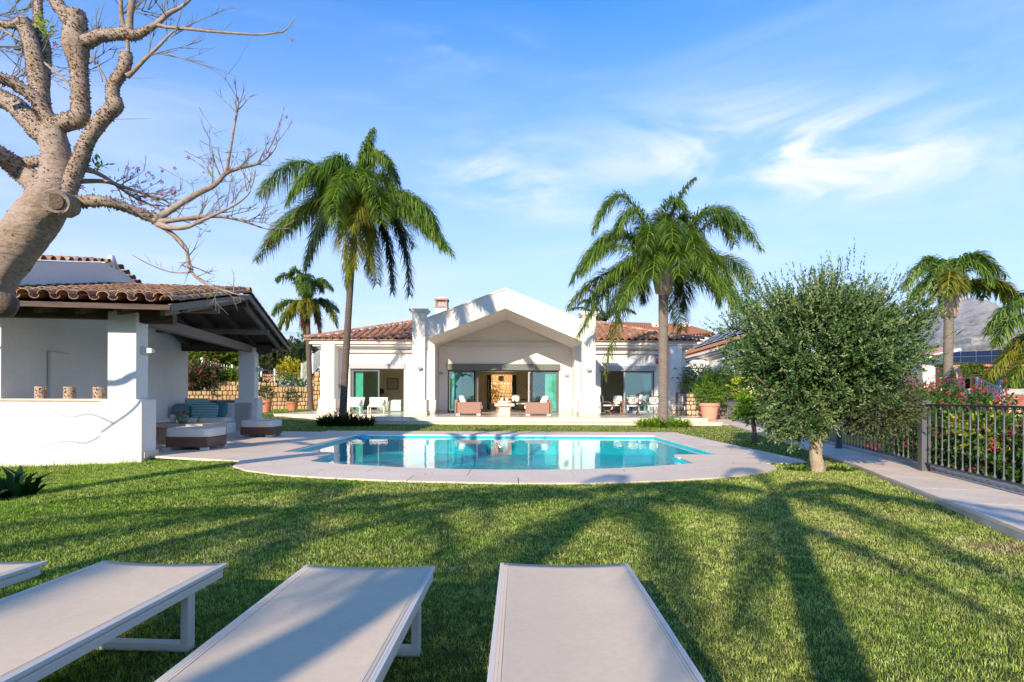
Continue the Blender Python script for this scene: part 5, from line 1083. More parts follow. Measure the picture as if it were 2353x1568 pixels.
def blobs(name, label, cat_, base, items, cols, lf=(.09, .04), dens=1.0, mat='leaf_soft', trunk=None, group=None, w=None, kind=None, up=.3, tl=.25, flowers=None):
    """shrub or tree: several leafy masses; items = (x,y,z,rx,ry,rz)"""
    t = thing(name, label, cat_, base, 0, group)
    if trunk:
        m = MB(); b = Vector(base); m.tube(catmull([b, b.lerp(Vector(trunk[0]), .5), Vector(trunk[0])], [trunk[1], trunk[1]*.8, trunk[1]*.4], 4)[0], [trunk[1]*(1-.06*i) for i in range(9)], 9, jit=.2); m.build('trunk', M_('bark_brown'), t, smooth=True, wc=True)
    parts = []
    for i, (x, y, z, a, b_, c) in enumerate(items):
        area = (a*b_ + b_*c + a*c) * 4; ntw = int(area * dens / (lf[0] * lf[1]) / 11)
        parts.append(twig_cloud((x, y, z), (a, b_, c), max(40, ntw), 14, lf[0], lf[1], cols, w, up=up, shell=(.6, 1.0), lump=.4, lumps=2.6, tl=tl, seed=i * 3.3))
        parts.append(twig_cloud((x, y, z), (a*.7, b_*.7, c*.7), max(30, ntw // 3), 12, lf[0], lf[1], cols, w, up=up, shell=(.5, 1.0), tl=tl, seed=i))
    veg('foliage', cat(parts), mat, t)
    if flowers:
        fc, nf, fs = flowers; parts = []
        for (x, y, z, a, b_, c) in items:
            n = max(3, int(nf * a * c)); d = unit(rng.normal(size=(n, 3)) + np.array([-.1, -.9, .5])); cc = np.array([x, y, z]) + d * np.array([a, b_, c]) * rng.uniform(.9, 1.12, (n, 1)); m_ = 16
            pp = (cc[:, None] + rng.normal(0, fs * 1.5, (n, m_, 3))).reshape(-1, 3); parts.append(leaves(pp, unit(rng.normal(size=(len(pp), 3))), fs * 1.2, fs, mixcol(len(pp), fc, None, .3)))
        veg('flowers', cat(parts), 'petal', t, kind='stuff')
    return t
def planting():
    soil = []
    c = P(793, 978, 25.0); c.z = -.02
    strap_clump('lily_bed', 'dark green strap leaved clump round the foot of the leaning palm', c, 1.2, .7, 800, .95, .05, ((.02, .055, .012), (.035, .085, .018)))
    c = P(1524, 980, 25.0); c.z = -.02
    strap_clump('lily_bed', 'bright green strap leaved clump round the foot of the straight palm', c, 1.15, .65, 800, .78, .045, ((.28, .44, .04), (.20, .34, .03), (.36, .48, .06)))
    c = G(38, 1160, -.22); t = strap_clump('agave_plant', 'dark broad leaved agave in bare soil at the left edge of the lawn', c, .16, .16, 60, .85, .08, ((.02, .055, .015), (.035, .08, .02)))
    m = MB(); m.lathe([(.75, -.06), (.55, .03), (.2, .06)], (c.x - .05, c.y - .05, c.z - .02), 18); m.build('soil_mound', M_('soil'), t, wc=True)
    c = G(1838, 1082, -.03); strap_clump('ground_flower', 'low green white flowered ground plant left of the olive trunk', c, .32, .2, 150, .17, .03, ((.09, .19, .02),)); c = G(1925, 1082, -.03); strap_clump('ground_flower', 'low green ground plant right of the olive trunk', c, .34, .2, 170, .17, .03, ((.10, .20, .02), (.07, .15, .02)))
    # bougainvillea bank beyond the fence
    cols = ((.05, .12, .015), (.08, .17, .02), (.035, .085, .015)); fl = (((.70, .02, .10), (.80, .03, .20), (.60, .02, .06)), 26, .038)
    k = 0
    for (y, dx, zt, lab) in ((6.9, 1.0, 1.02, 'bougainvillea mass behind the fence at the right edge of the picture'), (8.6, 1.05, 1.05, 'bougainvillea mass behind the fence right of its big square post'), (10.6, 1.1, 1.22, 'bougainvillea mass behind the fence left of its big square post'), (12.8, 1.3, 1.42, 'magenta bougainvillea mass behind the fence, right behind the olive tree')):
        x = FX(y) + dx + .1; items = [(x, y, -.15, .85, 1.2, .9 + .25 * (zt - .9)), (x + .4, y + .3, zt - .62, .8, 1.1, .6), (x - .1, y - .5, zt - .75, .65, .8, .55)]
        blobs('bougainvillea', lab, 'bush', (x, y, -1.35), items, cols, (.06, .042), 1.0, group='bougainvilleas along the fence', flowers=fl, up=.2, tl=.2); k += 1
    for (u, v, Z, r, lab) in ((2165, 905, 17, 1.1, 'tall magenta bougainvillea behind the fence at the foot of the far palm'), (2090, 905, 19, 1.2, 'magenta bougainvillea behind the fence seen under the olive crown'), (2235, 925, 15.5, .8, 'sparse bougainvillea right of the far palm foot')):
        c = P(u, v, Z); blobs('bougainvillea', lab, 'bush', (c.x, c.y, -1.35), [(c.x, c.y, c.z - .35, r, r, .75), (c.x, c.y, -.7, r, r, .8)], cols, (.07, .045), .7, group='bougainvilleas along the fence', flowers=(fl[0], 30, .055), up=.2)
    for (y, s_, lab) in ((9.3, .0, 'yellow leaved shrub among the bougainvillea right of the big post'),):
        x = FX(y) + .75; blobs('yellow_shrub', lab, 'bush', (x, y, -1.35), [(x, y, .72, .5, .5, .3)], ((.32, .34, .02), (.16, .24, .03), (.08, .16, .02)), (.06, .04), .8)
    x = FX(7.3) + .6; strap_clump('spider_plant', 'dark green narrow leaved plant low behind the fence at right', Vector((x, 7.4, -.55)), .4, .5, 240, .6, .03, ((.02, .07, .03), (.04, .10, .04)))
def lawn_blades():
    def field(x0, x1, y0, y1, dens, L, Wd, edge=True, tall=1.0, mask=None):
        n = int((x1 - x0) * (y1 - y0) * dens); x = rng.uniform(x0, x1, n); y = rng.uniform(y0, y1, n); k = lawn_ok(x, y)
        k &= (np.abs(x - .0) < .93 * y + 1.6)
        if mask is not None: k &= mask(x, y)
        x = x[k]; y = y[k]; n = len(x); z = gz(x, y); b = np.stack([x, y, z - .004], 1)
        a = rng.uniform(0, 2*np.pi, n); tuft = .75 + .5 * sm(.5 + .5 * np.sin(x * 61 + 2.1 * np.sin(y * 37)) * np.sin(y * 57 + 1.7 * np.sin(x * 43))); le = rng.normal(0, .95, n); d = unit(np.stack([np.cos(a) * np.abs(le), np.sin(a) * np.abs(le), np.ones(n)], 1)); l = L * rng.uniform(.45, 1.3, n) * tall * tuft
        g = np.linspace(0, 2 * np.pi, 1); s = np.stack([np.cos(a + 1.2 + rng.normal(0, .6, n)), np.sin(a + 1.2 + rng.normal(0, .6, n)), np.zeros(n)], 1) * Wd / 2
        V = np.stack([b - s, b + s, b + d * l[:, None]], 1).reshape(-1, 3); F = np.arange(n * 3).reshape(n, 3)
        # tint: patches of dry and lush growth
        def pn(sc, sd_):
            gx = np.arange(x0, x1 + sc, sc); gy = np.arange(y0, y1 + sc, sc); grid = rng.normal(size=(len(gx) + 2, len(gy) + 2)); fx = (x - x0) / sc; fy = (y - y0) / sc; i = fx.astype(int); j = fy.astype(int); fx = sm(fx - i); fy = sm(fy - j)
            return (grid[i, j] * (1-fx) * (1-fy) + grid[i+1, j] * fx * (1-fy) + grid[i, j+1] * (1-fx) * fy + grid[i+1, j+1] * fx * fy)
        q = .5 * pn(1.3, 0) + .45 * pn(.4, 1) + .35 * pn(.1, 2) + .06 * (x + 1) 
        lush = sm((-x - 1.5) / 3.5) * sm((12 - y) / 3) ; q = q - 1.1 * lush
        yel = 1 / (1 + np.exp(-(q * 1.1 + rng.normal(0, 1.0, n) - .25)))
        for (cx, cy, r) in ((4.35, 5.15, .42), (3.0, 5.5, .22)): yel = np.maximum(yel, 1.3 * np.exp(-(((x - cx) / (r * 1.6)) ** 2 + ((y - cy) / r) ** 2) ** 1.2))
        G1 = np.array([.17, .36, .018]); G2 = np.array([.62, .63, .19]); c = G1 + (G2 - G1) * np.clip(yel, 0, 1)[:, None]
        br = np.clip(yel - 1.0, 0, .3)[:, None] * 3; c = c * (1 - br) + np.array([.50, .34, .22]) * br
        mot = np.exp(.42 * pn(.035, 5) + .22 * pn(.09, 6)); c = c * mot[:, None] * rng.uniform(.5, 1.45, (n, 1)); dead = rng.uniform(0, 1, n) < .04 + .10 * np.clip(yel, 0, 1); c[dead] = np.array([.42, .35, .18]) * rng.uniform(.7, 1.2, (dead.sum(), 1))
        C = np.repeat(c[:, None], 3, 1); C[:, :2] *= .42; C[:, 2] *= 1.25; C = np.clip(C, 0, .8); return V, F, C.reshape(-1, 3)  # roots darkened, tips lightened: shade between the blades put into the colour
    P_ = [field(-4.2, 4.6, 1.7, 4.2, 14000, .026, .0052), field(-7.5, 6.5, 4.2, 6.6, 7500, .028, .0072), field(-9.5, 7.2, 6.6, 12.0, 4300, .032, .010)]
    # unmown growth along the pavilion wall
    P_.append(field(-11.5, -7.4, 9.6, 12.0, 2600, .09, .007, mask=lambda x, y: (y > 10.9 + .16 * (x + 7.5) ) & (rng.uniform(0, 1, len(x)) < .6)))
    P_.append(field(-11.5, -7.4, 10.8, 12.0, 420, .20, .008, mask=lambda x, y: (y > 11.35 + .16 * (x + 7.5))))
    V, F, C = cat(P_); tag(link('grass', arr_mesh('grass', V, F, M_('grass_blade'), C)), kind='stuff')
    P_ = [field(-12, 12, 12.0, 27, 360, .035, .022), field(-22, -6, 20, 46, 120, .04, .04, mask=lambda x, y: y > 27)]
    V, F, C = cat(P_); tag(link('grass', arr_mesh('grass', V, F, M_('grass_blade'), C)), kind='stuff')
# ------------------------------------------------------------------ loungers
def loungers():
    W_, L_, H = .70, 1.98, .34
    t = thing('sun_lounger', 'pale sling sun lounger furthest right, its sling edges nearly square to the picture', 'sun lounger', (0, 0, 0), 0, 'sun loungers in a row on the lawn')
    # sling, slightly sagging across and along
    V = []; F = []; nx, ny = 16, 30
    for j in range(ny + 1):
        for i in range(nx + 1):
            a = i / nx; b = j / ny; x = (a - .5) * (W_ - .02); y = -b * L_ + .01 * 0; sag = .012 * (1 - (2*a-1)**2) + .008 * (1 - (2*b-1)**2) * (1 - (2*a-1)**2)
            V.append((x, y, H - sag))
    for j in range(ny):
        for i in range(nx): k = j * (nx + 1) + i; F.append((k + nx + 1, k + nx + 2, k + 1, k))
    me = bpy.data.meshes.new('sling'); me.from_pydata(V, [], F); me.shade_smooth(); me.materials.append(M_('sling')); o = link('sling', me, t); s = o.modifiers.new('s', 'SOLIDIFY'); s.thickness = .006
    for sx in (-1, 1):
        m = MB(); x = sx * (W_ / 2 - .028)
        for dx in (-.012, .0, .012): m.box(x + dx - .0012, x + dx + .0012, -L_ + .02, -.005, H - .004, H - .0012)
        m.box(sx * (W_/2 - .012) - .006, sx * (W_/2 - .012) + .006, -L_, 0, H - .006, H - .0002); m.build('sling_hem', M_('sling_edge'), t)
    fr = MB()
    for sx in (-1, 1): fr.box(sx*(W_/2 - .003) - .006, sx*(W_/2 - .003) + .006, -L_, .004, H - .020, H - .0012); fr.box(sx*(W_/2 - .022) - .018, sx*(W_/2 - .022) + .018, -L_ + .02, -.03, H - .068, H - .030); fr.box(sx*(W_/2 - .02) - .008, sx*(W_/2 - .02) + .008, -L_ + .02, -.02, H - .032, H - .018)
    fr.box(-W_/2 + .03, W_/2 - .03, -.10, -.06, H - .06, H - .032); fr.box(-W_/2 + .03, W_/2 - .03, -L_ + .06, -L_ + .10, H - .06, H - .032)
    fr.build('frame', M_('white_paint'), t, bevel=.003)
    for y in (-.27, -L_ + .25):
        m = MB(); x = W_/2 - .05
        m.box(-x - .02, -x + .02, y - .03, y + .03, .02, H - .07); m.box(x - .02, x + .02, y - .03, y + .03, .02, H - .07); m.box(-x - .02, x + .02, y - .03, y + .03, -.02, .02); m.build('leg', M_('white_paint'), t, bevel=.004)
    reg(t)
    for i, (u0, u1, v, yaw, lab) in enumerate(((1153, 1440, 1292, -.7, None), (705, 997, 1297, -1.2, 'pale sling sun lounger, second from the right, crossed by a broad dark shadow'), (232, 525, 1289, -3.0, 'pale sling sun lounger, third from the right, whose squared white leg frame shows'), (-170, 105, 1284, -3.2, 'pale sling sun lounger cut off by the left edge, only its far corner in view'))):
        o = t if i == 0 else copy_tree(t)
        if lab: o['label'] = lab
        c = (G(u0, v, H) + G(u1, v, H)) / 2; o.location = (c.x, c.y, float(gz(c.x, c.y)) + .02); o.rotation_euler = (0, 0, R(yaw))
# ------------------------------------------------------------------ fence
def fence():
    t = thing('iron_fence', 'black iron fence of knuckled balusters with square posts along the garden path', 'fence', (6.93, 9.8, 0))
    d = Vector((.226, 1, 0)).normalized(); p0 = Vector((6.93, 9.8, .09)); yaw = math.atan2(d.y, d.x); ir = M_('iron'); H = 1.06
    at = lambda s: p0 + d * s
    s0, s1 = -4.6, 23.4; posts = [-4.45 + 4.42 * 0, 0.0, 4.42, 8.84, 13.26, 17.68, 23.4]
    pm_ = MB().box(-.075, .075, -.065, .065, -.06, H + .07).box(-.085, .085, -.075, .075, H + .07, H + .085).mesh('post', M_('iron_post'))
    for s in posts:
        o = link('post', pm_, t); p = at(s) - t.location; o.location = (p.x, p.y, 0.07); o.rotation_euler = (0, 0, yaw)
    for nm, z, w, h in (('top_rail', H, .055, .028), ('bottom_rail', .085, .045, .02)):
        for a, b in zip(posts[:-1], posts[1:]):
            m = MB(); m.bar(at(a + .075) + Vector((0, 0, z - .0)), at(b - .075) + Vector((0, 0, z)), w, h); o = m.build(nm, ir, t, wc=True, bevel=.004)
    prof = [(.012, .09), (.020, .10), (.024, .115), (.013, .14), (.0105, .15), (.0105, .33), (.017, .345), (.021, .36), (.017, .375), (.0105, .39), (.0105, .69), (.017, .705), (.021, .72), (.017, .735), (.0105, .75), (.0105, .97), (.016, 1.0), (.028, 1.03), (.03, 1.05)]
    bm_ = MB().lathe(prof, n=8, cap=False).mesh('baluster', M_('iron_post'), smooth=True)
    for a, b in zip(posts[:-1], posts[1:]):
        n = round((b - a) / .205)
        for i in range(1, n):
            s = a + (b - a) * i / n
            o = link('baluster', bm_, t); p = at(s) - t.location; o.location = (p.x, p.y, .09)
# ------------------------------------------------------------------ furniture
def ottoman(c, lab, s=.95):
    t = thing('ottoman', lab, 'ottoman', c, R(1), 'wicker ottomans on the pool deck'); h = s / 2
    m = MB(); m.box(-h, h, -h, h, .06, .30); m.build('base', M_('wicker'), t, bevel=.02)
    MB().cushion((0, 0, .395), (s + .02, s + .02, .22), n=12, p=11).build('cushion', M_('fabric_white'), t, smooth=True, merge=True)
    for x in (-1, 1):
        for y in (-1, 1): MB().box(x*h*.9 - .11, x*h*.9 + .05, y*h*.9 - .06, y*h*.9 + .06, .0, .06).build('foot', M_('white_paint'), t)
def pillow(lab, loc, rot, size, m, cat_='pillow', group=None, trim=None):
    t = MB().cushion((0, 0, 0), size, n=10, p=3.2).build('pillow', M_(m), None, smooth=True, merge=True)
    for v in t.data.vertices:
        x, z = v.co.x / (size[0]/2), v.co.z / (size[2]/2); k = abs(x*z); v.co.x *= 1 + .12*k; v.co.z *= 1 + .12*k; v.co.y *= 1 - .6*k
    t.location = loc; t.rotation_euler = rot; tag(t, lab, cat_, group)
    if trim:
        h, w = size[2]/2 * .97, size[0]/2 * .97; MB().tube([(-w, 0, -h), (w, 0, -h), (w, 0, h), (-w, 0, h), (-w, 0, -h)], .018, 6).build('piping', M_(trim), t)
    return t
def pavilion_things():
    ottoman((-7.42, 13.75, 0), 'nearer wicker ottoman with white cushion beside the near pavilion column'); ottoman((-7.72, 18.0, 0), 'farther wicker ottoman with white cushion by the pool edge of the pavilion', .92)
    L = lambda x, y, z=0: PAVM @ Vector((x, y, z))
    t = thing('coffee_table', 'low travertine slab table with open ends between the two ottomans', 'table', L(-1.55, 4.95), PAVR + R(-9))
    b = MB(); b.box(-.95, .80, -.62, .62, .41, .50); b.build('tabletop', M_('travertine'), t, bevel=.004); MB().box(.66, .80, -.62, .62, 0, .41).build('leg', M_('travertine'), t); MB().box(-.95, -.81, -.62, .62, 0, .41).build('leg', M_('travertine'), t)
    c = t.location
    v = thing('flower_vase', 'green ribbed pot of pink flowers on the travertine table', 'vase', (c.x + .0, c.y - .1, .502))
    MB().lathe([(.07, 0), (.13, .05), (.15, .11), (.13, .17), (.10, .19), (.11, .2)], n=16).build('pot', M_('ceramic_green'), v, smooth=True)
    n = 90; a = rng.normal(0, 1, (n, 3)); pp = np.array([c.x, c.y - .1, .70]) + unit(a) * [.16, .14, .10]; veg('foliage', leaves(pp, unit(a + [0, 0, .6]), .07, .03, mixcol(n, ((.08, .14, .04), (.16, .18, .05)))), 'leaf_soft', v)
    for i in range(9):
        a = i * .7; q = Vector((c.x + .13*math.cos(a)*(.4 + .6*(i % 2)), c.y - .16 + .1*math.sin(a), .78 + .03*(i % 3))); k = 16; veg('flower', leaves(np.array([q[:]]*k) + rng.normal(0, .012, (k, 3)), unit(rng.normal(0, 1, (k, 3))), .035, .03, mixcol(k, ((.55, .16, .26), (.65, .28, .34)))), 'petal', v)
    e = thing('candle', 'white pillar candle standing left of the pink flowers', 'candle', (c.x - .26, c.y - .12, .502)); MB().lathe([(.075, 0), (.075, .23), (.06, .235)], n=16).build('wax', M_('white_paint'), e, smooth=True); MB().tube([(0, 0, .23), (0, 0, .25)], .004, 4).build('wick', M_('black'), e)
    # bench cushions
    k = 0
    for (x0, x1, y0, y1, lab) in ((-3.33, -2.55, 1.75, 4.9, 'white bench cushion along the inner wall, nearer half'), (-3.33, -2.55, 4.93, 8.3, 'white bench cushion along the inner wall, farther half'), (-3.33, -2.45, 8.33, 9.2, 'white bench cushion in the far left corner of the pavilion'), (-2.42, -1.55, 8.33, 9.2, 'white bench cushion against the far column'), (-3.3, -1.5, 1.1, 1.68, 'white bench cushion behind the near pavilion column')):
        o = MB().cushion((0, 0, 0), (x1 - x0, y1 - y0, .16), n=8, p=9).build('bench_cushion', M_('fabric_white'), None, smooth=True, merge=True); o.location = L((x0+x1)/2, (y0+y1)/2, .44); o.rotation_euler = (0, 0, PAVR); tag(o, lab, 'cushion', 'bench cushions in the pavilion')
    for (x, y, z, rz_, s, m, lab, tr) in ((-2.3, 8.65, .76, 8, (.78, .2, .52), 'fabric_stripe', 'striped teal pillow in front on the pavilion bench', None), (-2.62, 8.9, .86, 12, (.74, .2, .58), 'fabric_pale', 'pale blue pillow with dark teal trim at the back of the bench', 'fabric_teal'), (-2.98, 8.5, .73, 30, (.5, .18, .46), 'fabric_teal', 'plain dark teal pillow at the left end of the pillow group', None), (-1.92, 8.95, .78, -4, (.46, .18, .5), 'fabric_teal', 'plain teal pillow right behind the striped one', None)):
        pillow(lab, L(x, y, z), (R(-14), 0, PAVR + R(rz_)), s, m, group='teal pillows on the pavilion bench', trim=tr)
    # three pierced lanterns on the sill
    for (u, lab) in ((94, 'pierced brown stone candle holder, leftmost of the three on the sill'), (160, 'pierced brown stone candle holder, middle of the three on the sill'), (227.5, 'pierced brown stone candle holder nearest the column on the sill')):
        r = (u - CU) / FPX; A = L(0, .92); ex = PAVM.to_3x3() @ Vector((1, 0, 0)); s = (r * A.y - A.x) / (ex.x - r * ex.y); p = A + ex * s
        t = thing('candle_holder', lab, 'candle holder', (p.x, p.y, 1.172), 0, 'candle holders on the pavilion sill'); b = MB(); rr = .105; n = 26
        for i in range(n):
            for j in range(10):
                if 0 < j < 9 and random.random() < .3: continue
                a0 = 2*math.pi*i/n; a1 = 2*math.pi*(i+1)/n; z0 = j*.023; z1 = z0 + .023 + (.012 * random.random() if j == 9 else 0); q = [(math.cos(a)*r_, math.sin(a)*r_, z) for r_ in (rr, rr - .02) for a, z in ((a0, z0), (a1, z0), (a1, z1), (a0, z1))]
                b.add(q, [(0, 1, 2, 3), (7, 6, 5, 4), (0, 4, 5, 1), (1, 5, 6, 2), (2, 6, 7, 3), (3, 7, 4, 0)])
        b.build('pierced_wall', M_('brown_stone'), t); MB().lathe([(.085, .0), (.085, .015)], n=14).build('base', M_('brown_stone'), t)
        MB().lathe([(.05, .016), (.05, .12)], n=12).build('candle', M_('brown_stone'), t)
    # barbecue with slatted lid behind the back wall
    c = L(-2.3, 10.6, 0); t = thing('barbecue', 'covered barbecue with pale slatted lid behind the pavilion bench', 'barbecue', c, PAVR); MB().box(-1.0, .9, -.3, .4, 0, .95).build('body', M_('white_render'), t)
    b = MB(); b.box(-1.05, .7, -.38, .4, .96, 1.04); b.build('base', M_('black'), t); b = MB(); b.box(-1.05, .7, -.40, .42, 1.05, 1.09); b.add([(.7, -.4, 1.09), (.7, .42, 1.09), (1.3, .42, .95), (1.3, -.4, .95), (.7, -.4, 1.05), (.7, .42, 1.05), (1.3, .42, .91), (1.3, -.4, .91)], [(0, 1, 2, 3), (7, 6, 5, 4), (0, 3, 7, 4), (1, 5, 6, 2)]); b.build('lid', M_('travertine'), t)
def armchair(c, flip, lab):
    t = thing('wicker_armchair', lab, 'armchair', c, math.pi if flip else 0, 'wicker armchairs on the terrace'); wk = M_('wicker_light')   # faces +x
    MB().box(-.66, .62, -.50, -.36, .07, .66).build('arm', wk, t, bevel=.03); MB().box(-.66, .62, .36, .50, .07, .66).build('arm', wk, t, bevel=.03); MB().box(-.72, -.56, -.5, .5, .07, .78).build('backrest', wk, t, bevel=.03); MB().box(-.56, .6, -.36, .36, .07, .30).build('seat', wk, t)
    for x in (-.56, .5):
        for y in (-.42, .42): MB().box(x - .1, x + .1, y - .05, y + .05, 0, .07).build('foot', M_('white_paint'), t)
    MB().cushion((.10, 0, .41), (1.16, .74, .24), n=8, p=5).build('seat_cushion', M_('fabric_white'), t, smooth=True, merge=True)
    for i, (x, y, a) in enumerate(((-.42, .12, 14), (-.28, -.14, 24))):
        MB().cushion((0, 0, 0), (.20, .56, .50), Matrix.Translation((x, y, .76)) @ Matrix.Rotation(R(-a), 4, 'Y'), n=8, p=3.5).build('back_cushion', M_('fabric_white'), t, smooth=True, merge=True)
def dining_chair(c, rz, lab, first=None):
    if first is not None:
        o = copy_tree(first); o.location = c; o.rotation_euler = (0, 0, rz); o['label'] = lab; return o
    t = thing('dining_chair', lab, 'chair', c, rz, 'iron dining chairs round the terrace table'); ir = M_('rust') if False else M_('wood_table')   # faces +y, back at -y
    def tubes(name, sets, r=.016, mat=ir, label=None):
        m = MB()
        for s in sets: m.tube(s, r, 6)
        return m.build(name, mat, t, label=label)
    tubes('back_frame', [[(-.26, -.26, .45), (-.27, -.32, 1.08)], [(.26, -.26, .45), (.27, -.32, 1.08)], [(-.27, -.31, 1.0), (.27, -.31, 1.0)], [(-.26, -.275, .6), (.26, -.275, .6)]], .016, M_('iron'))
    ring = [(.07*math.cos(a), -.295, .80 + .07*math.sin(a)) for a in [i*math.pi/5 for i in range(11)]]
    tubes('back_cross', [[(-.26, -.275, .6), (-.05, -.29, .75)], [(.26, -.275, .6), (.05, -.29, .75)], [(-.26, -.31, 1.0), (-.05, -.30, .85)], [(.26, -.31, 1.0), (.05, -.30, .85)], ring], .012, M_('iron'))
    for s in (-1, 1):
        tubes('leg', [[(s*.26, -.26, .45), (s*.27, -.15, .25), (s*.27, .1, .20), (s*.27, .28, .0)]]); tubes('leg', [[(s*.26, .26, .45), (s*.27, .14, .25), (s*.27, -.1, .20), (s*.27, -.3, .0)]]); tubes('arm', [[(s*.27, -.3, .7), (s*.29, .1, .68), (s*.28, .24, .62), (s*.26, .25, .45)]])
    MB().cushion((0, 0, .50), (.54, .54, .09), n=6, p=5).build('seat_cushion', M_('fabric_white'), t, smooth=True, merge=True); MB().cushion((0, -.235, .80), (.50, .08, .46), n=6, p=4).build('back_cushion', M_('fabric_white'), t, smooth=True, merge=True)
    for s in (-1, 1):
        m = MB(); m.add([(s*.25, -.31, .50), (s*.31, -.31, .50), (s*.35, -.33, .26), (s*.24, -.33, .28), (s*.29, -.37, .42)], [(0, 1, 4), (1, 2, 4), (2, 3, 4), (3, 0, 4)]); m.build('tie_bow', M_('fabric_white'), t)
    reg(t); return t
def terrace_things():
    T = .305
    armchair((-2.20, 30.2, T), False, 'left wicker armchair on the terrace, its cushions leaning at its left end'); armchair((1.32, 30.2, T), True, 'right wicker armchair on the terrace before the right door pane')
    t = thing('coffee_table', 'pale stone block coffee table between the two wicker armchairs', 'table', (-.38, 30.0, T)); MB().box(-.28, .28, -.35, .35, 0, .46).build('pedestal', M_('beige_stone'), t); MB().box(-.50, .50, -.5, .5, .46, .60).build('tabletop', M_('beige_stone'), t, bevel=.01)
    t = thing('tray', 'low round white tray on the stone block coffee table', 'tray', (-.38, 30.0, T + .601)); MB().lathe([(.32, 0), (.38, .05), (.36, .12), (.2, .12)], n=20).build('body', M_('white_paint'), t)
    for i, (x, y) in enumerate(((-.14, -.1), (.12, -.12))):
        e = thing('candle', ('white block candle on the left of the round tray', 'white block candle on the right of the round tray')[i], 'candle', (-.38 + x, 30 + y, T + .722)); MB().lathe([(.07, 0), (.07, .16), (.05, .165)], n=12).build('wax', M_('white_paint'), e)
    c = np.array([-.35, 30.1, T + .95]); t = thing('flower_vase', 'small white flowers standing in the tray between the armchairs', 'vase', (-.35, 30.1, T + .722)); MB().lathe([(.04, 0), (.06, .06), (.04, .14)], n=10).build('pot', M_('black'), t); n = 70; veg('foliage', leaves(c + rng.normal(0, .09, (n, 3)) * [1.6, 1, .8], unit(rng.normal(0, 1, (n, 3))), .07, .035, mixcol(n, ((.06, .12, .04), (.6, .6, .5)))), 'leaf_soft', t)
    # outdoor dining
    t = thing('dining_table', 'long brown wood dining table on iron legs before the right door', 'table', (6.95, 31.3, T)); b = MB()
    for i in range(6): b.box(-1.35, 1.35, -.45 + i*.15, -.45 + i*.15 + .142, .72, .755)
    b.build('tabletop', M_('wood_table'), t)
    for x in (-1.05, 1.05):
        for y in (-.33, .33): MB().bar((x, y, 0), (x, y, .72), .06).build('leg', M_('wood_table'), t)
        MB().bar((x, -.33, .25), (x, .33, .25), .04).build('stretcher', M_('wood_table'), t)
    f = dining_chair((6.3, 30.55, T), 0, 'iron chair with white cushions on the pool side of the dining table, left of two')
    for (x, y, r, lab) in ((7.38, 30.55, 0, 'iron chair on the pool side of the dining table, just left of the palm trunk'), (5.08, 31.3, -90, 'iron chair at the left head of the dining table, its white bows hanging'), (5.85, 32.05, 180, 'iron chair on the house side of the dining table, near its left head'), (7.2, 32.05, 180, 'iron chair on the house side of the dining table, near the palm trunk'), (8.85, 31.3, 90, 'iron chair at the right head of the dining table, beyond the palm trunk')): dining_chair((x, y, T), R(r), lab, f)
    t = thing('fruit_bowl', 'white bowl of limes on the dining table', 'bowl', (6.35, 31.4, T + .757)); MB().lathe([(.06, 0), (.16, .1), (.18, .2), (.16, .2)], n=16, cap=False).build('bowl', M_('white_paint'), t, smooth=True)
    for i in range(7): MB().lathe([(.0, -.045), (.04, -.03), (.048, 0), (.04, .03), (.0, .045)], (.09*math.cos(i*.9)*(i > 0), .09*math.sin(i*.9)*(i > 0), .22 + .03*(i == 0)), 8).build('lime', M_('lime_green'), t, smooth=True)
    for (x, lab, m) in ((6.95, 'white basket shaped pot beside the lime bowl', 'fabric_white'), (7.3, 'mint green glass jug on the dining table by the palm trunk', 'curtain_mint')):
        t = thing('jug', lab, 'jug', (x, 31.45, T + .757)); MB().lathe([(.08, 0), (.14, .1), (.15, .2), (.08, .3), (.07, .34)], n=14).build('body', M_(m), t, smooth=True); MB().tube([(.12, 0, .1), (.2, 0, .18), (.1, 0, .3)], .012, 5).build('handle', M_('wood_table'), t)
    # two white lounge chairs
    for (x, lab) in ((-8.75, 'white metal lounge chair partly behind the leaning palm trunk'), (-7.45, 'white metal lounge chair in front of the bedroom bed, clear of the palm')):
        t = thing('lounge_chair', lab, 'chair', (x, 32.2, T), R(4), 'white lounge chairs on the left of the terrace')
        for sx in (-.42, .42):
            MB().bar((sx, -.40, 0), (sx, -.40, .36), .055).build('leg', M_('white_paint'), t); MB().bar((sx, .35, 0), (sx, .35, .36), .05).build('leg', M_('white_paint'), t)
        b = MB(); b.bar((-.46, -.42, .37), (.46, -.42, .37), .05); b.bar((-.46, .38, .37), (.46, .38, .37), .05); b.bar((-.44, -.42, .37), (-.44, .38, .37), .05); b.bar((.44, -.42, .37), (.44, .38, .37), .05); b.bar((-.44, .38, .37), (-.5, .58, .86), .04); b.bar((.44, .38, .37), (.5, .58, .86), .04); b.bar((-.5, .58, .86), (.5, .58, .86), .04); b.build('frame', M_('white_paint'), t)
        MB().cushion((0, -.04, .44), (.86, .78, .10), n=6, p=5).build('seat_cushion', M_('fabric_white'), t, smooth=True, merge=True); MB().cushion((0, 0, 0), (.92, .10, .46), Matrix.Translation((0, .48, .66)) @ Matrix.Rotation(R(-22), 4, 'X'), n=6, p=5).build('back_cushion', M_('fabric_white'), t, smooth=True, merge=True); MB().cushion((0, 0, 0), (.60, .16, .36), Matrix.Translation((.05, .28, .66)) @ Matrix.Rotation(R(-22), 4, 'X'), n=8, p=3).build('pillow', M_('fabric_white'), t, smooth=True, merge=True)
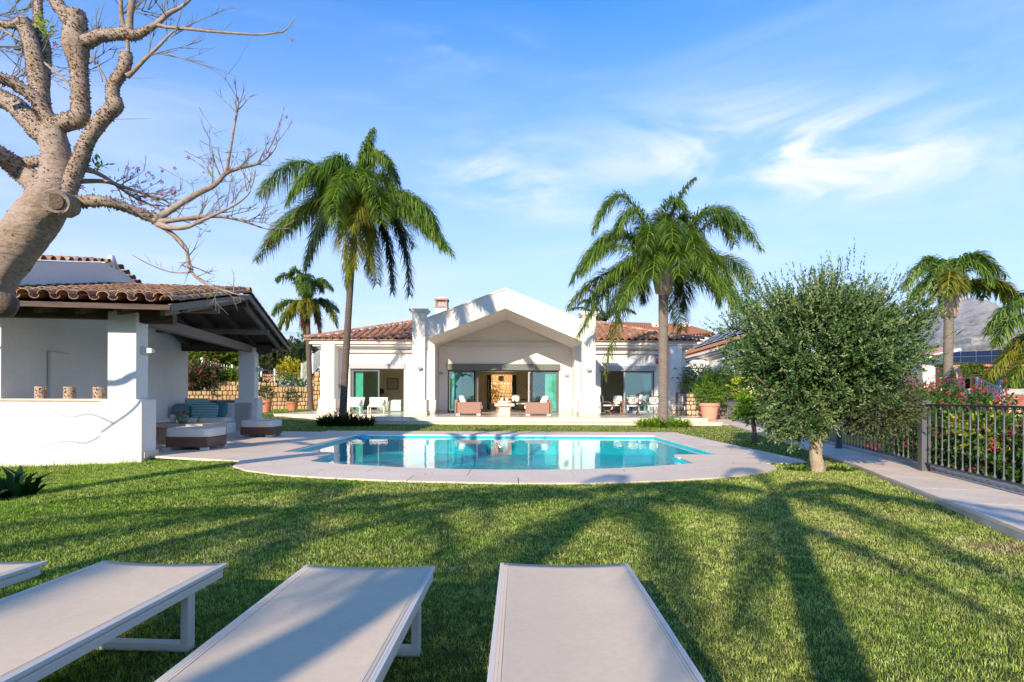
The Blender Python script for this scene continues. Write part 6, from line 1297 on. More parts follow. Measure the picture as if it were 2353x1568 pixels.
    # bedroom
    t = thing('bed', 'low bed with cream pleated cover inside the left room', 'bed', (-7.4, 37.6, T)); MB().box(-1.1, 1.0, -.9, 1.2, .1, .35).build('base', M_('fabric_bed'), t)
    m = MB(); m.cushion((0, .1, .46), (2.2, 2.2, .36), n=8, p=6); m.build('mattress', M_('fabric_bed'), t, smooth=True, merge=True)
    m = MB(); n = 22
    for i in range(n + 1):
        x = -1.1 + 2.3 * i / n; d = .05 * (i % 2); m.v += [(x, -1.0 - d, .62 - .2 * max(0, (x - .5)) ), (x + .06, -1.1 - d * 1.6, .03)]
    m.f += [(2*i, 2*i+1, 2*i+3, 2*i+2) for i in range(n)]; m.build('skirt', M_('fabric_bed'), t)
    o = MB().cushion((0, 0, 0), (.62, 1.3, .05), n=6, p=6); o = o.build('throw_blanket', M_('fabric_mint'), None, smooth=True, merge=True); o.location = (-7.2, 36.95, 1.0); tag(o, 'mint green throw hanging over the corner of the bed', 'blanket'); MB().box(-.3, .3, -.72, -.68, -.66, .0).build('fall', M_('fabric_mint'), o)
    t = thing('bedside_lamp', 'dark bedside lamp seen through the left bedroom pane', 'lamp', (-8.9, 39.6, T)); MB().box(-.25, .25, -.25, .25, 0, .6).build('table', M_('wood_table'), t); MB().lathe([(.1, .6), (.04, .7), (.03, 1.1)], n=10).build('base', M_('black'), t); MB().lathe([(.24, 1.1), (.18, 1.45)], n=14).build('lamp_shade', M_('black'), t)
    t = thing('picture', 'framed picture on the bedroom back wall', 'picture', (-8.3, 40.55, 2.1)); MB().box(-.4, .4, -.04, .02, -.4, .4).build('frame', M_('wood_table'), t); MB().box(-.34, .34, -.05, -.04, -.34, .34).build('canvas', M_('concrete'), t)
    # curtains
    for (x0, x1, y, z1, lab) in ((-3.66, -3.02, 34.42, 2.72, 'mint green curtain behind the left pane of the central door'), (1.95, 2.62, 34.42, 2.72, 'mint green curtain behind the right pane of the central door'), (-9.65, -9.1, 35.68, 2.82, 'mint green curtain at the left side of the bedroom door'), (8.05, 8.5, 35.68, 2.76, 'mint green curtain at the right side of the dining room door')):
        V = []; F = []; n = 48
        for i in range(n + 1):
            x = x0 + (x1 - x0) * i / n; y_ = y + .05 * math.sin(i * 1.05) + .02 * math.sin(i * .37); V += [(x, y_, .32), (x, y_ * 1.0, z1)]
        F = [(2*i, 2*i+2, 2*i+3, 2*i+1) for i in range(n)]; me = bpy.data.meshes.new('curtain'); me.from_pydata(V, [], F); me.shade_smooth(); me.materials.append(M_('curtain_mint')); tag(link('curtain', me), lab, 'curtain', 'mint curtains in the villa doors')
    # inside the living room
    t = thing('inner_table', 'dark dining table inside the living room right of the hall', 'table', (1.2, 39.8, T)); MB().box(-1.4, .8, -.5, .5, .72, .78).build('tabletop', M_('black'), t)
    for x in (-1.25, .65):
        for y in (-.4, .4): MB().bar((x, y, 0), (x, y, .72), .06).build('leg', M_('black'), t)
    t = thing('inner_chair', 'dark chair with white cushion inside, behind the stone coffee table', 'chair', (.55, 37.2, T)); MB().cushion((0, 0, .5), (.7, .6, .12), n=5, p=5).build('seat_cushion', M_('fabric_white'), t, smooth=True); MB().cushion((0, 0, 0), (.5, .1, .5), Matrix.Translation((-.3, .3, .85)) @ Matrix.Rotation(R(-15), 4, 'X'), n=5, p=4).build('back_cushion', M_('fabric_white'), t, smooth=True)
    for x in (-.35, .35):
        for y in (-.3, .3): MB().bar((x, y, 0), (x, y, .68), .07).build('leg', M_('black'), t)
    b = MB(); b.bar((-.4, -.3, .68), (-.4, .3, .68), .08); b.bar((.4, -.3, .68), (.4, .3, .68), .08); b.box(-.35, .35, -.3, .3, .38, .44); b.build('frame', M_('black'), t)
    t = thing('white_vase', 'tall white vase with a dark leafy plant inside, left of the right pane', 'vase', (1.45, 39.6, T + .79)); MB().lathe([(.08, 0), (.13, .1), (.2, .4), (.18, .55), (.1, .6)], n=14).build('pot', M_('white_paint'), t, smooth=True); n = 160; veg('foliage', leaves(np.array([1.45, 39.6, T + 1.55]) + rng.normal(0, .2, (n, 3)) * [1.3, 1, .8], unit(rng.normal(0, 1, (n, 3)) + [0, 0, .4]), .16, .06, mixcol(n, ((.02, .05, .015),))), 'leaf_soft', t)
    t = thing('indoor_plant', 'green yellow leafy plant in a pot before the lit stone wall', 'plant', (-1.35, 41.9, T)); MB().lathe([(.2, 0), (.28, .45), (.26, .46)], n=14).build('pot', M_('white_paint'), t); n = 420; veg('foliage', leaves(np.array([-1.25, 41.9, T + 1.15]) + rng.normal(0, .27, (n, 3)) * [1.1, 1, 1.4], unit(rng.normal(0, 1, (n, 3)) + [0, 0, .4]), .17, .05, mixcol(n, ((.12, .18, .03), (.20, .22, .05), (.30, .16, .06)))), 'leaf_soft', t)
def pot(c, r, h, lab, plant, m='terracotta', scale=1.0, group=None, saucer=True):
    t = thing('terracotta_pot', lab, 'pot', c, 0, group); MB().lathe([(r*.66, .05), (r*.90, h*.82), (r*1.0, h*.83), (r*1.02, h), (r*.92, h), (r*.9, h*.9)], n=20, cap=False).build('pot_body', M_(m), t)
    if saucer: MB().lathe([(r*.7, 0), (r*.82, .06), (r*.8, .07)], n=20).build('saucer', M_(m), t)
    MB().lathe([(r*.9, h*.88), (.01, h*.9)], n=14).build('soil', M_('soil'), t); plant(t, Vector(c) + Vector((0, 0, h)))
def garden_things():
    def shrub(s, cols, lf, n=160, hz=.9):
        def f(t, c): veg('foliage', twig_cloud(c + Vector((0, 0, s*hz*.7)), (s, s, s*hz), n, 10, lf[0], lf[1], cols, up=.6, shell=(.3, 1.0), tl=s*.5, lump=.5), 'leaf_soft', t)
        return f
    g1 = ((.03, .07, .02), (.05, .10, .03))
    c = P(611, 949, 33.5); pot((c.x, c.y, .24), .37, .74, 'orange plastic looking pot with a dark shrub, right behind the far pavilion column', shrub(.52, g1, (.10, .035)), 'terracotta', group='orange pots by the stone wall', saucer=False)
    c = P(672, 943, 38); pot((c.x, c.y, .24), .37, .62, 'orange pot with a dark shrub midway between the pavilion and the small palm', shrub(.55, g1, (.10, .035)), 'terracotta', group='orange pots by the stone wall', saucer=False)
    c = P(1630, 966, 31.5); pot((c.x, c.y, .02), .54, .93, 'large terracotta pot with a tall white flowered shrub at the right end of the terrace', shrub(.78, ((.12, .22, .03), (.17, .28, .04)), (.12, .045), 620, 1.3), 'terracotta_light')
    c = P(1637, 905, 33.2); n = 0
    blobs('hanging_hedge', 'tall bushy hedge spilling over the rubble wall behind the large pot', 'hedge', (c.x, c.y, 0), [(P(1605, 866, 34).x, 34, P(1605, 866, 34).z, 1.15, .5, .6), (P(1660, 885, 34).x, 34, P(1660, 885, 34).z, 1.1, .7, .95), (P(1700, 900, 33).x, 33.5, P(1700, 905, 33).z, .9, .7, 1.0), (P(1590, 885, 34).x, 34, P(1590, 882, 34).z, .55, .4, .45)], ((.26, .36, .03), (.18, .27, .025), (.07, .12, .02)), (.14, .045), 1.6, tl=.45, up=-.3)
def stone_wall(name, lab, pts, base, tops, mat, sx, sy, limit=300, cat_='wall', thick=.5):
    """dry wall built stone by stone along a ground line"""
    t = thing(name, lab, cat_, (*pts[0], base)); core = MB(); tot = 0; spots = []
    for i in range(len(pts) - 1):
        a = Vector((*pts[i], 0)); b = Vector((*pts[i+1], 0)); d = (b - a); L = d.length; d.normalize(); nrm = Vector((d.y, -d.x, 0))
        if nrm.y > 0: nrm = -nrm
        ta, tb = tops[i], tops[i+1]
        core.add([a + Vector((0, 0, base - .3)), b + Vector((0, 0, base - .3)), b + Vector((0, 0, tb - .05)), a + Vector((0, 0, ta - .05)), a - nrm*thick + Vector((0, 0, base - .3)), b - nrm*thick + Vector((0, 0, base - .3)), b - nrm*thick + Vector((0, 0, tb - .05)), a - nrm*thick + Vector((0, 0, ta - .05))], [(0, 1, 2, 3), (5, 4, 7, 6), (3, 2, 6, 7), (0, 3, 7, 4), (1, 5, 6, 2)])
        z = base; row = 0
        while z < max(ta, tb):
            h = sy * random.uniform(.75, 1.25); s = 0.0
            while s < L:
                w = sx * random.uniform(.6, 1.4); w = min(w, L - s) if L - s < sx*.5 else w; top = ta + (tb - ta) * min(1, (s + w/2) / L)
                if z + h*.6 < top:
                    p = a + d * (s + w/2) + nrm * random.uniform(.01, .05) + Vector((0, 0, z + h/2)); m = Matrix((d, -nrm, Vector((0, 0, 1)))).transposed().to_4x4() @ Matrix.Diagonal((w - .025, .16, h - .025, 1)); spots.append(Matrix.Translation(p) @ m)
                s += w
            z += h
    core.build('core', M_('grout'), t, wc=True)
    me = MB().cushion((0, 0, 0), (1, 1, 1), n=2, p=6).mesh('stone', mat, merge=True); lay_tiles(t, spots, me, limit, 'stone'); return t
def iron_rail(name, lab, pts, z0, z1, mat, step, group=None, bar_r=.012, post=.05):
    t = thing(name, lab, 'fence', (pts[0][0], pts[0][1], z0[0]), 0, group); bars = MB()
    for i in range(len(pts) - 1):
        a0 = Vector((*pts[i], z0[i])); b0 = Vector((*pts[i+1], z0[i+1])); a1 = Vector((*pts[i], z1[i])); b1 = Vector((*pts[i+1], z1[i+1]))
        MB().bar(a0.lerp(a1, .06), b0.lerp(b1, .06), .03).build('bottom_rail', mat, t, wc=True); MB().bar(a0.lerp(a1, .88), b0.lerp(b1, .88), .03).build('top_rail', mat, t, wc=True); MB().bar(a0, a1 + Vector((0, 0, .12)), post).build('post', M_('metal_pale'), t, wc=True)
        n = int((b0 - a0).length / step)
        for k in range(1, n):
            p = a0.lerp(b0, k/n); q = a1.lerp(b1, k/n); MB().bar(p, q, bar_r*2).build('bar', mat, t, wc=True) if n < 60 else bars.bar(p, q, bar_r*2)
    if bars.v: o = bars.build('bars', mat, t, wc=True); o['kind'] = 'stuff'
    MB().bar(Vector((*pts[-1], z0[-1])), Vector((*pts[-1], z1[-1] + .12)), post).build('post', M_('metal_pale'), t, wc=True)
def background_left():
    X = lambda u, Z: P(u, 912, Z).x; Zt = lambda v, Z, u=600: P(u, v, Z).z
    # raised bed wall in front, long wall behind
    stone_wall('stone_wall', 'long golden dry stone wall left of the villa behind the orange pots', [(X(484, 42), 42), (X(600, 43), 43), (X(706, 44), 44), (X(722, 44.2), 44.2), (X(748, 44.4), 44.4)], .15, [Zt(872, 42, 484), Zt(881, 43), Zt(887, 44), Zt(862, 44.2, 720), Zt(838, 44.4, 740)], M_('wall_stone'), .27, .36, 290)
    stone_wall('low_stone_wall', 'lower golden stone wall seen over the pavilion bench', [(X(380, 38), 38), (X(486, 39), 39)], .2, [Zt(897, 38, 400), Zt(897, 39, 480)], M_('wall_stone'), .26, .33, 120)
    iron_rail('railing', 'pale posted iron railing on the stone wall seen through the pavilion', [(X(464, 44), 44), (X(533, 46), 46), (X(600, 48), 48)], [Zt(868, 44, 464), Zt(870, 46), Zt(878, 48)], [Zt(826, 44, 464), Zt(842, 46), Zt(850, 48)], M_('metal_pale'), .2, bar_r=.018, post=.16)
    iron_rail('railing', 'dark meshed railing on the stone wall between the pavilion and the small palm', [(X(594, 48), 48), (X(631, 49), 49), (X(693, 50), 50)], [Zt(878, 48), Zt(880, 49), Zt(884, 50)], [Zt(846, 48), Zt(851, 49), Zt(858, 50)], M_('iron'), .16, bar_r=.012, post=.12)
    iron_rail('railing', 'pale railing rising up the steps beside the villa corner', [(X(693, 50), 50), (X(718, 49.5), 49.5), (X(742, 49), 49)], [Zt(882, 50), Zt(858, 49.5), Zt(836, 49)], [Zt(838, 50), Zt(815, 49.5), Zt(795, 49)], M_('metal_pale'), .12, bar_r=.01, post=.09)
    t = thing('neighbour_roof', 'orange tiled roof of a low house behind the railing', 'house', (X(515, 60), 60, 1)); a = [(X(470, 58), 58, Zt(868, 58, 470)), (X(640, 58), 58, Zt(868, 58, 640)), (X(590, 66), 66, Zt(842, 66, 590)), (X(522, 66), 66, Zt(842, 66, 522))]
    m = MB(); m.add(a + [(X(470, 58), 58, -1), (X(640, 58), 58, -1)], [(0, 1, 2, 3), (4, 5, 1, 0)]); o = m.build('roof', M_('terracotta_light'), t, wc=True); b = MB(); A = [Vector(q) for q in a]
    for i in range(26):
        f = (i + .5) / 26; b.tube([A[0].lerp(A[1], f) + Vector((0, 0, .05)), A[3].lerp(A[2], f) + Vector((0, 0, .05))], .12, 6, cap=False)
    b.build('tile_rows', M_('terracotta_light'), o, wc=True)
    yg = ((.26, .30, .02), (.18, .24, .02), (.10, .15, .015)); dg = ((.035, .065, .025), (.055, .09, .03), (.08, .11, .04)); ol = ((.09, .12, .05), (.06, .09, .04), (.13, .15, .06))
    def tr(lab, items, cols, lf, dens=5.5, name='bushy_tree', cat_='tree', group='trees beyond the stone wall'):
        it = []
        for u, v, Z, r, rzv in items: c = P(u, v, Z); it.append((c.x, c.y, c.z, r, r, rzv))
        b = it[0]; blobs(name, lab, cat_, (b[0], b[1], .2), it, cols, lf, dens, group=group, trunk=((b[0], b[1], b[2]), .25), tl=.6, up=.2)
    tr('bright yellow green tree filling the left of the pavilion opening', [(455, 815, 56, 2.0, 1.5), (430, 845, 54, 1.6, 1.6), (495, 800, 58, 1.8, 1.0)], yg, (.34, .12), 3)
    tr('bright yellow green tree left of the far pavilion column', [(535, 818, 60, 2.0, 1.6), (520, 840, 58, 1.6, 1.2), (570, 810, 62, 1.6, 1.4)], yg, (.34, .12), 3)
    tr('dark shadowy shrub on the wall at the left of the pavilion opening', [(450, 868, 42, 1.2, 1.0), (425, 880, 41, .9, .9), (478, 862, 42, .9, .6)], ((.03, .06, .015), (.06, .09, .02), (.25, .10, .05)), (.16, .07), 3, 'garden_shrub', 'shrub', 'shrubs on the stone wall')
    tr('yellow green trailing shrubs along the wall top in the pavilion opening', [(510, 868, 43, .8, .4), (540, 868, 43, .8, .45), (570, 872, 44, .8, .4)], yg, (.14, .06), 3, 'garden_shrub', 'shrub', 'shrubs on the stone wall')
    tr('dark round olive like tree right of the far pavilion column', [(625, 822, 60, 1.9, 1.7), (600, 835, 60, 1.5, 1.5), (650, 812, 62, 1.5, 1.2)], ol, (.30, .10), 3)
    tr('dark round tree behind the small palm trunk', [(672, 825, 62, 2.0, 1.7), (705, 815, 60, 1.6, 1.6), (690, 845, 60, 1.8, 1.3)], dg, (.30, .10), 3)
    tr('bright yellow shrub above the meshed railing', [(672, 846, 52, .9, .55), (690, 852, 52, .7, .5), (655, 856, 52, .6, .35)], ((.50, .42, .03), (.36, .34, .03)), (.22, .12), .6, 'yellow_shrub', 'shrub', 'shrubs on the stone wall')
    tr('low green creeper on the wall top right of the far pavilion column', [(610, 884, 45, .7, .22), (640, 886, 46, .9, .25), (672, 880, 47, .8, .45), (695, 892, 48, .5, .2)], ((.06, .12, .02), (.12, .18, .03)), (.13, .07), .8, 'creeper', 'plant', 'shrubs on the stone wall')
    # tower crane far off
    t = thing('tower_crane', 'distant green tower crane left of the small palm trunk', 'crane', (X(692, 220), 220, 0)); Zc = 220
    def lat(a, b, w, n, name):
        m = MB(); a = Vector(a); b = Vector(b); d = (b - a); up = Vector((0, 0, 1)) if abs(d.normalized().z) < .9 else Vector((1, 0, 0)); s = d.cross(Vector((0, 1, 0))).normalized() * w
        for k in (-1, 1): m.bar(a + s*k, b + s*k, w*.35)
        for i in range(n): f, g = i/n, (i+1)/n; m.bar((a + s*(1 if i % 2 else -1)).lerp(b + s*(1 if i % 2 else -1), f), (a - s*(1 if i % 2 else -1)).lerp(b - s*(1 if i % 2 else -1), g), w*.25)
        m.build(name, M_('crane_green'), t, wc=True)
    lat(P(692, 860, Zc), P(692, 738, Zc), .55, 22, 'mast'); lat(P(694, 767, Zc), P(600, 764, Zc), .35, 30, 'jib'); lat(P(694, 767, Zc), P(740, 769, Zc), .35, 12, 'counter_jib'); lat(P(690, 752, Zc), P(686, 760, Zc), .5, 2, 'cab')
def background_right():
    X = lambda u, Z: P(u, 912, Z).x; wm = M_('white_render')
    stone_wall('rubble_wall', 'rough ochre rubble wall behind the large terracotta pot', [(X(1558, 33.7), 33.7), (X(1640, 33.7), 33.7), (X(1700, 33.5), 33.5)], 0, [1.6, 1.6, 1.5], M_('rubble_stone'), .34, .26, 260)
    # neighbouring house with solar panels on its long slope
    t = thing('neighbour_house', 'white neighbouring house with blue solar panels on its tiled slope, right of the villa', 'house', (17, 44, 0)); A = lambda u, v, Z: P(u, v, Z)
    e0, e1 = A(1553, 826, 46), A(1760, 768, 32); r0, r1 = A(1680, 752, 58), A(1830, 690, 44)     # eave near line and ridge line
    m = MB(); m.add([e0, e1, r1, r0], [(0, 1, 2, 3)]); m.add([e0, r0, r0 + Vector((4, 8, -2)), e0 + Vector((0, 6, 0))], [(0, 1, 2, 3)]); ro = m.build('roof', M_('terracotta'), t, wc=True)
    b = MB()
    for i in range(44):
        f = (i + .5)/44; b.tube([e0.lerp(e1, f) + Vector((0, 0, .04)), r0.lerp(r1, f) + Vector((0, 0, .04))], .13, 5, cap=False)
    b.build('tile_rows', M_('roof_tile'), ro, wc=True)
    up = Vector((0, 0, .28)); g = lambda f, h: e0.lerp(e1, f).lerp(r0.lerp(r1, f), h) + up
    for k in range(6):
        for r in range(2):
            f0 = .16 + k * .13; m = MB(); m.add([g(f0, .12 + r*.32), g(f0 + .122, .12 + r*.32), g(f0 + .122, .42 + r*.32), g(f0, .42 + r*.32)] + [q - Vector((0, 0, .06)) for q in (g(f0, .12 + r*.32), g(f0 + .122, .12 + r*.32), g(f0 + .122, .42 + r*.32), g(f0, .42 + r*.32))], [(0, 1, 2, 3), (7, 6, 5, 4), (0, 4, 5, 1), (1, 5, 6, 2), (2, 6, 7, 3), (3, 7, 4, 0)]); o = m.build('solar_panel', M_('solar'), t, wc=True)
            fr = MB(); q = [g(f0, .12 + r*.32), g(f0 + .122, .12 + r*.32), g(f0 + .122, .42 + r*.32), g(f0, .42 + r*.32)]
            for i in range(4): fr.bar(q[i] + Vector((0, 0, .01)), q[(i+1) % 4] + Vector((0, 0, .01)), .035)
            for s in (.33, .66): fr.bar(q[0].lerp(q[3], s) + Vector((0, 0, .012)), q[1].lerp(q[2], s) + Vector((0, 0, .012)), .02)
            fr.build('panel_frame', M_('metal_pale'), o, wc=True)
    d = (e1 - e0).normalized(); n_ = Vector((d.y, -d.x, 0)).normalized(); n_ = -n_ if n_.x > 0 else n_
    w = MB(); q0, q1 = e0 - n_*.5 + Vector((0, 0, -.15)), e1 - n_*.5 + Vector((0, 0, -.15)); w.add([q0, q1, Vector((q1.x, q1.y, 0)), Vector((q0.x, q0.y, 0))] + [q0 - n_*.3, q1 - n_*.3, Vector((q1.x, q1.y, 0)) - n_*.3, Vector((q0.x, q0.y, 0)) - n_*.3], [(3, 2, 1, 0), (4, 5, 6, 7), (0, 1, 5, 4), (0, 4, 7, 3), (1, 2, 6, 5)]); w.build('wall', wm, t, wc=True)
    co = MB()
    for i, (k, z) in enumerate(((.1, .10), (.25, .24), (.4, .38))): co.bar(e0 - n_*k + Vector((0, 0, -z)), e1 - n_*k + Vector((0, 0, -z)), .3, .13)
    co.build('cornice', wm, t, wc=True)
    dt = MB()
    for i in range(70): p = e0.lerp(e1, (i + .5)/70) - n_*.06 + Vector((0, 0, -.02)); dt.box(p.x - .05, p.x + .05, p.y - .05, p.y + .05, p.z - .06, p.z + .05)
    dt.build('eave_tiles', wm, t, wc=True)
    for f in (.33, .78):
        p = e0.lerp(e1, f) - n_*.0; c = MB(); c.box(p.x - .8, p.x + .8, p.y - .6, p.y + .8, 0, p.z - 1.1); c.add([Vector((p.x + sx*.95, p.y + sy*.75, p.z - 1.1)) for sx, sy in ((-1, -1), (1, -1), (1, 1), (-1, 1))] + [Vector((p.x + sx*.4, p.y + sy*.2 + .2, p.z - .5)) for sx, sy in ((-1, -1), (1, -1), (1, 1), (-1, 1))], [(0, 1, 5, 4), (1, 2, 6, 5), (2, 3, 7, 6), (3, 0, 4, 7), (4, 5, 6, 7)]); c.build('buttress', wm, t, wc=True)
    # far house on the right behind the villa roof
    t = thing('far_house', 'farther white house with two small white chimneys above the villa right roof', 'house', (18, 62, 0)); Z = 62
    rr = [A(1355, 790, Z), A(1642, 766, Z), A(1575, 747, Z + 8), A(1405, 741, Z + 8)]; m = MB(); m.add(rr, [(0, 1, 2, 3)]); m.add([rr[1], A(1655, 790, Z + 16), rr[2]], [(0, 1, 2)]); o = m.build('roof', M_('terracotta_light'), t, wc=True); b = MB()
    rr = [Vector(q) for q in rr]
    for i in range(40):
        f = (i + .5)/40; b.tube([rr[0].lerp(rr[1], f), rr[3].lerp(rr[2], f)], .14, 5, cap=False)
    b.build('tile_rows', M_('roof_tile'), o, wc=True); w = MB(); w.add([rr[0] + Vector((.5, .6, -.1)), rr[1] + Vector((-.5, .6, -.1)), Vector((rr[1].x - .5, Z + .6, 0)), Vector((rr[0].x + .5, Z + .6, 0))], [(3, 2, 1, 0)]); w.build('wall', wm, t, wc=True)
    for u in (1506, 1577):
        c = A(u, 752, Z + 6); s = MB(); s.box(c.x - .4, c.x + .4, c.y - .4, c.y + .4, c.z - .8, c.z + .35); s.lathe([(.5, .35), (.5, .42), (.36, .6), (.1, .78)], c, 10); ch = s.build('chimney', wm, t, wc=True); MB().box(c.x - .1, c.x + .1, c.y - .41, c.y - .40, c.z + .05, c.z + .25).build('vent', M_('black'), ch, wc=True)
    # white house and the roof under panels behind the far palm
    t = thing('far_house', 'white house wall seen between the olive tree and the far palm', 'house', (40, 58, 0)); a = A(2120, 830, 56); b_ = A(2172, 822, 58); w = MB(); w.add([a, b_, Vector((b_.x, b_.y, -2)), Vector((a.x, a.y, -2))], [(3, 2, 1, 0)]); w.build('wall', wm, t, wc=True)
    m = MB(); m.add([A(2100, 826, 55), A(2200, 802, 55), A(2188, 793, 60), A(2105, 812, 60)], [(0, 1, 2, 3)]); m.build('roof', M_('terracotta_light'), t, wc=True); MB().bar(A(2100, 828, 55), A(2206, 803, 55), .3, .25).build('fascia', wm, t, wc=True)
    t = thing('solar_roof_house', 'low house whose dark roof is covered by solar panels below the mountain', 'house', (45, 60, 0)); a0, a1, b0, b1 = A(2168, 843, 60), A(2390, 841, 60), A(2168, 813, 70), A(2390, 802, 70); m = MB(); m.add([a0, a1, b1, b0], [(0, 1, 2, 3)]); m.add([a0 + Vector((0, .5, 0)), a1 + Vector((0, .5, 0)), Vector((a1.x, a1.y + .5, -2)), Vector((a0.x, a0.y + .5, -2))], [(3, 2, 1, 0)]); o = m.build('roof', M_('roof_tile_old'), t, wc=True); MB().tube([b0, b1], .16, 8).build('ridge', M_('terracotta_light'), o, wc=True); b = MB()
    for i in range(40):
        f = (i + .5)/40; b.tube([a0.lerp(a1, f) + Vector((0, -.1, .05)), a0.lerp(a1, f).lerp(b0.lerp(b1, f), .1)], .10, 5)
    b.build('eave_tiles', M_('terracotta_light'), o, wc=True); up = Vector((0, 0, .2)); g = lambda f, h: a0.lerp(a1, f).lerp(b0.lerp(b1, f), h) + up
    for i in range(6):
        for r in range(2):
            f = .02 + i * .16; q = [g(f, .12 + r*.42), g(f + .155, .12 + r*.42), g(f + .155, .52 + r*.42), g(f, .52 + r*.42)]; m = MB(); m.add(q + [p - Vector((0, 0, .1)) for p in q], [(0, 1, 2, 3), (7, 6, 5, 4), (0, 4, 5, 1), (1, 5, 6, 2), (2, 6, 7, 3), (3, 7, 4, 0)]); pn = m.build('solar_panel', M_('solar'), t, wc=True); fr = MB()
            for k in range(4): fr.bar(q[k] + up*.1, q[(k+1) % 4] + up*.1, .03)
            if r == 0:
                for k in range(1, 6): fr.bar(q[0].lerp(q[1], k/6) + up*.1, q[3].lerp(q[2], k/6) + up*.1, .012)
            fr.build('panel_frame', M_('frame_grey'), pn, wc=True)
    hc = ((.10, .15, .02), (.07, .11, .02), (.14, .18, .03))
    def hedge(u0, u1, v, Z, h, lab, z0=-1.2):
        a = A(u0, v, Z); b = A(u1, v, Z); n = 9000; x = rng.uniform(a.x, b.x, n); f = rng.uniform(0, 1, n); zt = a.z; top = rng.uniform(0, 1, n) < .22; z = np.where(top, zt, z0 + (zt - z0) * f) + rng.normal(0, .05, n); y = np.where(top, Z + rng.uniform(0, 1.0, n), Z + rng.normal(0, .06, n)); pp = np.stack([x, y, z], 1)
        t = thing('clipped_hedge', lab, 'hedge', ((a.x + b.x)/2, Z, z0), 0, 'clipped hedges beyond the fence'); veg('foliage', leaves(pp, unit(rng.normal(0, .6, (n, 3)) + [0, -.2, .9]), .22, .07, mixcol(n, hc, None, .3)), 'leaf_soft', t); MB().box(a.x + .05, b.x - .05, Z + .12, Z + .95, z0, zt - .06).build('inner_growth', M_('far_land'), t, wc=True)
    hedge(2168, 2262, 842, 46, 1, 'clipped green hedge directly right of the far palm trunk'); hedge(2250, 2360, 857, 44, 1, 'lower clipped green hedge behind the white stair rail')
    c = A(2345, 880, 38); blobs('bushy_tree', 'dark bushy tree at the right edge behind the stair rail', 'tree', (c.x, c.y, -1.2), [(c.x, c.y, c.z + .1, 1.7, 1.6, 1.2), (c.x + 1.2, c.y, c.z + .8, 1.6, 1.5, 1.4)], ((.05, .09, .02), (.10, .13, .03)), (.2, .07), .5)
    c = A(1700, 748, 62); blobs('bushy_tree', 'small green treetop left of the olive crown above the solar roof', 'tree', (c.x, c.y, 0), [(c.x + .6, c.y, c.z - .6, 1.6, 1.2, 1.0)], ((.08, .14, .02), (.05, .1, .02)), (.3, .12), .6)
    # building site: brick pool edge, stair rail, plank, rebar, pipe
    t = thing('brick_wall', 'low brick and concrete wall of the building site behind the bougainvillea', 'wall', (A(2260, 920, 30).x, 30, -1.2)); a = A(2160, 900, 30); b = A(2420, 900, 30); MB().box(a.x, b.x, 30, 30.5, a.z - .14, a.z + .16).build('coping', M_('concrete'), t, wc=True); MB().box(a.x, b.x, 30.05, 30.45, -1.35, a.z - .15).build('core', M_('grout'), t, wc=True); bm_ = MB().box(-.13, .13, -.03, .03, -.05, .05).mesh('brick', M_('brick_red'))
    for r in range(6):
        for i in range(int((b.x - a.x) / .28)):
            if random.random() < .12: continue
            o = link('brick', bm_, t, True); o.location = (a.x + .14 + i*.28 + (.14 if r % 2 else 0), 30.03, a.z - .22 - r*.115)
            if len(KIDS.setdefault('_b', [])) > 290: break
            KIDS['_b'].append(1)
    t = thing('stair_rail', 'white metal stair rail slanting down to the right in the building site', 'railing', A(2245, 920, 26)); q0, q1, w0, w1 = A(2245, 868, 26), A(2309, 898, 26), A(2245, 906, 26), A(2309, 930, 26); m = MB(); m.bar(q0, q1, .045); m.bar(w0, w1, .045); m.build('rail', M_('white_paint'), t, wc=True)
    MB().bar(q0 + Vector((0, 0, .02)), w0 + Vector((0, 0, -.5)), .07).build('post', M_('white_paint'), t, wc=True); MB().bar(q1, w1 + Vector((0, 0, -.4)), .07).build('post', M_('white_paint'), t, wc=True)
    for i in range(1, 13): MB().bar(q0.lerp(q1, i/13), w0.lerp(w1, i/13), .028).build('bar', M_('white_paint'), t, wc=True)
    t = tag(MB().bar(A(2197, 840, 27), A(2217, 922, 26), .26, .05).build('leaning_plank', M_('plank_wood')), 'long pale plank leaning steeply in the building site', 'plank'); 
    for i, u in enumerate((2236, 2240, 2256, 2266, 2278, 2290, 2302, 2306, 2311)):
        a = A(u, 868 + (i % 3), 28); b = A(u + (2 if i > 5 else 0), 915, 28); tag(MB().bar(a, b, .05).build('rebar_rod', M_('rust')), ('rusty reinforcing rod just left of the white stair rail', 'rusty rod beside the top post of the white stair rail', 'thin rusty rod standing behind the upper stair rail', 'rusty rod behind the upper half of the stair rail', 'rusty rod behind the middle of the stair rail', 'rusty rod behind the lower half of the stair rail', 'leftmost of the three close rusty rods right of the blue pipe', 'middle of the three close rusty rods right of the blue pipe', 'rightmost of the three close rusty rods right of the blue pipe')[i], 'rod', 'rusty rods in the building site')
    tag(MB().tube([A(2297, 873, 27), A(2297, 905, 27)], .055, 8).build('blue_pipe', M_('blue_plastic')), 'short upright light blue pipe behind the stair rail', 'pipe')
    tag(MB().cushion(tuple(A(2275, 915, 27)), (.9, .5, .2), n=5, p=5).build('tarpaulin_bundle', M_('metal_pale')), 'grey wrapped bundle lying at the foot of the stair rail', 'bundle')
    t = thing('steel_rail', 'thin horizontal steel rail with green post left of the stair rail', 'railing', A(2160, 905, 29)); MB().bar(A(2140, 869, 29), A(2245, 869, 29), .03).build('rail', M_('metal_pale'), t, wc=True); MB().bar(A(2190, 868, 29), A(2190, 905, 29), .04).build('post', M_('crane_green'), t, wc=True)
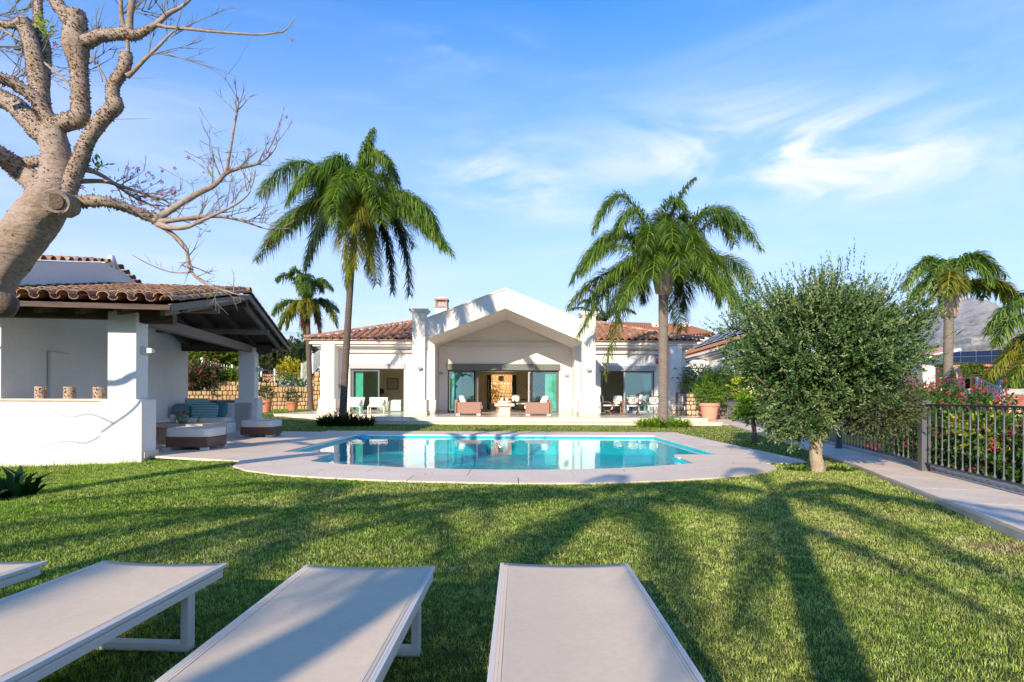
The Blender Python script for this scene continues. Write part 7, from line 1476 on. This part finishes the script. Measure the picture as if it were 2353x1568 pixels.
    stone_wall('stone_wall', 'mossy golden stone retaining wall behind the fence at the right edge', [(X(2268, 17.5), 17.5), (X(2460, 17.5), 17.5)], -1.3, [P(2300, 931, 17.5).z, P(2300, 931, 17.5).z], M_('wall_stone'), .16, .26, 220)
    # mountain
    nu, nv = 150, 46; V = np.zeros((nu, nv, 3)); Zm = 7000.0
    us = np.linspace(2000, 2560, nu); prof = np.interp(us, [2000, 2080, 2120, 2150, 2180, 2205, 2232, 2262, 2290, 2296, 2330, 2400, 2560], [870, 800, 752, 726, 706, 690, 683, 689, 697, 706, 716, 738, 790])
    for i, u in enumerate(us):
        top = P(u, prof[i], Zm)
        for j in range(nv):
            f = j / (nv - 1); ridge = mnoise.fractal(Vector((i * .07, j * .09, 1.3)), 1.0, 2.1, 6); h = max(top.z * (1 - f) ** .92, -5) + 42 * ridge * math.sin(math.pi * min(1, f * 1.2)) ; h += 14 * mnoise.fractal(Vector((i * .3, j * .2, 5.1)), 1, 2, 4) * (f > 0) * (1 - f)
            V[i, j] = (top.x * (1 - .371 * f) , Zm - 2600 * f + 420 * mnoise.noise(Vector((i * .1, j * .14, 7))) * min(1, f*3), h)
    I, J = np.meshgrid(np.arange(nu-1), np.arange(nv-1), indexing='ij'); a = (I*nv + J).ravel(); F = np.stack([a, a+1, a+nv+1, a+nv], 1)
    tag(link('mountain', arr_mesh('mountain', V.reshape(-1, 3), F, M_('mountain_rock'))), kind='structure')
    hl = MB(); p = [A(2060, 742, 8200), A(2120, 722, 8200), A(2168, 706, 8200), A(2190, 716, 8200), A(2260, 740, 8200)]; hl.add(p + [Vector((q.x, q.y - 1500, -20)) for q in p], [(i, i+1, i+6, i+5) for i in range(4)]); tag(hl.build('hill', M_('far_land')), kind='structure')
def litter():
    n = 150; x = rng.uniform(-5, 5, n); y = rng.uniform(2.6, 11.5, n); k = (x < PX(y) - .1) & ~inside(POOL, x, y); x = x[k]; y = y[k]; n = len(x)
    z = np.where(inside(DECK_ALL, x, y), .008, gz(x, y) + .03); p = np.stack([x, y, z], 1); a_ = rng.uniform(0, 6.3, n); dd = np.stack([np.cos(a_), np.sin(a_), rng.uniform(0, .25, n)], 1)
    V, F, C = leaves(p, unit(dd), .045, .02, mixcol(n, ((.30, .12, .04), (.36, .24, .08), (.20, .10, .05), (.45, .06, .12)), None, .3), roll=np.tile([0., 0, 1], (n, 1)) + rng.normal(0, .2, (n, 3)))
    tag(link('fallen_leaves', arr_mesh('fallen_leaves', V, F, M_('leaf_soft'), C)), kind='stuff')
def haze():
    m, nt, N, L, out = nodes('haze_air'); v = N.new('ShaderNodeVolumePrincipled'); v.inputs['Color'].default_value = (.80, .90, 1, 1); v.inputs['Density'].default_value = HAZE; L.new(v.outputs[0], out.inputs['Volume'])
    tag(MB().box(-9400, 9400, -9400, 9400, -9.5, 1330).build('haze', m), kind='stuff')
HAZE = 1.6e-5
# ------------------------------------------------------------------ build everything
import time as _t
_t0 = _t.time()
def run(*fs):
    for f in fs:
        t = _t.time(); f(); print('BUILD', f.__name__, round(_t.time() - t, 1), flush=True)
run(setting, pool_and_deck, terrace, villa, pavilion, palms, shade_palms, floss_tree, olive, citrus, planting, loungers, fence, pavilion_things, terrace_things, garden_things, background_left, background_right, haze, lawn_blades, litter)
